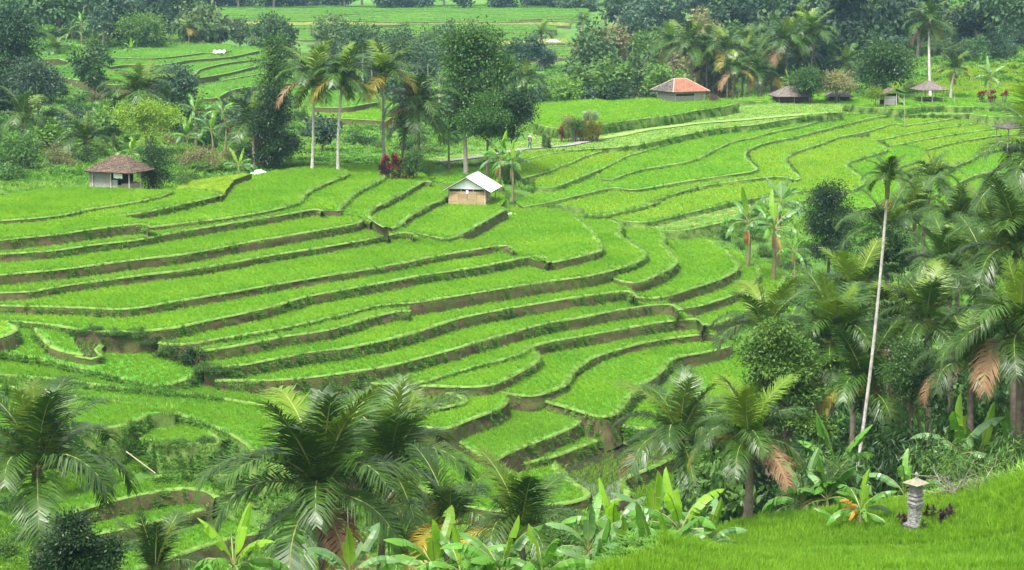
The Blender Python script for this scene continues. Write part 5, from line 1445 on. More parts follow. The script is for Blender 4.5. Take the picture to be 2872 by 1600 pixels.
fill((0, 500, 1280, 1435), 8, (0.4, 0.9), ['leaf_mid', 'leaf_light'], 'shrub', 'low weedy shrub by the lower left palm', 'shrub', 'weeds by the lower left palm', 44, lo=50)
fill((250, 640, 1100, 1190), 4, (0.5, 1.0), ['leaf_mid', 'leaf_light', 'leaf_bamboo'], 'shrub', 'creeper-covered bush on the gully bank of the left slope', 'shrub', 'gully bank bushes', 45, lo=60, zs=(0.5, 0.8))
fill((0, 1150, 255, 475), 72, (0.9, 2.0), ['leaf_mid', 'leaf_light', 'leaf_bamboo', 'leaf_tan', 'leaf_dark', 'leaf_mid'], 'shrub', 'shrub in the belt behind the middle hillside fields', 'shrub', 'shrub belt behind the middle fields', 46, lo=150)
fill((1350, 2350, 215, 262), 24, (1.0, 2.0), ['leaf_mid', 'leaf_dark', 'leaf_light', 'leaf_tan'], 'shrub', 'shrub along the back edge of the plateau field', 'shrub', 'shrubs behind the plateau field', 47, lo=250)
fill((1780, 2150, 540, 720), 16, (0.6, 1.3), ['leaf_mid', 'leaf_dark', 'leaf_light'], 'shrub', 'dark shrub under the banana clump on the slope', 'shrub', 'shrubs under the slope bananas', 48, lo=100)
fill((330, 520, 830, 960), 14, (0.35, 0.8), ['leaf_mid', 'leaf_dark', 'leaf_light'], 'shrub', 'ferny shrub in the gully between the two slopes', 'shrub', 'gully shrubs', 49, lo=100, zs=(0.6, 0.9))
fill((430, 1300, 60, 250), 34, (1.4, 2.8), ['forest_b', 'forest_c', 'leaf_blue', 'leaf_light'], 'shrub', 'hazy bush on the slopes below the far terraces', 'shrub', 'bushes below the far terraces', 50, lo=230)
fill((2230, 2576, 90, 178), 28, (1.8, 3.6), ['forest_a', 'forest_b', 'leaf_blue', 'forest_c'], 'shrub', 'bushy tree at the foot of the far forest hill', 'shrub', 'bushes at the forest foot', 52, lo=322, zs=(.9, 1.4))
for i, (x, y, r) in enumerate(((190, 840, .5), (215, 842, .6), (240, 845, .7), (268, 848, .8), (295, 850, .8), (300, 868, .7), (318, 848, .6), (345, 854, .8), (372, 866, .9), (398, 878, 1.0), (428, 892, 1.0), (458, 904, 1.05), (488, 916, 1.1), (520, 934, .95), (556, 944, .8), (412, 900, .8), (470, 925, .8), (590, 950, .7))):
    rng = np.random.default_rng(700 + i)
    p = ground_hit(x, y, 100, 170)
    plant('shrub', 'dark ferny shrub in the gully between the two slopes', 'shrub', p, r, BUSH[i % 5], BTRUNK[i % 2], ('leaf_dark', 'leaf_mid', 'leaf_mid')[i % 3], rng, 'gully shrubs', .8)
for i, (x, y, r) in enumerate(((345, 1124, 1.1), (415, 1122, 1.1), (450, 1126, 1.0), (485, 1122, 1.1), (520, 1116, 1.0), (552, 1112, .9), (585, 1108, .9), (330, 1152, .9))):
    rng = np.random.default_rng(740 + i)
    p = ground_hit(x, y, 90, 140)
    plant('shrub', 'leafy shrub on the gully bank of the left slope', 'shrub', p, r * .62, BUSH[i % 5], BTRUNK[i % 2], ('leaf_mid', 'leaf_light', 'leaf_light', 'leaf_bamboo')[i % 4], rng, 'gully bank bushes', .75)

# ---------------------------------------------------------------- built things
def stripes(name, c1, c2, c3, scale, axis='Z', rough=0.8, noise=6.0):
    """weathered material with fine bands along one axis (boards, weave)"""
    m, nt, out = _new(name)
    L = nt.links
    tc = nt.nodes.new("ShaderNodeTexCoord")
    w = nt.nodes.new("ShaderNodeTexWave"); w.bands_direction = axis
    w.inputs["Scale"].default_value = scale; w.inputs["Distortion"].default_value = 2.0; w.inputs["Detail"].default_value = 3
    L.new(tc.outputs["Object"], w.inputs["Vector"])
    a = _ramp(nt, w.outputs["Fac"], [(0.2, c1), (0.8, c2)])
    n = _ramp(nt, _noise(nt, noise, 6, 0.7, 'obj'), [(0.45, (0, 0, 0)), (0.75, (0.8, 0.8, 0.8))])
    bw = nt.nodes.new("ShaderNodeRGBToBW"); L.new(n, bw.inputs[0])
    oi = nt.nodes.new("ShaderNodeObjectInfo"); mr = nt.nodes.new("ShaderNodeMapRange"); mr.inputs[3].default_value = .78; mr.inputs[4].default_value = 1.2
    L.new(oi.outputs["Random"], mr.inputs[0])
    hs = nt.nodes.new("ShaderNodeHueSaturation"); L.new(mr.outputs[0], hs.inputs["Value"]); L.new(_mix(nt, bw.outputs[0], a, c3), hs.inputs["Color"])
    p = nt.nodes.new("ShaderNodeBsdfPrincipled"); p.inputs["Roughness"].default_value = rough
    L.new(hs.outputs[0], p.inputs["Base Color"])
    b = nt.nodes.new("ShaderNodeBump"); b.inputs["Strength"].default_value = 0.4; b.inputs["Distance"].default_value = 0.02
    L.new(w.outputs["Fac"], b.inputs["Height"]); L.new(b.outputs[0], p.inputs["Normal"])
    L.new(p.outputs[0], out.inputs[0])
    return m
stripes('bamboo_mat', (0.30, 0.20, 0.10), (0.44, 0.32, 0.18), (0.17, 0.11, 0.06), 9, 'X')
stripes('grey_plank', (0.22, 0.21, 0.20), (0.34, 0.325, 0.30), (0.09, 0.085, 0.08), 6, 'Z')
stripes('pale_plank', (0.33, 0.31, 0.27), (0.45, 0.42, 0.36), (0.22, 0.2, 0.17), 6, 'Z')
solidmat('tin_white', (0.62, 0.66, 0.72), (0.80, 0.82, 0.86), 1.2, 0.45, coord='obj', stops=[(0.25, (0.34, 0.35, 0.37)), (0.42, (0.52, 0.55, 0.60)), (0.6, (0.62, 0.65, 0.70)), (0.8, (0.70, 0.72, 0.75))])
solidmat('tin_rust', (0.12, 0.13, 0.15), (0.25, 0.24, 0.24), 3, 0.6, coord='obj')
solidmat('post_wood', (0.20, 0.16, 0.12), (0.38, 0.33, 0.26), 5, 0.85, coord='obj', bump=0.3)
solidmat('pale_post', (0.36, 0.33, 0.28), (0.50, 0.46, 0.40), 5, 0.85, coord='obj')
solidmat('dark_wood', (0.025, 0.02, 0.016), (0.07, 0.055, 0.045), 5, 0.9, coord='obj')
solidmat('tile_brown', (0.07, 0.05, 0.038), (0.22, 0.14, 0.09), 3.5, 0.9, coord='obj', stops=[(0.25, (0.04, 0.035, 0.03)), (0.45, (0.09, 0.066, 0.048)), (0.6, (0.15, 0.105, 0.072)), (0.78, (0.25, 0.22, 0.18))])
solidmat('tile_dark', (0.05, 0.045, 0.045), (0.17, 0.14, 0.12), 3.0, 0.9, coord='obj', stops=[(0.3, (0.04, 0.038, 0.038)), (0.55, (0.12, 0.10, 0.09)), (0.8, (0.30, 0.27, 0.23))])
solidmat('tile_red', (0.24, 0.095, 0.06), (0.36, 0.165, 0.11), 2.0, 0.85, coord='obj')
solidmat('ridge_tile', (0.42, 0.27, 0.20), (0.55, 0.42, 0.33), 3, 0.85, coord='obj')
solidmat('thatch', (0.10, 0.085, 0.075), (0.24, 0.20, 0.17), 4, 0.95, coord='obj', bump=0.8, bscale=14)
solidmat('stone', (0.26, 0.25, 0.235), (0.46, 0.44, 0.42), 6, 0.9, coord='obj', bump=0.8, bscale=18, stops=[(0.25, (0.07, 0.072, 0.06)), (0.45, (0.19, 0.185, 0.17)), (0.7, (0.32, 0.31, 0.295))])
solidmat('mossy_stone', (0.22, 0.23, 0.15), (0.42, 0.38, 0.28), 5, 0.95, coord='obj', bump=0.7, bscale=16, stops=[(0.25, (0.12, 0.14, 0.07)), (0.5, (0.24, 0.22, 0.15)), (0.75, (0.34, 0.30, 0.21))])
solidmat('white_cloth', (0.74, 0.73, 0.71), (0.84, 0.83, 0.81), 2, 0.9, coord='obj')
solidmat('sack_white', (0.55, 0.50, 0.46), (0.78, 0.74, 0.70), 4, 0.9, coord='obj', bump=0.3)
solidmat('wall_and_gable_white', (0.72, 0.73, 0.74), (0.80, 0.80, 0.80), 1, 0.8, coord='obj')
solidmat('gravel', (0.19, 0.18, 0.17), (0.30, 0.28, 0.265), 3, 0.95, bump=0.4, bscale=20)
solidmat('dry_fibre', (0.07, 0.04, 0.03), (0.15, 0.09, 0.06), 6, 0.95, coord='obj')
solidmat('skin', (0.30, 0.17, 0.11), (0.36, 0.21, 0.14), 8, 0.6, coord='obj')
solidmat('cloth_dark', (0.012, 0.013, 0.018), (0.03, 0.03, 0.04), 8, 0.9, coord='obj')
solidmat('cloth_teal', (0.015, 0.09, 0.12), (0.03, 0.14, 0.17), 8, 0.85, coord='obj')
solidmat('cloth_pink', (0.40, 0.18, 0.16), (0.50, 0.26, 0.22), 8, 0.85, coord='obj')
solidmat('hat_straw', (0.72, 0.62, 0.52), (0.82, 0.75, 0.66), 8, 0.85, coord='obj')
m, nt, out = _new('falling_water')
p = nt.nodes.new("ShaderNodeBsdfPrincipled"); p.inputs["Base Color"].default_value = (0.82, 0.86, 0.88, 1); p.inputs["Roughness"].default_value = 0.25
nt.links.new(p.outputs[0], out.inputs[0])

def part(name, mb, mats, parent, smooth=False, loc=(0, 0, 0), rot=(0, 0, 0)):
    return obj(name, mb.mesh(name, mats if isinstance(mats, (list, tuple)) else [mats], smooth), parent, loc, rot)
def post(parent, x, y, z0, z1, r=0.05, mat='post_wood', name='post', lean=(0, 0)):
    mb = MB(); t = np.linspace(0, 1, 5)
    mb.tube(np.stack([x + lean[0] * t, y + lean[1] * t, z0 + (z1 - z0) * t], 1), r * (1.06 - 0.14 * t), 7)
    return part(name, mb, mat, parent, True)

def sheet(parent, A, B, C, D, mat, name='roof_sheet', waves=9, amp=0.018, rows=3, thick=0.012):
    """corrugated sheet, A-B the eave, D-C the ridge; ridges run from eave to ridge"""
    A, B, C, D = map(lambda q: np.array(q, float), (A, B, C, D))
    n = waves * 4 + 1
    u = np.linspace(0, 1, n)[:, None]
    nrm = np.cross(B - A, D - A); nrm /= np.linalg.norm(nrm)
    V = []
    for sgn in (0, -thick):
        for r in range(rows):
            t = r / (rows - 1)
            e = (A * (1 - t) + D * t) * (1 - u) + (B * (1 - t) + C * t) * u
            V.append(e + nrm * (amp * np.sin(u * waves * 2 * math.pi) + sgn))
    V = np.vstack(V)
    F = []
    for s_ in range(2):
        o = s_ * rows * n
        for r in range(rows - 1):
            for k in range(n - 1):
                f = (o + r * n + k, o + r * n + k + 1, o + (r + 1) * n + k + 1, o + (r + 1) * n + k)
                F.append(f if s_ == 0 else f[::-1])
    mb = MB(); mb.add(V, F)
    return part(name, mb, mat, parent)

def tile_plane(parent, A, B, C, D, mat, rng, tw=0.24, th=0.26, name='roof_tiles', miss=0.0, skip=None, jit=0.012):
    """courses of single tiles between eave A-B and ridge D-C; each tile its own thin slab"""
    A, B, C, D = map(lambda q: np.array(q, float), (A, B, C, D))
    up = (D + C) / 2 - (A + B) / 2; H_ = np.linalg.norm(up); along = (B - A) / np.linalg.norm(B - A)
    nrm = np.cross(along, up / H_); nrm /= np.linalg.norm(nrm)
    if nrm[2] < 0: nrm = -nrm
    rows = max(3, int(H_ / th))
    mb = MB()
    for r in range(rows):
        t0, t1 = r / rows, (r + 1.18) / rows
        L0, R0 = A + (D - A) * t0, B + (C - B) * t0
        w = np.linalg.norm(R0 - L0); k = max(1, int(round(w / tw)))
        uv = (R0 - L0) / max(w, 1e-6)
        step = w / k
        sl = (D + C - A - B) / 2 * (t1 - t0)
        for c in range(k):
            if rng.random() < miss or (skip and skip((c + .5) / k, (r + .5) / rows)): continue
            p = L0 + uv * step * (c + 0.04) + nrm * (0.03 + rng.normal(0, jit))
            q = uv * step * 0.93
            sl2 = sl * rng.uniform(0.96, 1.03)
            tk = nrm * 0.028
            mid = nrm * 0.022
            V = [p + tk, p + q * .5 + tk + mid, p + q + tk, p + q + sl2, p + q * .5 + sl2 + mid, p + sl2, p, p + q]
            mb.add(V, [(0, 1, 4, 5), (1, 2, 3, 4), (6, 7, 2, 1, 0)])
    o = part(name, mb, mat, parent)
    o["kind"] = 'stuff'
    return o

# ---- hut with the white tin roof
def tin_hut():
    c = unproj(1256.8 + 54, 577.5, LEV(11.65))
    root = empty('field_hut', (c[0] + 0.45, c[1] + 2.2, LEV(11.65) - .03), rad(-12))
    tag(root, 'small bamboo-walled field hut with a bright white tin gable roof', 'hut')
    W, Dp, hw, ap = 1.85, 2.1, 1.62, 2.78          # half width, half depth, wall top, ridge height
    rng = np.random.default_rng(8)
    base = MB(); base.box((-W - .05, -Dp - .05, -0.6), (W + .05, Dp + .05, 0.06)); part('plinth', base, 'grey_plank', root)
    for i in range(4):                              # woven panels, four courses of four
        for j in range(4):
            x0 = -W + j * W / 2; x1 = x0 + W / 2
            z0 = 0.06 + i * 0.335; z1 = z0 + 0.33
            mb = MB(); y = -Dp - 0.02 + rng.normal(0, .008)
            mb.box((x0 + .012, y - 0.022, z0 + rng.normal(0, .008)), (x1 - .012, y + .012, z1 + rng.normal(0, .01)))
            part('wall_panel', mb, 'bamboo_mat', root)
    for i in range(4):
        mb = MB(); z0 = 0.06 + i * 0.335
        mb.box((W - 0.62, -Dp + .4, z0), (W - 0.58, Dp - .1, z0 + .325)); part('wall_panel', mb, 'bamboo_mat', root)
    mb = MB(); mb.box((-W, Dp - .06, 0.06), (W - .6, Dp, hw)); part('back_wall', mb, 'dark_wood', root)
    mb = MB(); mb.box((-W, -Dp + .1, 0.06), (-W + .05, Dp - .1, hw - .1)); part('side_wall', mb, 'bamboo_mat', root)
    mb = MB(); mb.box((-W + .06, -Dp + .08, hw - .14), (W - .62, -Dp + .12, hw + .05)); part('eave_gap_shade', mb, 'dark_wood', root)  # dark strip standing in for the shade of the open gap
    for x, y in ((-W, -Dp), (W - .12, -Dp - .05), (W + .05, -Dp + .5), (W + .1, -Dp + 1.2), (W, Dp), (-W, Dp), (-W + 1.2, -Dp + .05), (-W + 2.4, -Dp + .05)):
        post(root, x, y, -0.3, hw + 0.02, 0.055, 'pale_post' if x > W - .2 and y < -Dp + .1 else 'post_wood')
    mb = MB(); mb.tube([(W - .1, -Dp + .3, 0.95), (W + .5, -Dp + .2, 0.93)], [0.03, 0.03], 6); part('rail', mb, 'post_wood', root)
    # gable of tin sheet, coloured whiter so the dim front reads as lit
    f = -Dp - 0.06
    mb = MB(); n = 33
    xs = np.linspace(-W, W - .05, n); zt = hw + 0.02 + (ap - hw - 0.10) * (1 - np.abs(xs) / W)
    yy_ = f + 0.012 * np.sin(np.arange(n) * 1.6)
    V = [(x, y, hw - 0.0) for x, y in zip(xs, yy_)] + [(x, y, max(z, hw + .01)) for x, y, z in zip(xs, yy_, zt)]
    mb.add(V, [(k, k + 1, n + k + 1, n + k) for k in range(n - 1)]); part('gable_panel', mb, 'wall_and_gable_white', root)
    ov = 0.55
    e = hw - 0.20
    for sg in (-1, 1):
        for k in range(3):
            y0 = -Dp - .5 + k * (2 * Dp + 1.0) / 3; y1 = y0 + (2 * Dp + 1.0) / 3 + 0.06
            A, B = (sg * (W + ov), y0, e + .004 * k), (sg * (W + ov), y1, e + .004 * k)
            Cc, Dd = (0, y1, ap + .02 + .004 * k), (0, y0, ap + .02 + .004 * k)
            if sg > 0: sheet(root, A, B, Cc, Dd, 'tin_white', waves=8)
            else: sheet(root, B, A, Dd, Cc, 'tin_white', waves=8)
    mb = MB(); mb.tube([(0, -Dp - .5, ap + .045), (0, Dp + .5, ap + .045)], [0.05, 0.05], 6); part('ridge_cap', mb, 'tin_white', root)
    for sg in (-1, 1):
        mb = MB(); mb.tube([(0, f - .42, ap - .05), (sg * (W + ov - .05), f - .42, e - .03)], [0.035, 0.035], 5); part('rafter', mb, 'dark_wood', root)
    mb = MB(); mb.box((-.12, f - .045, 1.18), (.10, f - .03, 1.5)); part('hanging_bottle', mb, 'white_cloth', root)
tin_hut()

def hip_roof(root, hx, hy, ze, zr, rl, rng, mats, tw=0.24, th=0.26, skip=None, miss=0.0, ridge='tile_brown'):
    """hipped roof, half sizes hx hy at the eave, ridge half length rl; mats: front, right, back, left"""
    a, b, c, d = (-hx, -hy, ze), (hx, -hy, ze), (hx, hy, ze), (-hx, hy, ze)
    r0, r1 = (-rl, 0, zr), (rl, 0, zr)
    planes = [(a, b, r1, r0), (b, c, r1, r1), (c, d, r0, r1), (d, a, r0, r0)]
    mb = MB()
    V = [np.array(q) - np.array([0, 0, .03]) for q in (a, b, c, d, r0, r1)]
    mb.add(V, [(0, 1, 5, 4), (1, 2, 5), (2, 3, 4, 5), (3, 0, 4)]); rf = part('roof', mb, 'dark_wood', root)
    for i, (pl, mt) in enumerate(zip(planes, mats)):
        if mt: tile_plane(rf, *pl, mt, rng, tw, th, skip=skip if i == 3 else None, miss=miss)
    for p, q in ((a, r0), (b, r1), (c, r1), (d, r0), (r0, r1)):
        mb = MB(); p, q = np.array(p) + (0, 0, .04), np.array(q) + (0, 0, .05)
        mb.tube([p, (p + q) / 2 + (0, 0, .01), q], [0.07, 0.07, 0.07], 6); part('ridge', mb, ridge, rf, True)
    return rf

# ---- tiled open shelter on the left
def tiled_shelter():
    rng = np.random.default_rng(18)
    c = unproj(363, 533, LEV(14.3))
    th = rad(-22)
    hx, hy = 1.95, 1.55
    ctr = c[:2] - np.array([math.cos(th) * hx + math.sin(th) * hy, math.sin(th) * hx - math.cos(th) * hy])
    root = empty('field_shelter', (ctr[0], ctr[1], LEV(14.3)), th)
    tag(root, 'open field shelter with a mossy brown tiled hip roof and grey plank walls', 'hut')
    for x, y, mt in ((-hx, -hy, 'pale_post'), (0.0, -hy, 'pale_post'), (hx, -hy, 'pale_post'), (hx, hy * .15, 'pale_post'), (hx, hy, 'dark_wood'), (-hx, hy, 'dark_wood'), (0.75, 0.2, 'dark_wood')):
        post(root, x, y, -0.2, 1.72, 0.055, mt)
    for i in range(6):                                # planks of the left half
        z = 0.05 + i * 0.26
        mb = MB(); mb.box((-hx - .45, -hy + .10 + rng.normal(0, .006), z), (-0.03, -hy + .13, z + .25)); part('plank', mb, 'grey_plank', root)
        if i < 3:
            mb = MB(); mb.box((0.03, -hy + .12 + rng.normal(0, .006), z), (0.62, -hy + .15, z + .25)); part('plank', mb, 'grey_plank', root)
        mb = MB(); mb.box((-hx - .5, -hy + .14, z), (-hx - .46, hy - .2, z + .25)); part('plank', mb, 'grey_plank', root)
    mb = MB(); mb.box((-hx, hy - .1, 0), (0.4, hy - .05, 1.5)); part('back_wall', mb, 'dark_wood', root)
    mb = MB(); mb.box((0.8, -hy + .5, 0.0), (1.7, hy * .6, 0.45)); part('bench', mb, 'post_wood', root)
    mb = MB(); mb.box((0.7, -hy + .6, 0.65), (1.8, -hy + .65, 0.72)); part('rail', mb, 'dark_wood', root)
    # white cloth hanging under the eave
    mb = MB(); n = 12
    xs = np.linspace(0.28, 1.22, n)
    V = [(x, -hy + .02 + .03 * math.sin(k * 1.3), 1.62 - 0.05 * (k % 2) * .5) for k, x in enumerate(xs)] + [(x, -hy + .04 + .05 * math.sin(k * 1.1), 0.98 + .02 * math.sin(k)) for k, x in enumerate(xs)]
    mb.add(V, [(n + k, n + k + 1, k + 1, k) for k in range(n - 1)])
    cl = part('hanging_cloth', mb, 'white_cloth', None)
    cl.location = root.location; cl.rotation_euler = root.rotation_euler
    tag(cl, 'white cloth hung under the eave of the tiled shelter', 'cloth')
    hip_roof(root, hx + .55, hy + .5, 1.52, 2.82, 0.62, rng, ['tile_brown', 'tile_brown', 'tile_brown', None], 0.2, 0.17, miss=0.01)
    # bare laths on the left hip, tiles gone
    A, Bq, R0 = np.array((-hx - .55, hy + .5, 1.52)), np.array((-hx - .55, -hy - .5, 1.52)), np.array((-.62, 0, 2.82))
    for k in range(11):
        t = (k + .3) / 11
        p, q = A + (R0 - A) * t, Bq + (R0 - Bq) * t
        mb = MB(); mb.tube([p + (0, 0, .05), q + (0, 0, .05)], [.022, .022], 5); part('lath', mb, 'pale_post', root)
    for k in range(9):
        t = (k + .5) / 9
        mb = MB(); mb.tube([A + (Bq - A) * t + (0, 0, .02), R0 + (0, 0, .02)], [.03, .02], 5); part('rafter', mb, 'pale_post', root)
tiled_shelter()

# ---- house with the red roof on the plateau
def red_house():
    rng = np.random.default_rng(19)
    c = unproj(1893, 287.5, 12.9, 1)
    th = rad(28); hx, hy = 2.15, 2.15
    ctr = c[:2] - np.array([math.cos(th) * -hx - math.sin(th) * -hy, math.sin(th) * -hx + math.cos(th) * -hy])
    root = empty('farm_house', (ctr[0], ctr[1], c[2] - 0.05), th)
    tag(root, 'low farm house with a red tile roof turning dark on its left side', 'house')
    for side in range(2):
        for i in range(5):
            z = i * 0.28
            mb = MB()
            if side == 0:
                mb.box((-hx, -hy - .02 + rng.normal(0, .005), z), (0.85, -hy + .02, z + .27))
                mt = 'grey_plank' if i < 3 else ('grey_plank' if i == 3 else 'pale_plank')
                if i == 3: continue
            else:
                mb.box((-hx - .02 + rng.normal(0, .005), -hy, z), (-hx + .02, hy, z + .27)); mt = 'grey_plank'
            part('wall_board', mb, mt, root)
    mb = MB(); mb.box((0.95, -hy - .02, 0.1), (hx, -hy + .03, 1.42)); part('pale_wall', mb, 'pale_plank', root)
    mb = MB(); mb.box((-hx + .05, -hy + .06, 0.0), (hx - .05, hy, 1.4)); part('inner_wall', mb, 'dark_wood', root)
    mb = MB(); mb.box((-hx + .1, -hy - .5, -.3), (hx + .2, -hy + .0, 0.02)); part('plinth', mb, 'stone', root)
    for x, y in ((-hx, -hy - .05), (0.9, -hy - .05), (hx, -hy - .1), (hx + .1, -hy - .3), (hx, hy), (-hx, hy)):
        post(root, x, y, -.2, 1.5, 0.06, 'pale_post')
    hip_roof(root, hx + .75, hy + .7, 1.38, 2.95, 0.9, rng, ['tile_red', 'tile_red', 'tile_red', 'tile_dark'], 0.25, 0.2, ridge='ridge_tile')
    # brown heap beside it
    q = unproj(1780 + 1720 / 7.97, 180 + 830 / 7.97, 12.9, 1)
    cr = crown_mesh('heap', rng, [(0, 0, .25, .9, .6, .65), (.4, .1, .15, .7, .5, .4)], 260, 8, 0.16, None, 0.2, 0.6, 0.1)
    cr.materials.append(MATS['dry_fibre'])
    h = obj('straw_heap', cr, None, q); tag(h, 'brown heap of straw and husks beside the red-roofed house', 'heap')
red_house()

def thatched(gx, gy, dist, hx, hy, wall, rise, rot, label, seed, name='thatched_shelter', walls=False, mat='thatch', drop_to=None):
    """hip roof hut, roof apex at the pixel"""
    rng = np.random.default_rng(seed)
    p = at(gx, gy, dist)
    gz = G(p[0], p[1]) if drop_to is None else p[2] - drop_to
    ze = p[2] - rise
    root = empty(name, (p[0], p[1], gz - .05), rad(rot))
    tag(root, label, 'hut')
    e = ze - gz
    hip_roof(root, hx, hy, e, e + rise, hx * 0.28, rng, [mat] * 4, 0.34, 0.24, ridge=mat)
    for x in (-1, 0, 1):
        for y in (-1, 1):
            post(root, x * (hx - .45), y * (hy - .45), -.4, e + .15, 0.06, 'post_wood')
    if walls:
        mb = MB(); mb.box((-hx + .5, -hy + .6, 0), (hx - .5, hy - .6, e)); part('wall', mb, 'dark_wood', root)
    mb = MB(); mb.box((-hx + .45, -hy + .45, e * .28), (hx - .45, hy - .45, e * .28 + .09)); part('floor_deck', mb, 'dark_wood', root)
thatched(1990, 218, 264, 2.6, 2.2, 1.3, 1.25, 8, 'low wide thatched roof behind the plateau field, right of the palm row', 31, walls=True)
thatched(2110, 229, 265, 1.9, 1.7, 1.0, 0.7, -5, 'small thatched roof barely rising over the plateau field', 32, walls=True)
thatched(2338, 206, 264, 2.0, 1.8, 1.2, 1.05, 10, 'open thatched shelter at the foot of the very tall palm', 33)
thatched(2553, 309, 236, 2.1, 1.9, 1.5, 0.55, 14, 'dark-roofed open shelter on posts at the right edge', 34, mat='tile_dark')

# ---- plank shed under the round dark tree
def shed():
    p = at(2245, 235, 260); gz = G(p[0], p[1])
    root = empty('plank_shed', (p[0], p[1], gz), rad(12)); tag(root, 'small ruined plank shed in the shade of the large round tree', 'shed')
    for x, y in ((-1.5, -1), (0.2, -1), (1.3, -1), (1.3, 1), (-1.5, 1)): post(root, x, y, -.2, 1.6, .06, 'pale_post')
    for i in range(4):
        mb = MB(); mb.box((-1.5, -.98, .1 + i * .3), (0.1, -.94, .37 + i * .3)); part('plank', mb, 'grey_plank', root)
    mb = MB(); mb.box((-1.4, .9, 0), (1.2, .95, 1.5)); part('back_wall', mb, 'dark_wood', root)
    mb = MB(); mb.add([(-1.9, -1.4, 1.55), (0, -1.4, 2.3), (0, 1.4, 2.3), (-1.9, 1.4, 1.55), (1.8, -1.4, 1.55), (1.8, 1.4, 1.55)], [(0, 1, 2, 3), (1, 4, 5, 2)])
    part('roof', mb, 'tile_brown', root)
    mb = MB(); mb.tube([(0.3, -1.1, 1.3), (1.5, -1.2, 0)], [.04, .04], 5); part('prop', mb, 'pale_post', root)
shed()

# ---- houses in the wood at the top left, a tarpaulin and a tiny roof in the distance
def far_house(gx, gy, dist, hx, hy, e, rise, rot, label, roofm, seed, wallm='wall_and_gable_white'):
    rng = np.random.default_rng(seed)
    p = at(gx, gy, dist)
    gz = min(G(p[0], p[1]), p[2] - e - rise)
    root = empty('village_house', (p[0], p[1], p[2] - e - rise), rad(rot)); tag(root, label, 'house')
    mb = MB(); mb.box((-hx, -hy, gz - p[2] + e + rise - .2), (hx, hy, e)); part('wall', mb, wallm, root)
    mb = MB(); mb.add([(-hx, -hy - .02, e), (hx, -hy - .02, e), (0, -hy - .02, e + rise - .15)], [(0, 1, 2)]); part('gable', mb, wallm, root)
    for sg in (-1, 1):
        A, B, Cc, Dd = (sg * (hx + .5), -hy - .5, e - .3), (sg * (hx + .5), hy + .5, e - .3), (0, hy + .5, e + rise), (0, -hy - .5, e + rise)
        tile_plane(root, A, B, Cc, Dd, roofm, rng, 0.5, 0.5)
    for x in (-hx * .5, hx * .5):
        mb = MB(); mb.box((x - .4, -hy - .06, e - 1.7), (x + .4, -hy - .01, e - .7)); part('window', mb, 'dark_wood', root)
far_house(350, -2, 432, 3.2, 4, 2.6, 1.6, 20, 'white-walled village house showing between trees at the upper left', 'tile_dark', 51)
far_house(285, -6, 436, 4.2, 4, 2.2, 2.2, -15, 'grey-roofed village house left of the white-walled one', 'thatch', 52, 'grey_plank')
def tarp(gx, gy, dist, w, dep, label):
    p = at(gx, gy, dist)
    mb = MB(); n = 10
    xs = np.linspace(-w / 2, w / 2, n)
    V = [(x, -dep / 2, 0.05 + .06 * math.sin(i * 2.1)) for i, x in enumerate(xs)] + [(x, 0, 0.5 + .1 * math.sin(i * 1.7)) for i, x in enumerate(xs)] + [(x, dep / 2, 0.1) for x in xs]
    mb.add(V, [(r * n + k, r * n + k + 1, (r + 1) * n + k + 1, (r + 1) * n + k) for r in range(2) for k in range(n - 1)])
    o = part('tarpaulin', mb, 'white_cloth', None); o.location = (p[0], p[1], G(p[0], p[1])); tag(o, label, 'tarpaulin')
tarp(552, 128, 356, 2.2, 1.6, 'pale tarpaulin lying on the distant left terrace')
thatched(1390, 100, 418, 1.6, 1.3, 1.2, .5, 0, 'tiny tin-roofed shelter beside the far upper terraces', 35, mat='tin_white')
thatched(240, 130, 362, 1.8, 1.4, 0.8, .4, 0, 'low shed on the bank of the distant left terraces', 36, mat='tile_dark')

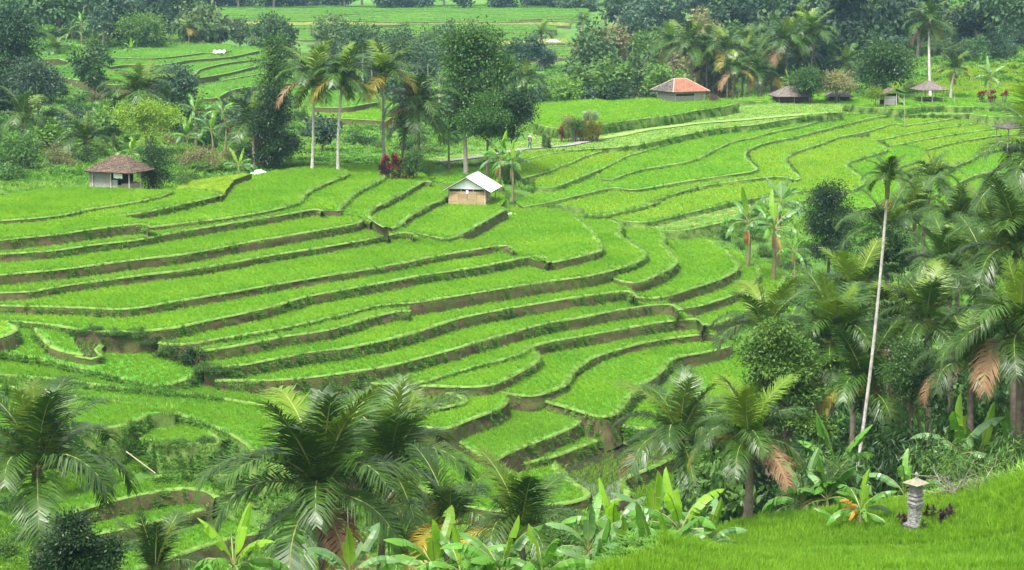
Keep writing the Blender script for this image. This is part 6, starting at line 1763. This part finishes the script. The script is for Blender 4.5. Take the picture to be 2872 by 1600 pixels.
# ---- the stone shrine on the near slope
def shrine():
    p = ground_hit(2300, 1338, 40, 80)
    gz = float(H(np.array([p[0]]), np.array([p[1]]))[0])
    root = empty('stone_shrine', (p[0], p[1], gz - .08), rad(38)); tag(root, 'carved grey stone shrine pillar with a mossy cap on the near rice slope', 'shrine')
    rng = np.random.default_rng(4)
    def fr(name, z0, z1, a, b, mat='stone', carve=0.0, n=6):
        """square block from half width a to b, faces roughened"""
        mb = MB(); rows = max(2, n); k = 5
        ring = []
        for r in range(rows):
            t = r / (rows - 1); h = a + (b - a) * t; z = z0 + (z1 - z0) * t
            pts = []
            for s_, (dx, dy, ox, oy) in enumerate(((1, 0, -1, -1), (0, 1, 1, -1), (-1, 0, 1, 1), (0, -1, -1, 1))):
                for i in range(k):
                    q = 2 * i / k
                    f = h * (1 + (carve * rng.uniform(-1, .6) if 0 < i else 0))
                    pts.append((f * (ox + dx * q), f * (oy + dy * q), z))
            ring += pts
        m_ = 4 * k
        F = [(r * m_ + i, r * m_ + (i + 1) % m_, (r + 1) * m_ + (i + 1) % m_, (r + 1) * m_ + i) for r in range(rows - 1) for i in range(m_)]
        F.append(tuple(range((rows - 1) * m_, rows * m_))); F.append(tuple(range(m_))[::-1])
        mb.add(ring, F)
        return part(name, mb, mat, root)
    fr('foundation', -.15, 0.08, .30, .28, 'mossy_stone', .05)
    fr('plinth', 0.08, .30, .24, .235, 'mossy_stone', .06, 4)
    fr('plinth_cap', .30, .36, .27, .26, 'stone', .02, 3)
    fr('lower_body', .36, .48, .19, .165, 'stone', .10, 5)
    fr('shaft', .48, 0.92, .165, .15, 'stone', .12, 9)
    fr('carved_band', .92, 1.05, .175, .205, 'stone', .12, 6)
    fr('moulding', 1.05, 1.10, .205, .195, 'stone', .04, 3)
    fr('neck', 1.10, 1.20, .165, .165, 'stone', .03, 3)
    fr('moulding', 1.20, 1.27, .20, .185, 'stone', .02, 3)
    fr('upper_band', 1.27, 1.34, .165, .165, 'stone', .03, 3)
    fr('moulding', 1.34, 1.40, .195, .18, 'stone', .02, 3)
    fr('chamber', 1.40, 1.72, .155, .165, 'stone', .02, 4)
    # cap: flared pyramid
    mb = MB(); V = []
    for h, z in ((.31, 1.715), (.32, 1.745), (.20, 1.82), (.10, 1.87), (.06, 1.90)):
        V += [(-h, -h, z), (h, -h, z), (h, h, z), (-h, h, z)]
    F = [(r * 4 + i, r * 4 + (i + 1) % 4, r * 4 + 4 + (i + 1) % 4, r * 4 + 4 + i) for r in range(4) for i in range(4)] + [(3, 2, 1, 0), (16, 17, 18, 19)]
    mb.add(V, F); part('cap', mb, 'mossy_stone', root)
    mb = MB(); zz = np.array([1.88, 1.94, 1.96, 1.99, 2.03, 2.07, 2.10, 2.13]); rr = np.array([.05, .052, .04, .062, .075, .06, .03, .008])
    mb.tube(np.stack([0 * zz, 0 * zz, zz], 1), rr, 10); part('finial', mb, 'stone', root, True)
shrine()

# ---- person walking on the road
def person():
    p = unproj(1486, 420.5, 11.72, 1)
    root = empty('person', p, rad(25)); tag(root, 'person in a pale hat, dark top and teal trousers walking along the road', 'person')
    def skin_mesh(name, joints, edges, mats, matf=None):
        me = bpy.data.meshes.new(name)
        me.from_pydata([j[:3] for j in joints], edges, [])
        o = bpy.data.objects.new(name, me); COL.objects.link(o)
        md = o.modifiers.new('skin', 'SKIN')
        sv = me.skin_vertices[0].data
        for i, j in enumerate(joints): sv[i].radius = (j[3], j[4] if len(j) > 4 else j[3])
        sv[0].use_root = True
        o.modifiers.new('sub', 'SUBSURF').levels = 2
        o.modifiers['sub'].render_levels = 2
        dg = bpy.context.evaluated_depsgraph_get()
        bm_ = bpy.data.meshes.new_from_object(o.evaluated_get(dg))
        bpy.data.objects.remove(o)
        for m_ in mats: bm_.materials.append(MATS[m_])
        if matf:
            for f in bm_.polygons: f.material_index = matf(f.center)
        bm_.polygons.foreach_set('use_smooth', [True] * len(bm_.polygons))
        return bm_
    J = [(0, 0, .82, .12, .09), (0, 0, 1.0, .12, .085), (0, .01, 1.18, .15, .10), (0, .01, 1.30, .10, .08), (0, 0, 1.37, .045, .045), (0, -.01, 1.46, .075, .085), (0, -.01, 1.55, .07, .08),
         (.09, 0, .78, .085, .09), (.11, -.10, .45, .06, .065), (.12, -.05, .09, .04, .045), (.12, -.16, .035, .04, .03),
         (-.09, 0, .78, .085, .09), (-.12, .10, .46, .06, .065), (-.16, .22, .12, .04, .045), (-.16, .13, .045, .04, .03),
         (.17, .01, 1.27, .055, .055), (.23, .05, 1.02, .042, .042), (.17, -.14, .88, .032, .032),
         (-.17, .01, 1.27, .055, .055), (-.34, -.08, 1.16, .042, .042), (-.52, -.20, 1.26, .03, .03)]
    E = [(0, 1), (1, 2), (2, 3), (3, 4), (4, 5), (5, 6), (0, 7), (7, 8), (8, 9), (9, 10), (0, 11), (11, 12), (12, 13), (13, 14), (3, 15), (15, 16), (16, 17), (3, 18), (18, 19), (19, 20)]
    def mf(c):
        if c.z > 1.36: return 0
        if abs(c.x) > .25 and c.z > 1.0: return 0
        if c.z < .06: return 1
        if c.z < .86: return 2
        return 1 if c.y > -.05 or abs(c.x) > .1 else 3
    obj('body', skin_mesh('body', J, E, ['skin', 'cloth_dark', 'cloth_teal', 'cloth_pink'], mf), root)
    mb = MB(); zz = np.array([1.50, 1.52, 1.56, 1.62, 1.67, 1.70]); rr = np.array([.17, .18, .12, .10, .06, .01])
    mb.tube(np.stack([0 * zz, 0 * zz - .01, zz], 1), rr, 12); part('hat', mb, 'hat_straw', root, True)
    mb = MB(); mb.tube([(0, .10, .95), (0, .15, 1.02), (0, .16, 1.15), (0, .13, 1.26), (0, .10, 1.29)], [.05, .12, .13, .11, .04], 8); part('back_bag', mb, 'cloth_dark', root, True)
    # five fingers on each hand, closed on what is held or relaxed
    for hx_, hy_, hz, nm in ((.17, -.14, .88, 1), (-.52, -.20, 1.26, -1)):
        for i in range(5):
            mb = MB(); a = (i - 2) * .012
            mb.tube([(hx_ + a, hy_ - .02, hz - .01), (hx_ + a * 1.3, hy_ - .05, hz - .03), (hx_ + a * 1.2, hy_ - .05, hz - .06 + .01 * abs(i - 2))], [.010, .009, .007], 6)
            part('finger', mb, 'skin', root, True)
    st = MB(); st.tube([(-.50, -.22, 1.22), (-.75, -.32, 1.38)], [.012, .01], 5)
    o = part('stick', st, 'pale_post', None, loc=root.location, rot=root.rotation_euler); tag(o, 'short pale stick held out by the person on the road', 'stick')
person()

# ---- the road
def ribbon(name, px, width, z, tl, mat, lift=0.03, label=None):
    C = catmull(np.array([unproj(*q, z, tl) for q in parse(px)]), 1.0)
    tg = np.gradient(C[:, :2], axis=0); tg /= np.linalg.norm(tg, axis=1, keepdims=True)
    nn = np.stack([-tg[:, 1], tg[:, 0]], 1)
    w = width / 2 * (1 + 0.25 * vnoise(C[:, 0], C[:, 1], 2.0))
    rows = [np.column_stack([C[:, :2] + nn * (w * q)[:, None], C[:, 2] + lift - .025 * abs(q)]) for q in (-1, -.4, .4, 1)]
    n = len(C)
    F = [(r * n + k, r * n + k + 1, (r + 1) * n + k + 1, (r + 1) * n + k) for r in range(3) for k in range(n - 1)]
    o = obj(name, mesh_tris(name, np.vstack(rows), np.array(F), [MATS[mat]], True)); tag(o, label, kind='structure')
ribbon('road', "t01 640,1222 780,1206 950,1186 1130,1158 1340,1120 1520,1104 1700,1088 D 900,530", 1.2, 11.7, 1, 'gravel', 0.14, 'pale gravel road climbing behind the hut')
ribbon('grass_track', "D 900,530 1050,505 1500,420 2000,355 2551,310 E 600,195 1000,165", 1.8, 11.7, 1, 'mown_grass', 0.12, 'mown grass track along the bench')

# ---- leafy ornamental shrubs
def rosette_mesh(name, rng, n=26, L=1.0, w=0.16, mat='leaf_red'):
    mb = MB(); V, F = [], []
    for i in range(n):
        f = i / n; el = rad(85 - 80 * f + rng.normal(0, 8)); az = i * 2.4 + rng.normal(0, .2)
        d = np.array([math.cos(el) * math.cos(az), math.cos(el) * math.sin(az), math.sin(el)])
        d2 = d + np.array([0, 0, -.45]); d2 /= np.linalg.norm(d2)
        sd_ = np.cross(d, (0, 0, 1.0)); sd_ /= np.linalg.norm(sd_) + 1e-9
        l = L * rng.uniform(.75, 1.1); k = len(V); b = np.array([0, 0, -0.25 * f * L])
        V += [b, b + d * l * .5 + sd_ * w * .5 * L, b + d * l * .5 - sd_ * w * .5 * L, b + d * l * .5 + d2 * l * .5]
        F += [(k, k + 1, k + 3), (k, k + 3, k + 2)]
    mb.add(V, F); return mb.mesh(name, [mat])
_ro = np.random.default_rng(2)
ROS = {mt: [rosette_mesh('rosette', _ro, 24, 1.0, .2, mt) for _ in range(2)] for mt in ('leaf_red', 'leaf_maroon', 'leaf_orange', 'leaf_silver', 'leaf_yellow')}
def ornamental(gx, gy, dist, h, heads, label, seed, group=None, rl=0.32):
    """several stems with leaf rosettes; heads: list of (dx, dz, material)"""
    rng = np.random.default_rng(seed)
    p = at(gx, gy, dist); gz = G(p[0], p[1])
    root = empty('ornamental_shrub', (p[0], p[1], gz - .05)); tag(root, label, 'shrub', group)
    for dx, hz, mt in heads:
        dy = rng.uniform(-.3, .3); z = h * hz
        mb = MB(); mb.tube([(dx * .4, dy * .4, 0), (dx * .8, dy, z * .6), (dx, dy, z)], [.03, .025, .02], 5); part('stem', mb, 'bark', root, True)
        obj('leaf_head', ROS[mt][int(rng.integers(2))], root, (dx, dy, z), (rng.normal(0, .2), rng.normal(0, .2), rng.uniform(0, 6)), rl * rng.uniform(.85, 1.2))
    return root
def heads(rng, mats, n, w, lo, hi): return [(rng.uniform(-w, w), rng.uniform(lo, hi), mats[int(rng.integers(len(mats)))]) for _ in range(n)]
_h = np.random.default_rng(77)
ornamental(980, 430, 194, 2.5, heads(_h, ['leaf_maroon', 'leaf_maroon', 'leaf_red'], 44, .95, .2, 1.0), 'dark red-leaved shrub, left of the clump at the field edge', 61, rl=0.5)
ornamental(1012, 432, 194, 2.4, heads(_h, ['leaf_orange', 'leaf_yellow', 'leaf_maroon'], 40, .9, .2, 1.0), 'orange-green variegated shrub in the middle of the clump', 62, rl=0.5)
big_tree('green shrub with red blossoms, right of the clump at the field edge', (1040, 434), 194, [(1040, 400, 20), (1030, 418, 20), (1050, 418, 18), (1042, 385, 14)], 'leaf_mid', 263, 420, 9, 0.18, tr=0.05, name='flowering_shrub', cat='shrub')
ornamental(1046, 438, 195.4, 1.7, heads(_h, ['leaf_red'], 7, .6, .4, 1.0), 'scattered red flower heads on the green shrub of the clump', 64, rl=0.16)
d_ = 224.0
for gx, hgt, mts, n, w, lab, sd_ in ((1413, 1.9, ['leaf_red', 'leaf_maroon'], 5, .2, 'single red cordyline left of the little shrine', 65), (1428, 2.0, ['leaf_tan_', 'x'], 0, 0, '', 0), (1468, 2.4, ['leaf_orange', 'leaf_yellow', 'leaf_orange'], 30, .8, 'orange croton right of the little shrine on the bank', 66),
                              (1495, 2.3, ['leaf_orange', 'leaf_yellow', 'leaf_yellow'], 30, .8, 'yellow-green croton at the right end of the shrine planting', 67)):
    if n: ornamental(gx, 324, d_, hgt, heads(_h, mts, n, w, .3, 1.0), lab, sd_, rl=.48)
ornamental(1484, 322, 225, 3.3, heads(_h, ['leaf_silver'], 12, .8, .7, 1.0), 'silvery pale-leaved shrub towering over the crotons', 68, rl=0.75)
big_tree('dark round bush around the little shrine on the bank', (1448, 326), 224, [(1446, 308, 11), (1440, 314, 11), (1452, 314, 11)], 'leaf_mid', 269, 260, 9, 0.18, tr=0.05, name='shrub', cat='shrub')
big_tree('brownish bush at the left end of the shrine planting', (1430, 326), 224, [(1427, 300, 11), (1425, 314, 12), (1432, 320, 11)], 'leaf_tan', 270, 200, 9, 0.16, tr=0.05, name='shrub', cat='shrub')
def small_shrine():
    p = at(1445, 322, 224.5); gz = G(p[0], p[1])
    root = empty('small_shrine', (p[0], p[1], gz), rad(20)); tag(root, 'little pale-roofed shrine poking out of the bank planting', 'shrine')
    mb = MB(); mb.box((-.22, -.22, 0), (.22, .22, 1.2)); part('pedestal', mb, 'stone', root)
    mb = MB(); mb.box((-.3, -.3, 1.2), (.3, .3, 1.32)); part('ledge', mb, 'stone', root)
    mb = MB(); mb.box((-.18, -.18, 1.32), (.18, .18, 1.62)); part('chamber', mb, 'mossy_stone', root)
    mb = MB(); V = []
    for h, z in ((.48, 1.62), (.46, 1.68), (.2, 1.80), (.06, 1.92)): V += [(-h, -h, z), (h, -h, z), (h, h, z), (-h, h, z)]
    mb.add(V, [(r * 4 + i, r * 4 + (i + 1) % 4, r * 4 + 4 + (i + 1) % 4, r * 4 + 4 + i) for r in range(3) for i in range(4)] + [(3, 2, 1, 0), (12, 13, 14, 15)])
    part('cap', mb, 'pale_post', root)
    mb = MB(); mb.tube([(0, 0, 1.9), (0, 0, 2.0), (0, 0, 2.15)], [.06, .07, .01], 8); part('finial', mb, 'stone', root, True)
small_shrine()
# clipped dark columns beside the bank
for gx, gy, h, lab in ((1369, 349, 1.6, 'dark leafy column beside the road, taller one'), (1380, 348, 1.25, 'dark leafy column beside the road, shorter one')):
    p = at(gx, gy, 219); gz = G(p[0], p[1]); rng = np.random.default_rng(gx)
    cr = crown_mesh('crown', rng, [(0, 0, h * (.12 + .19 * i), .22, .22, .24) for i in range(5)], 160, 8, .11, 'leaf_dark', .5, .6, .07, sub=0)
    tree('column_shrub', lab, 'shrub', (p[0], p[1], gz - .05), cr, limb_mesh('trunk', rng, .03, h * .9, [], 'bark'))
# red flowers on the far right
for gx, gy, n, lab, sd_ in ((2472, 236, 10, 'bright red flowering clump, leftmost of the three on the plateau', 71), (2498, 236, 12, 'bright red flowering clump, middle one of the three on the plateau', 72), (2527, 236, 8, 'bright red flowering clump, rightmost of the three on the plateau', 73)):
    ornamental(gx, gy, 262, 1.7, heads(_h, ['leaf_red', 'leaf_red', 'leaf_maroon'], n, .55, .35, 1.0), lab, sd_, rl=.4)
big_tree('clipped round green bush at the plateau edge', (2203, 242), 258, [(2203, 234, 14), (2197, 238, 10), (2210, 238, 10)], 'leaf_yellow', 274, 220, 9, .2, tr=.05, name='shrub', cat='shrub')
big_tree('dark red shrub on the skyline of the far right field', (2527, 158), 330, [(2524, 155, 6), (2530, 157, 6)], 'leaf_maroon', 275, 80, 8, .3, tr=.05, name='shrub', cat='shrub')
# cordylines round the near shrine
for gx, gy, mt, lab, sd_ in ((2272, 1318, 'leaf_maroon', 'dark maroon cordyline at the left foot of the stone shrine', 81), (2336, 1300, 'leaf_maroon', 'tall brown cordyline right of the stone shrine', 82), (2322, 1322, 'leaf_yellow', 'yellow-green croton at the right foot of the stone shrine', 83),
                         (2362, 1308, 'leaf_maroon', 'small brown cordyline farther right of the stone shrine', 84), (2390, 1296, 'leaf_maroon', 'two-headed brown cordyline farthest right of the stone shrine', 85)):
    p = ground_hit(gx, gy + 20, 40, 90)
    rng = np.random.default_rng(sd_)
    root = empty('cordyline', (p[0], p[1], p[2] - .05)); tag(root, lab, 'shrub')
    for k in range(4):
        dx, dy, z = rng.uniform(-.14, .14), rng.uniform(-.14, .14), rng.uniform(.3, .62)
        mb = MB(); mb.tube([(dx * .3, dy * .3, 0), (dx, dy, z)], [.015, .012], 5); part('stem', mb, 'bark', root, True)
        obj('leaf_head', ROS[mt][k % 2], root, (dx, dy, z), (0, 0, k), .2)

# ---- bare twiggy bush on the near slope
def twig_bush():
    rng = np.random.default_rng(12)
    p = ground_hit(2440, 1238, 40, 90)
    root = empty('twiggy_bush', (p[0], p[1], p[2] - .1)); tag(root, 'sprawling bush of bare grey branches right of the stone shrine', 'shrub')
    mb = MB()
    for i in range(30):
        a = rng.uniform(0, 6.28); L_ = rng.uniform(.8, 2.0)
        q = np.array([rng.uniform(-.7, .7), rng.uniform(-.4, .4), 0.0]); d = np.array([math.cos(a), math.sin(a) * .6, rng.uniform(.25, 1.1)]); d /= np.linalg.norm(d)
        pts = [q.copy()]
        for k in range(7):
            d = d + rng.normal(0, .25, 3) + np.array([0, 0, -.08]); d /= np.linalg.norm(d)
            q = q + d * L_ / 7; pts.append(q.copy())
        mb.tube(pts, np.linspace(.024, .006, 8), 5)
        for k in (2, 3, 4, 5):
            q2 = pts[k]; d2 = rng.normal(0, 1, 3); d2[2] = abs(d2[2]) * .6; d2 /= np.linalg.norm(d2)
            mb.tube([q2, q2 + d2 * .22 + rng.normal(0, .03, 3), q2 + d2 * .45 + rng.normal(0, .06, 3)], [.011, .008, .003], 4)
    part('branches', mb, 'grey_bark', root, True)
    cr = crown_mesh('crown', rng, [(-.9, 0, .45, .7, .5, .4), (0, 0, .9, 1.2, .5, .5), (.9, 0, .7, .9, .5, .5)], 150, 6, .10, 'leaf_light', .5, .2, .15)
    obj('crown', cr, root)
twig_bush()

# ---- small things lying about
def lumps(name, label, cat, P, items, mat, seed):
    rng = np.random.default_rng(seed)
    root = empty(name, P); tag(root, label, cat)
    for x, y, z, sx, sy, sz in items:
        bm = bmesh.new(); bmesh.ops.create_icosphere(bm, subdivisions=3, radius=1)
        for v in bm.verts:
            v.co.z = max(v.co.z, -.55)
            n_ = 1 + .14 * math.sin(v.co.x * 5 + seed) * math.cos(v.co.y * 4 + v.co.z * 3) + rng.normal(0, .015)
            v.co = Vector((v.co.x * sx, v.co.y * sy, v.co.z * sz)) * n_
        me = bpy.data.meshes.new('sack'); bm.to_mesh(me); bm.free(); me.materials.append(MATS[mat]); me.polygons.foreach_set('use_smooth', [True] * len(me.polygons))
        obj('sack', me, root, (x, y, z))
q = unproj(726, 486, LEV(13.55))
lumps('sack_pile', 'heap of white sacks at the back edge of the upper field', 'sack pile', (q[0], q[1] + .3, G(q[0], q[1] + .4)), [(-.45, 0, .22, .5, .4, .34), (.35, .05, .22, .55, .42, .38), (-.05, .2, .5, .5, .36, .26)], 'sack_white', 3)
q = unproj(1430, 586, LEV(11.3))
for k, (dx, dy, r) in enumerate(((0, 0, .26), (-.6, .1, .16), (.5, -.1, .17), (-1.1, .2, .14))):
    bm = bmesh.new(); bmesh.ops.create_icosphere(bm, subdivisions=2, radius=r)
    for v in bm.verts: v.co = v.co * (1 + .25 * math.sin(v.co.x * 17 + k) * math.cos(v.co.y * 13)); v.co.z *= .7
    me = bpy.data.meshes.new('stone'); bm.to_mesh(me); bm.free(); me.materials.append(MATS['pale_post'])
    o = obj('stone', me, None, (q[0] + dx, q[1] + dy, G(q[0] + dx, q[1] + dy) + r * .3))
    tag(o, ('largest whitish stone on the bund right of the tin-roofed hut', 'whitish stone left of the largest one on the bund', 'whitish stone right of the largest one on the bund', 'small whitish stone nearest the tin-roofed hut')[k], 'stone')
def pole(a, b, r, mat, label, name='pole', cat='pole'):
    a, b = np.array(a, float), np.array(b, float)
    mb = MB(); mb.tube([a * (1 - t) + b * t for t in np.linspace(0, 1, 6)], np.linspace(r, r * .8, 6), 7)
    o = part(name, mb, mat, None, True); tag(o, label, cat)
pole(at(318, 1143, 107) + (0, 0, .15), at(392, 1196, 104.5) + (0, 0, .1), .04, 'post_wood', 'pale bamboo pole leaning down the gully bank')
for gx, y0, y1, d, lab in ((477, 1136, 1192, 104, 'thin stake standing above the lower left terraces'), (553, 1166, 1200, 103, 'thin stake right of the other one above the lower left terraces'), (2401, 238, 262, 250, 'thin white stake in the plateau rice, right one'),
                           (2276, 258, 318, 240, 'slim bare tree stem in the upper right terraces'), (1135, 472, 500, 182, 'thin stick left of the tin-roofed hut'), (2348, 232, 240, 262, 'short post in front of the open thatched shelter')):
    b = ground_hit(gx, y1, d - 25, d + 60); t_ = at(gx, y0, b[1])
    pole((b[0], b[1], b[2] - .15), t_, .022, 'pale_post', lab, 'stake', 'stake')
# reeds along the bund on the left
for i, (s_, h, lab) in enumerate((("t20 90,90", .95, 'largest clump of pale reeds at the left edge'), ("t20 200,95", .8, 'pale reed clump right of the largest one'), ("t20 560,135", .65, 'pale reed clump in the middle of the bund'), ("t20 860,195", .55, 'pale reed clump before the bund bends'), ("t20 1270,255", .6, 'pale reed clump at the bend of the bund'))):
    q = parse(s_)[0]; p = ground_hit(q[0] / 1.11491, q[1] / 1.11491, 70, 160)
    rng = np.random.default_rng(400 + i)
    root = empty('reed_clump', (p[0], p[1], p[2] - .05)); tag(root, lab, 'reeds')
    V, F = blades(rng, 60, h * 1.25, .55, .04, .45)
    me = mesh_tris('leaves', V, F, [MATS['bund_grass']]); obj('leaves', me, root)
    mb = MB(); mb.tube([(0, 0, 0), (.03, 0, h * .6)], [.02, .01], 5); part('stem', mb, 'banana_stem', root)
# thin waterfall from a paddy bank
def waterfall():
    t_, b = at(1806, 1175, 114), at(1807, 1222, 114)
    mb = MB(); n = 9; V = []
    for k in range(n):
        t = k / (n - 1); c = t_ * (1 - t) + b * t; w = .09 + .02 * t + .02 * math.sin(k * 2)
        V += [(c[0] - w, c[1] - .25 * math.sqrt(t), c[2]), (c[0], c[1] - .05 - .25 * math.sqrt(t), c[2]), (c[0] + w, c[1] - .25 * math.sqrt(t), c[2])]
    F = [(k * 3 + i, k * 3 + i + 1, k * 3 + i + 4, k * 3 + i + 3) for k in range(n - 1) for i in range(2)]
    mb.add(V, F); o = part('waterfall', mb, 'falling_water', None, True); tag(o, 'thin white spout of water falling from a paddy bank', 'waterfall')
waterfall()

# ---------------------------------------------------------------- the humid air of the valley
m, nt, out = _new('haze')
v = nt.nodes.new("ShaderNodeVolumePrincipled")
v.inputs["Color"].default_value = (0.46, 0.71, 1.0, 1)
v.inputs["Density"].default_value = 0.00013
v.inputs["Anisotropy"].default_value = 0.0
nt.links.new(v.outputs[0], out.inputs["Volume"])
mb = MB()
mb.box((-620, -45, -2.5), (620, 1060, 118))
haze = obj('haze', mb.mesh('haze', [m]))
tag(haze, 'pale humid air filling the valley', kind='stuff')

# ---------------------------------------------------------------- labels that tell the many look-alikes apart by colour and by what they stand beside
LANDMARKS = [((295, 440), 'the tiled shelter'), ((1185, 480), 'the tin-roofed hut'), ((1715, 232), 'the red-roofed house'), ((650, 428), 'the white sacks'), ((690, 320), 'the dark dense tree'),
             ((820, 300), 'the tall palm trunks'), ((1200, 150), 'the tall light-topped tree'), ((1300, 280), 'the dark round tree'), ((1450, 300), 'the bank planting'), ((1010, 410), 'the red-leaved clump'),
             ((1990, 228), 'the wide thatched roof'), ((2225, 165), 'the large round tree'), ((2338, 60), 'the very tall palm'), ((2500, 225), 'the red flowers'), ((235, 130), 'the lone thin palm'),
             ((360, 85), 'the light spreading tree'), ((360, 300), 'the flat-topped tree'), ((40, 120), 'the left edge tree'), ((552, 128), 'the tarpaulin'), ((1390, 105), 'the tiny tin roof'), ((1465, 60), 'the thin-trunked palm'),
             ((2180, 800), 'the white areca trunk'), ((1960, 920), 'the rounded leafy tree'), ((2085, 540), 'the narrow dark tree'), ((2300, 1260), 'the stone shrine'), ((2440, 1200), 'the twiggy bush'),
             ((2560, 850), 'the large right-edge palm'), ((2345, 440), 'the highest right palm'), ((2545, 335), 'the right-edge shelter'), ((1915, 560), 'the slope bananas'), ((1885, 1110), 'the trunked young palm'),
             ((810, 1250), 'the big centre palm'), ((985, 1190), 'the leaning centre palm'), ((1310, 1340), 'the bushy young palm'), ((95, 1190), 'the lower left palm'), ((205, 1380), 'the black shrub tree'), ((355, 1170), 'the leaning pole'),
             ((330, 15), 'the white-walled house'), ((600, 60), 'the far terraces'), ((1000, 60), 'the middle of the far terraces')]
TONE = {'leaf_dark': 'dark green', 'leaf_mid': 'mid green', 'leaf_light': 'light green', 'leaf_yellow': 'yellow-green', 'leaf_blue': 'blue-green', 'leaf_tan': 'tan', 'leaf_bamboo': 'feathery green', 'forest_a': 'deep green',
        'forest_b': 'hazy green', 'forest_c': 'pale green', 'palm_leaf': 'green', 'banana_leaf': 'green', 'banana_blue': 'bluish'}
ORD = ['', 'second ', 'third ', 'fourth ', 'fifth ', 'sixth ', 'seventh ', 'eighth ', 'ninth ', 'tenth ', 'eleventh ', 'twelfth ', 'thirteenth ', 'fourteenth ', 'fifteenth ', 'sixteenth ', 'seventeenth ', 'eighteenth ', 'nineteenth ', 'twentieth ']
def pixel_of(P):
    v = np.array(P, float) - np.array([0, 0, CAM_Z])
    dz = v @ FWD
    return (1436 + FPX * v[0] / dz) / 1.11491, (800 - FPX * (v @ UPV) / dz) / 1.11491
def tell_apart():
    seen = {}
    for o in COL.objects:
        if o.parent is not None or 'group' not in o or o.get('kind') == 'structure': continue
        ch = [c for c in o.children if c.name.startswith(('crown', 'frond', 'leaf'))]
        mt = ch[-1].material_slots[0].material.name if ch and len(ch[-1].material_slots) else ''
        up = 0.7 * o.scale[2] if o.scale[2] != 1 else 2.0
        x, y = pixel_of((o.location[0], o.location[1], o.location[2] + up))
        (lx, ly), ln = min(LANDMARKS, key=lambda q: (q[0][0] - x) ** 2 + 1.6 * (q[0][1] - y) ** 2)
        dx, dy = x - lx, y - ly
        where = ('left of ' if dx < 0 else 'right of ') if abs(dx) > abs(dy) else ('above ' if dy < 0 else 'below ')
        noun = {'palm': 'coconut palm', 'banana plant': 'banana plant', 'bamboo': 'bamboo spray', 'shrub': 'shrub', 'tree': 'tree'}[o['category']]
        seen.setdefault((TONE.get(mt, 'green'), noun, where, ln), []).append((math.hypot(dx, dy), o))
    for (tone, noun, where, ln), items in seen.items():
        items.sort(key=lambda q: q[0])
        for k, (_, o) in enumerate(items):
            o['label'] = ('%s%s %s %s%s' % (ORD[min(k, 19)], tone, noun, where, ln)) if len(items) > 1 and k else ('nearest %s %s %s%s' % (tone, noun, where, ln) if len(items) > 1 else '%s %s %s%s' % (tone, noun, where, ln))
tell_apart()
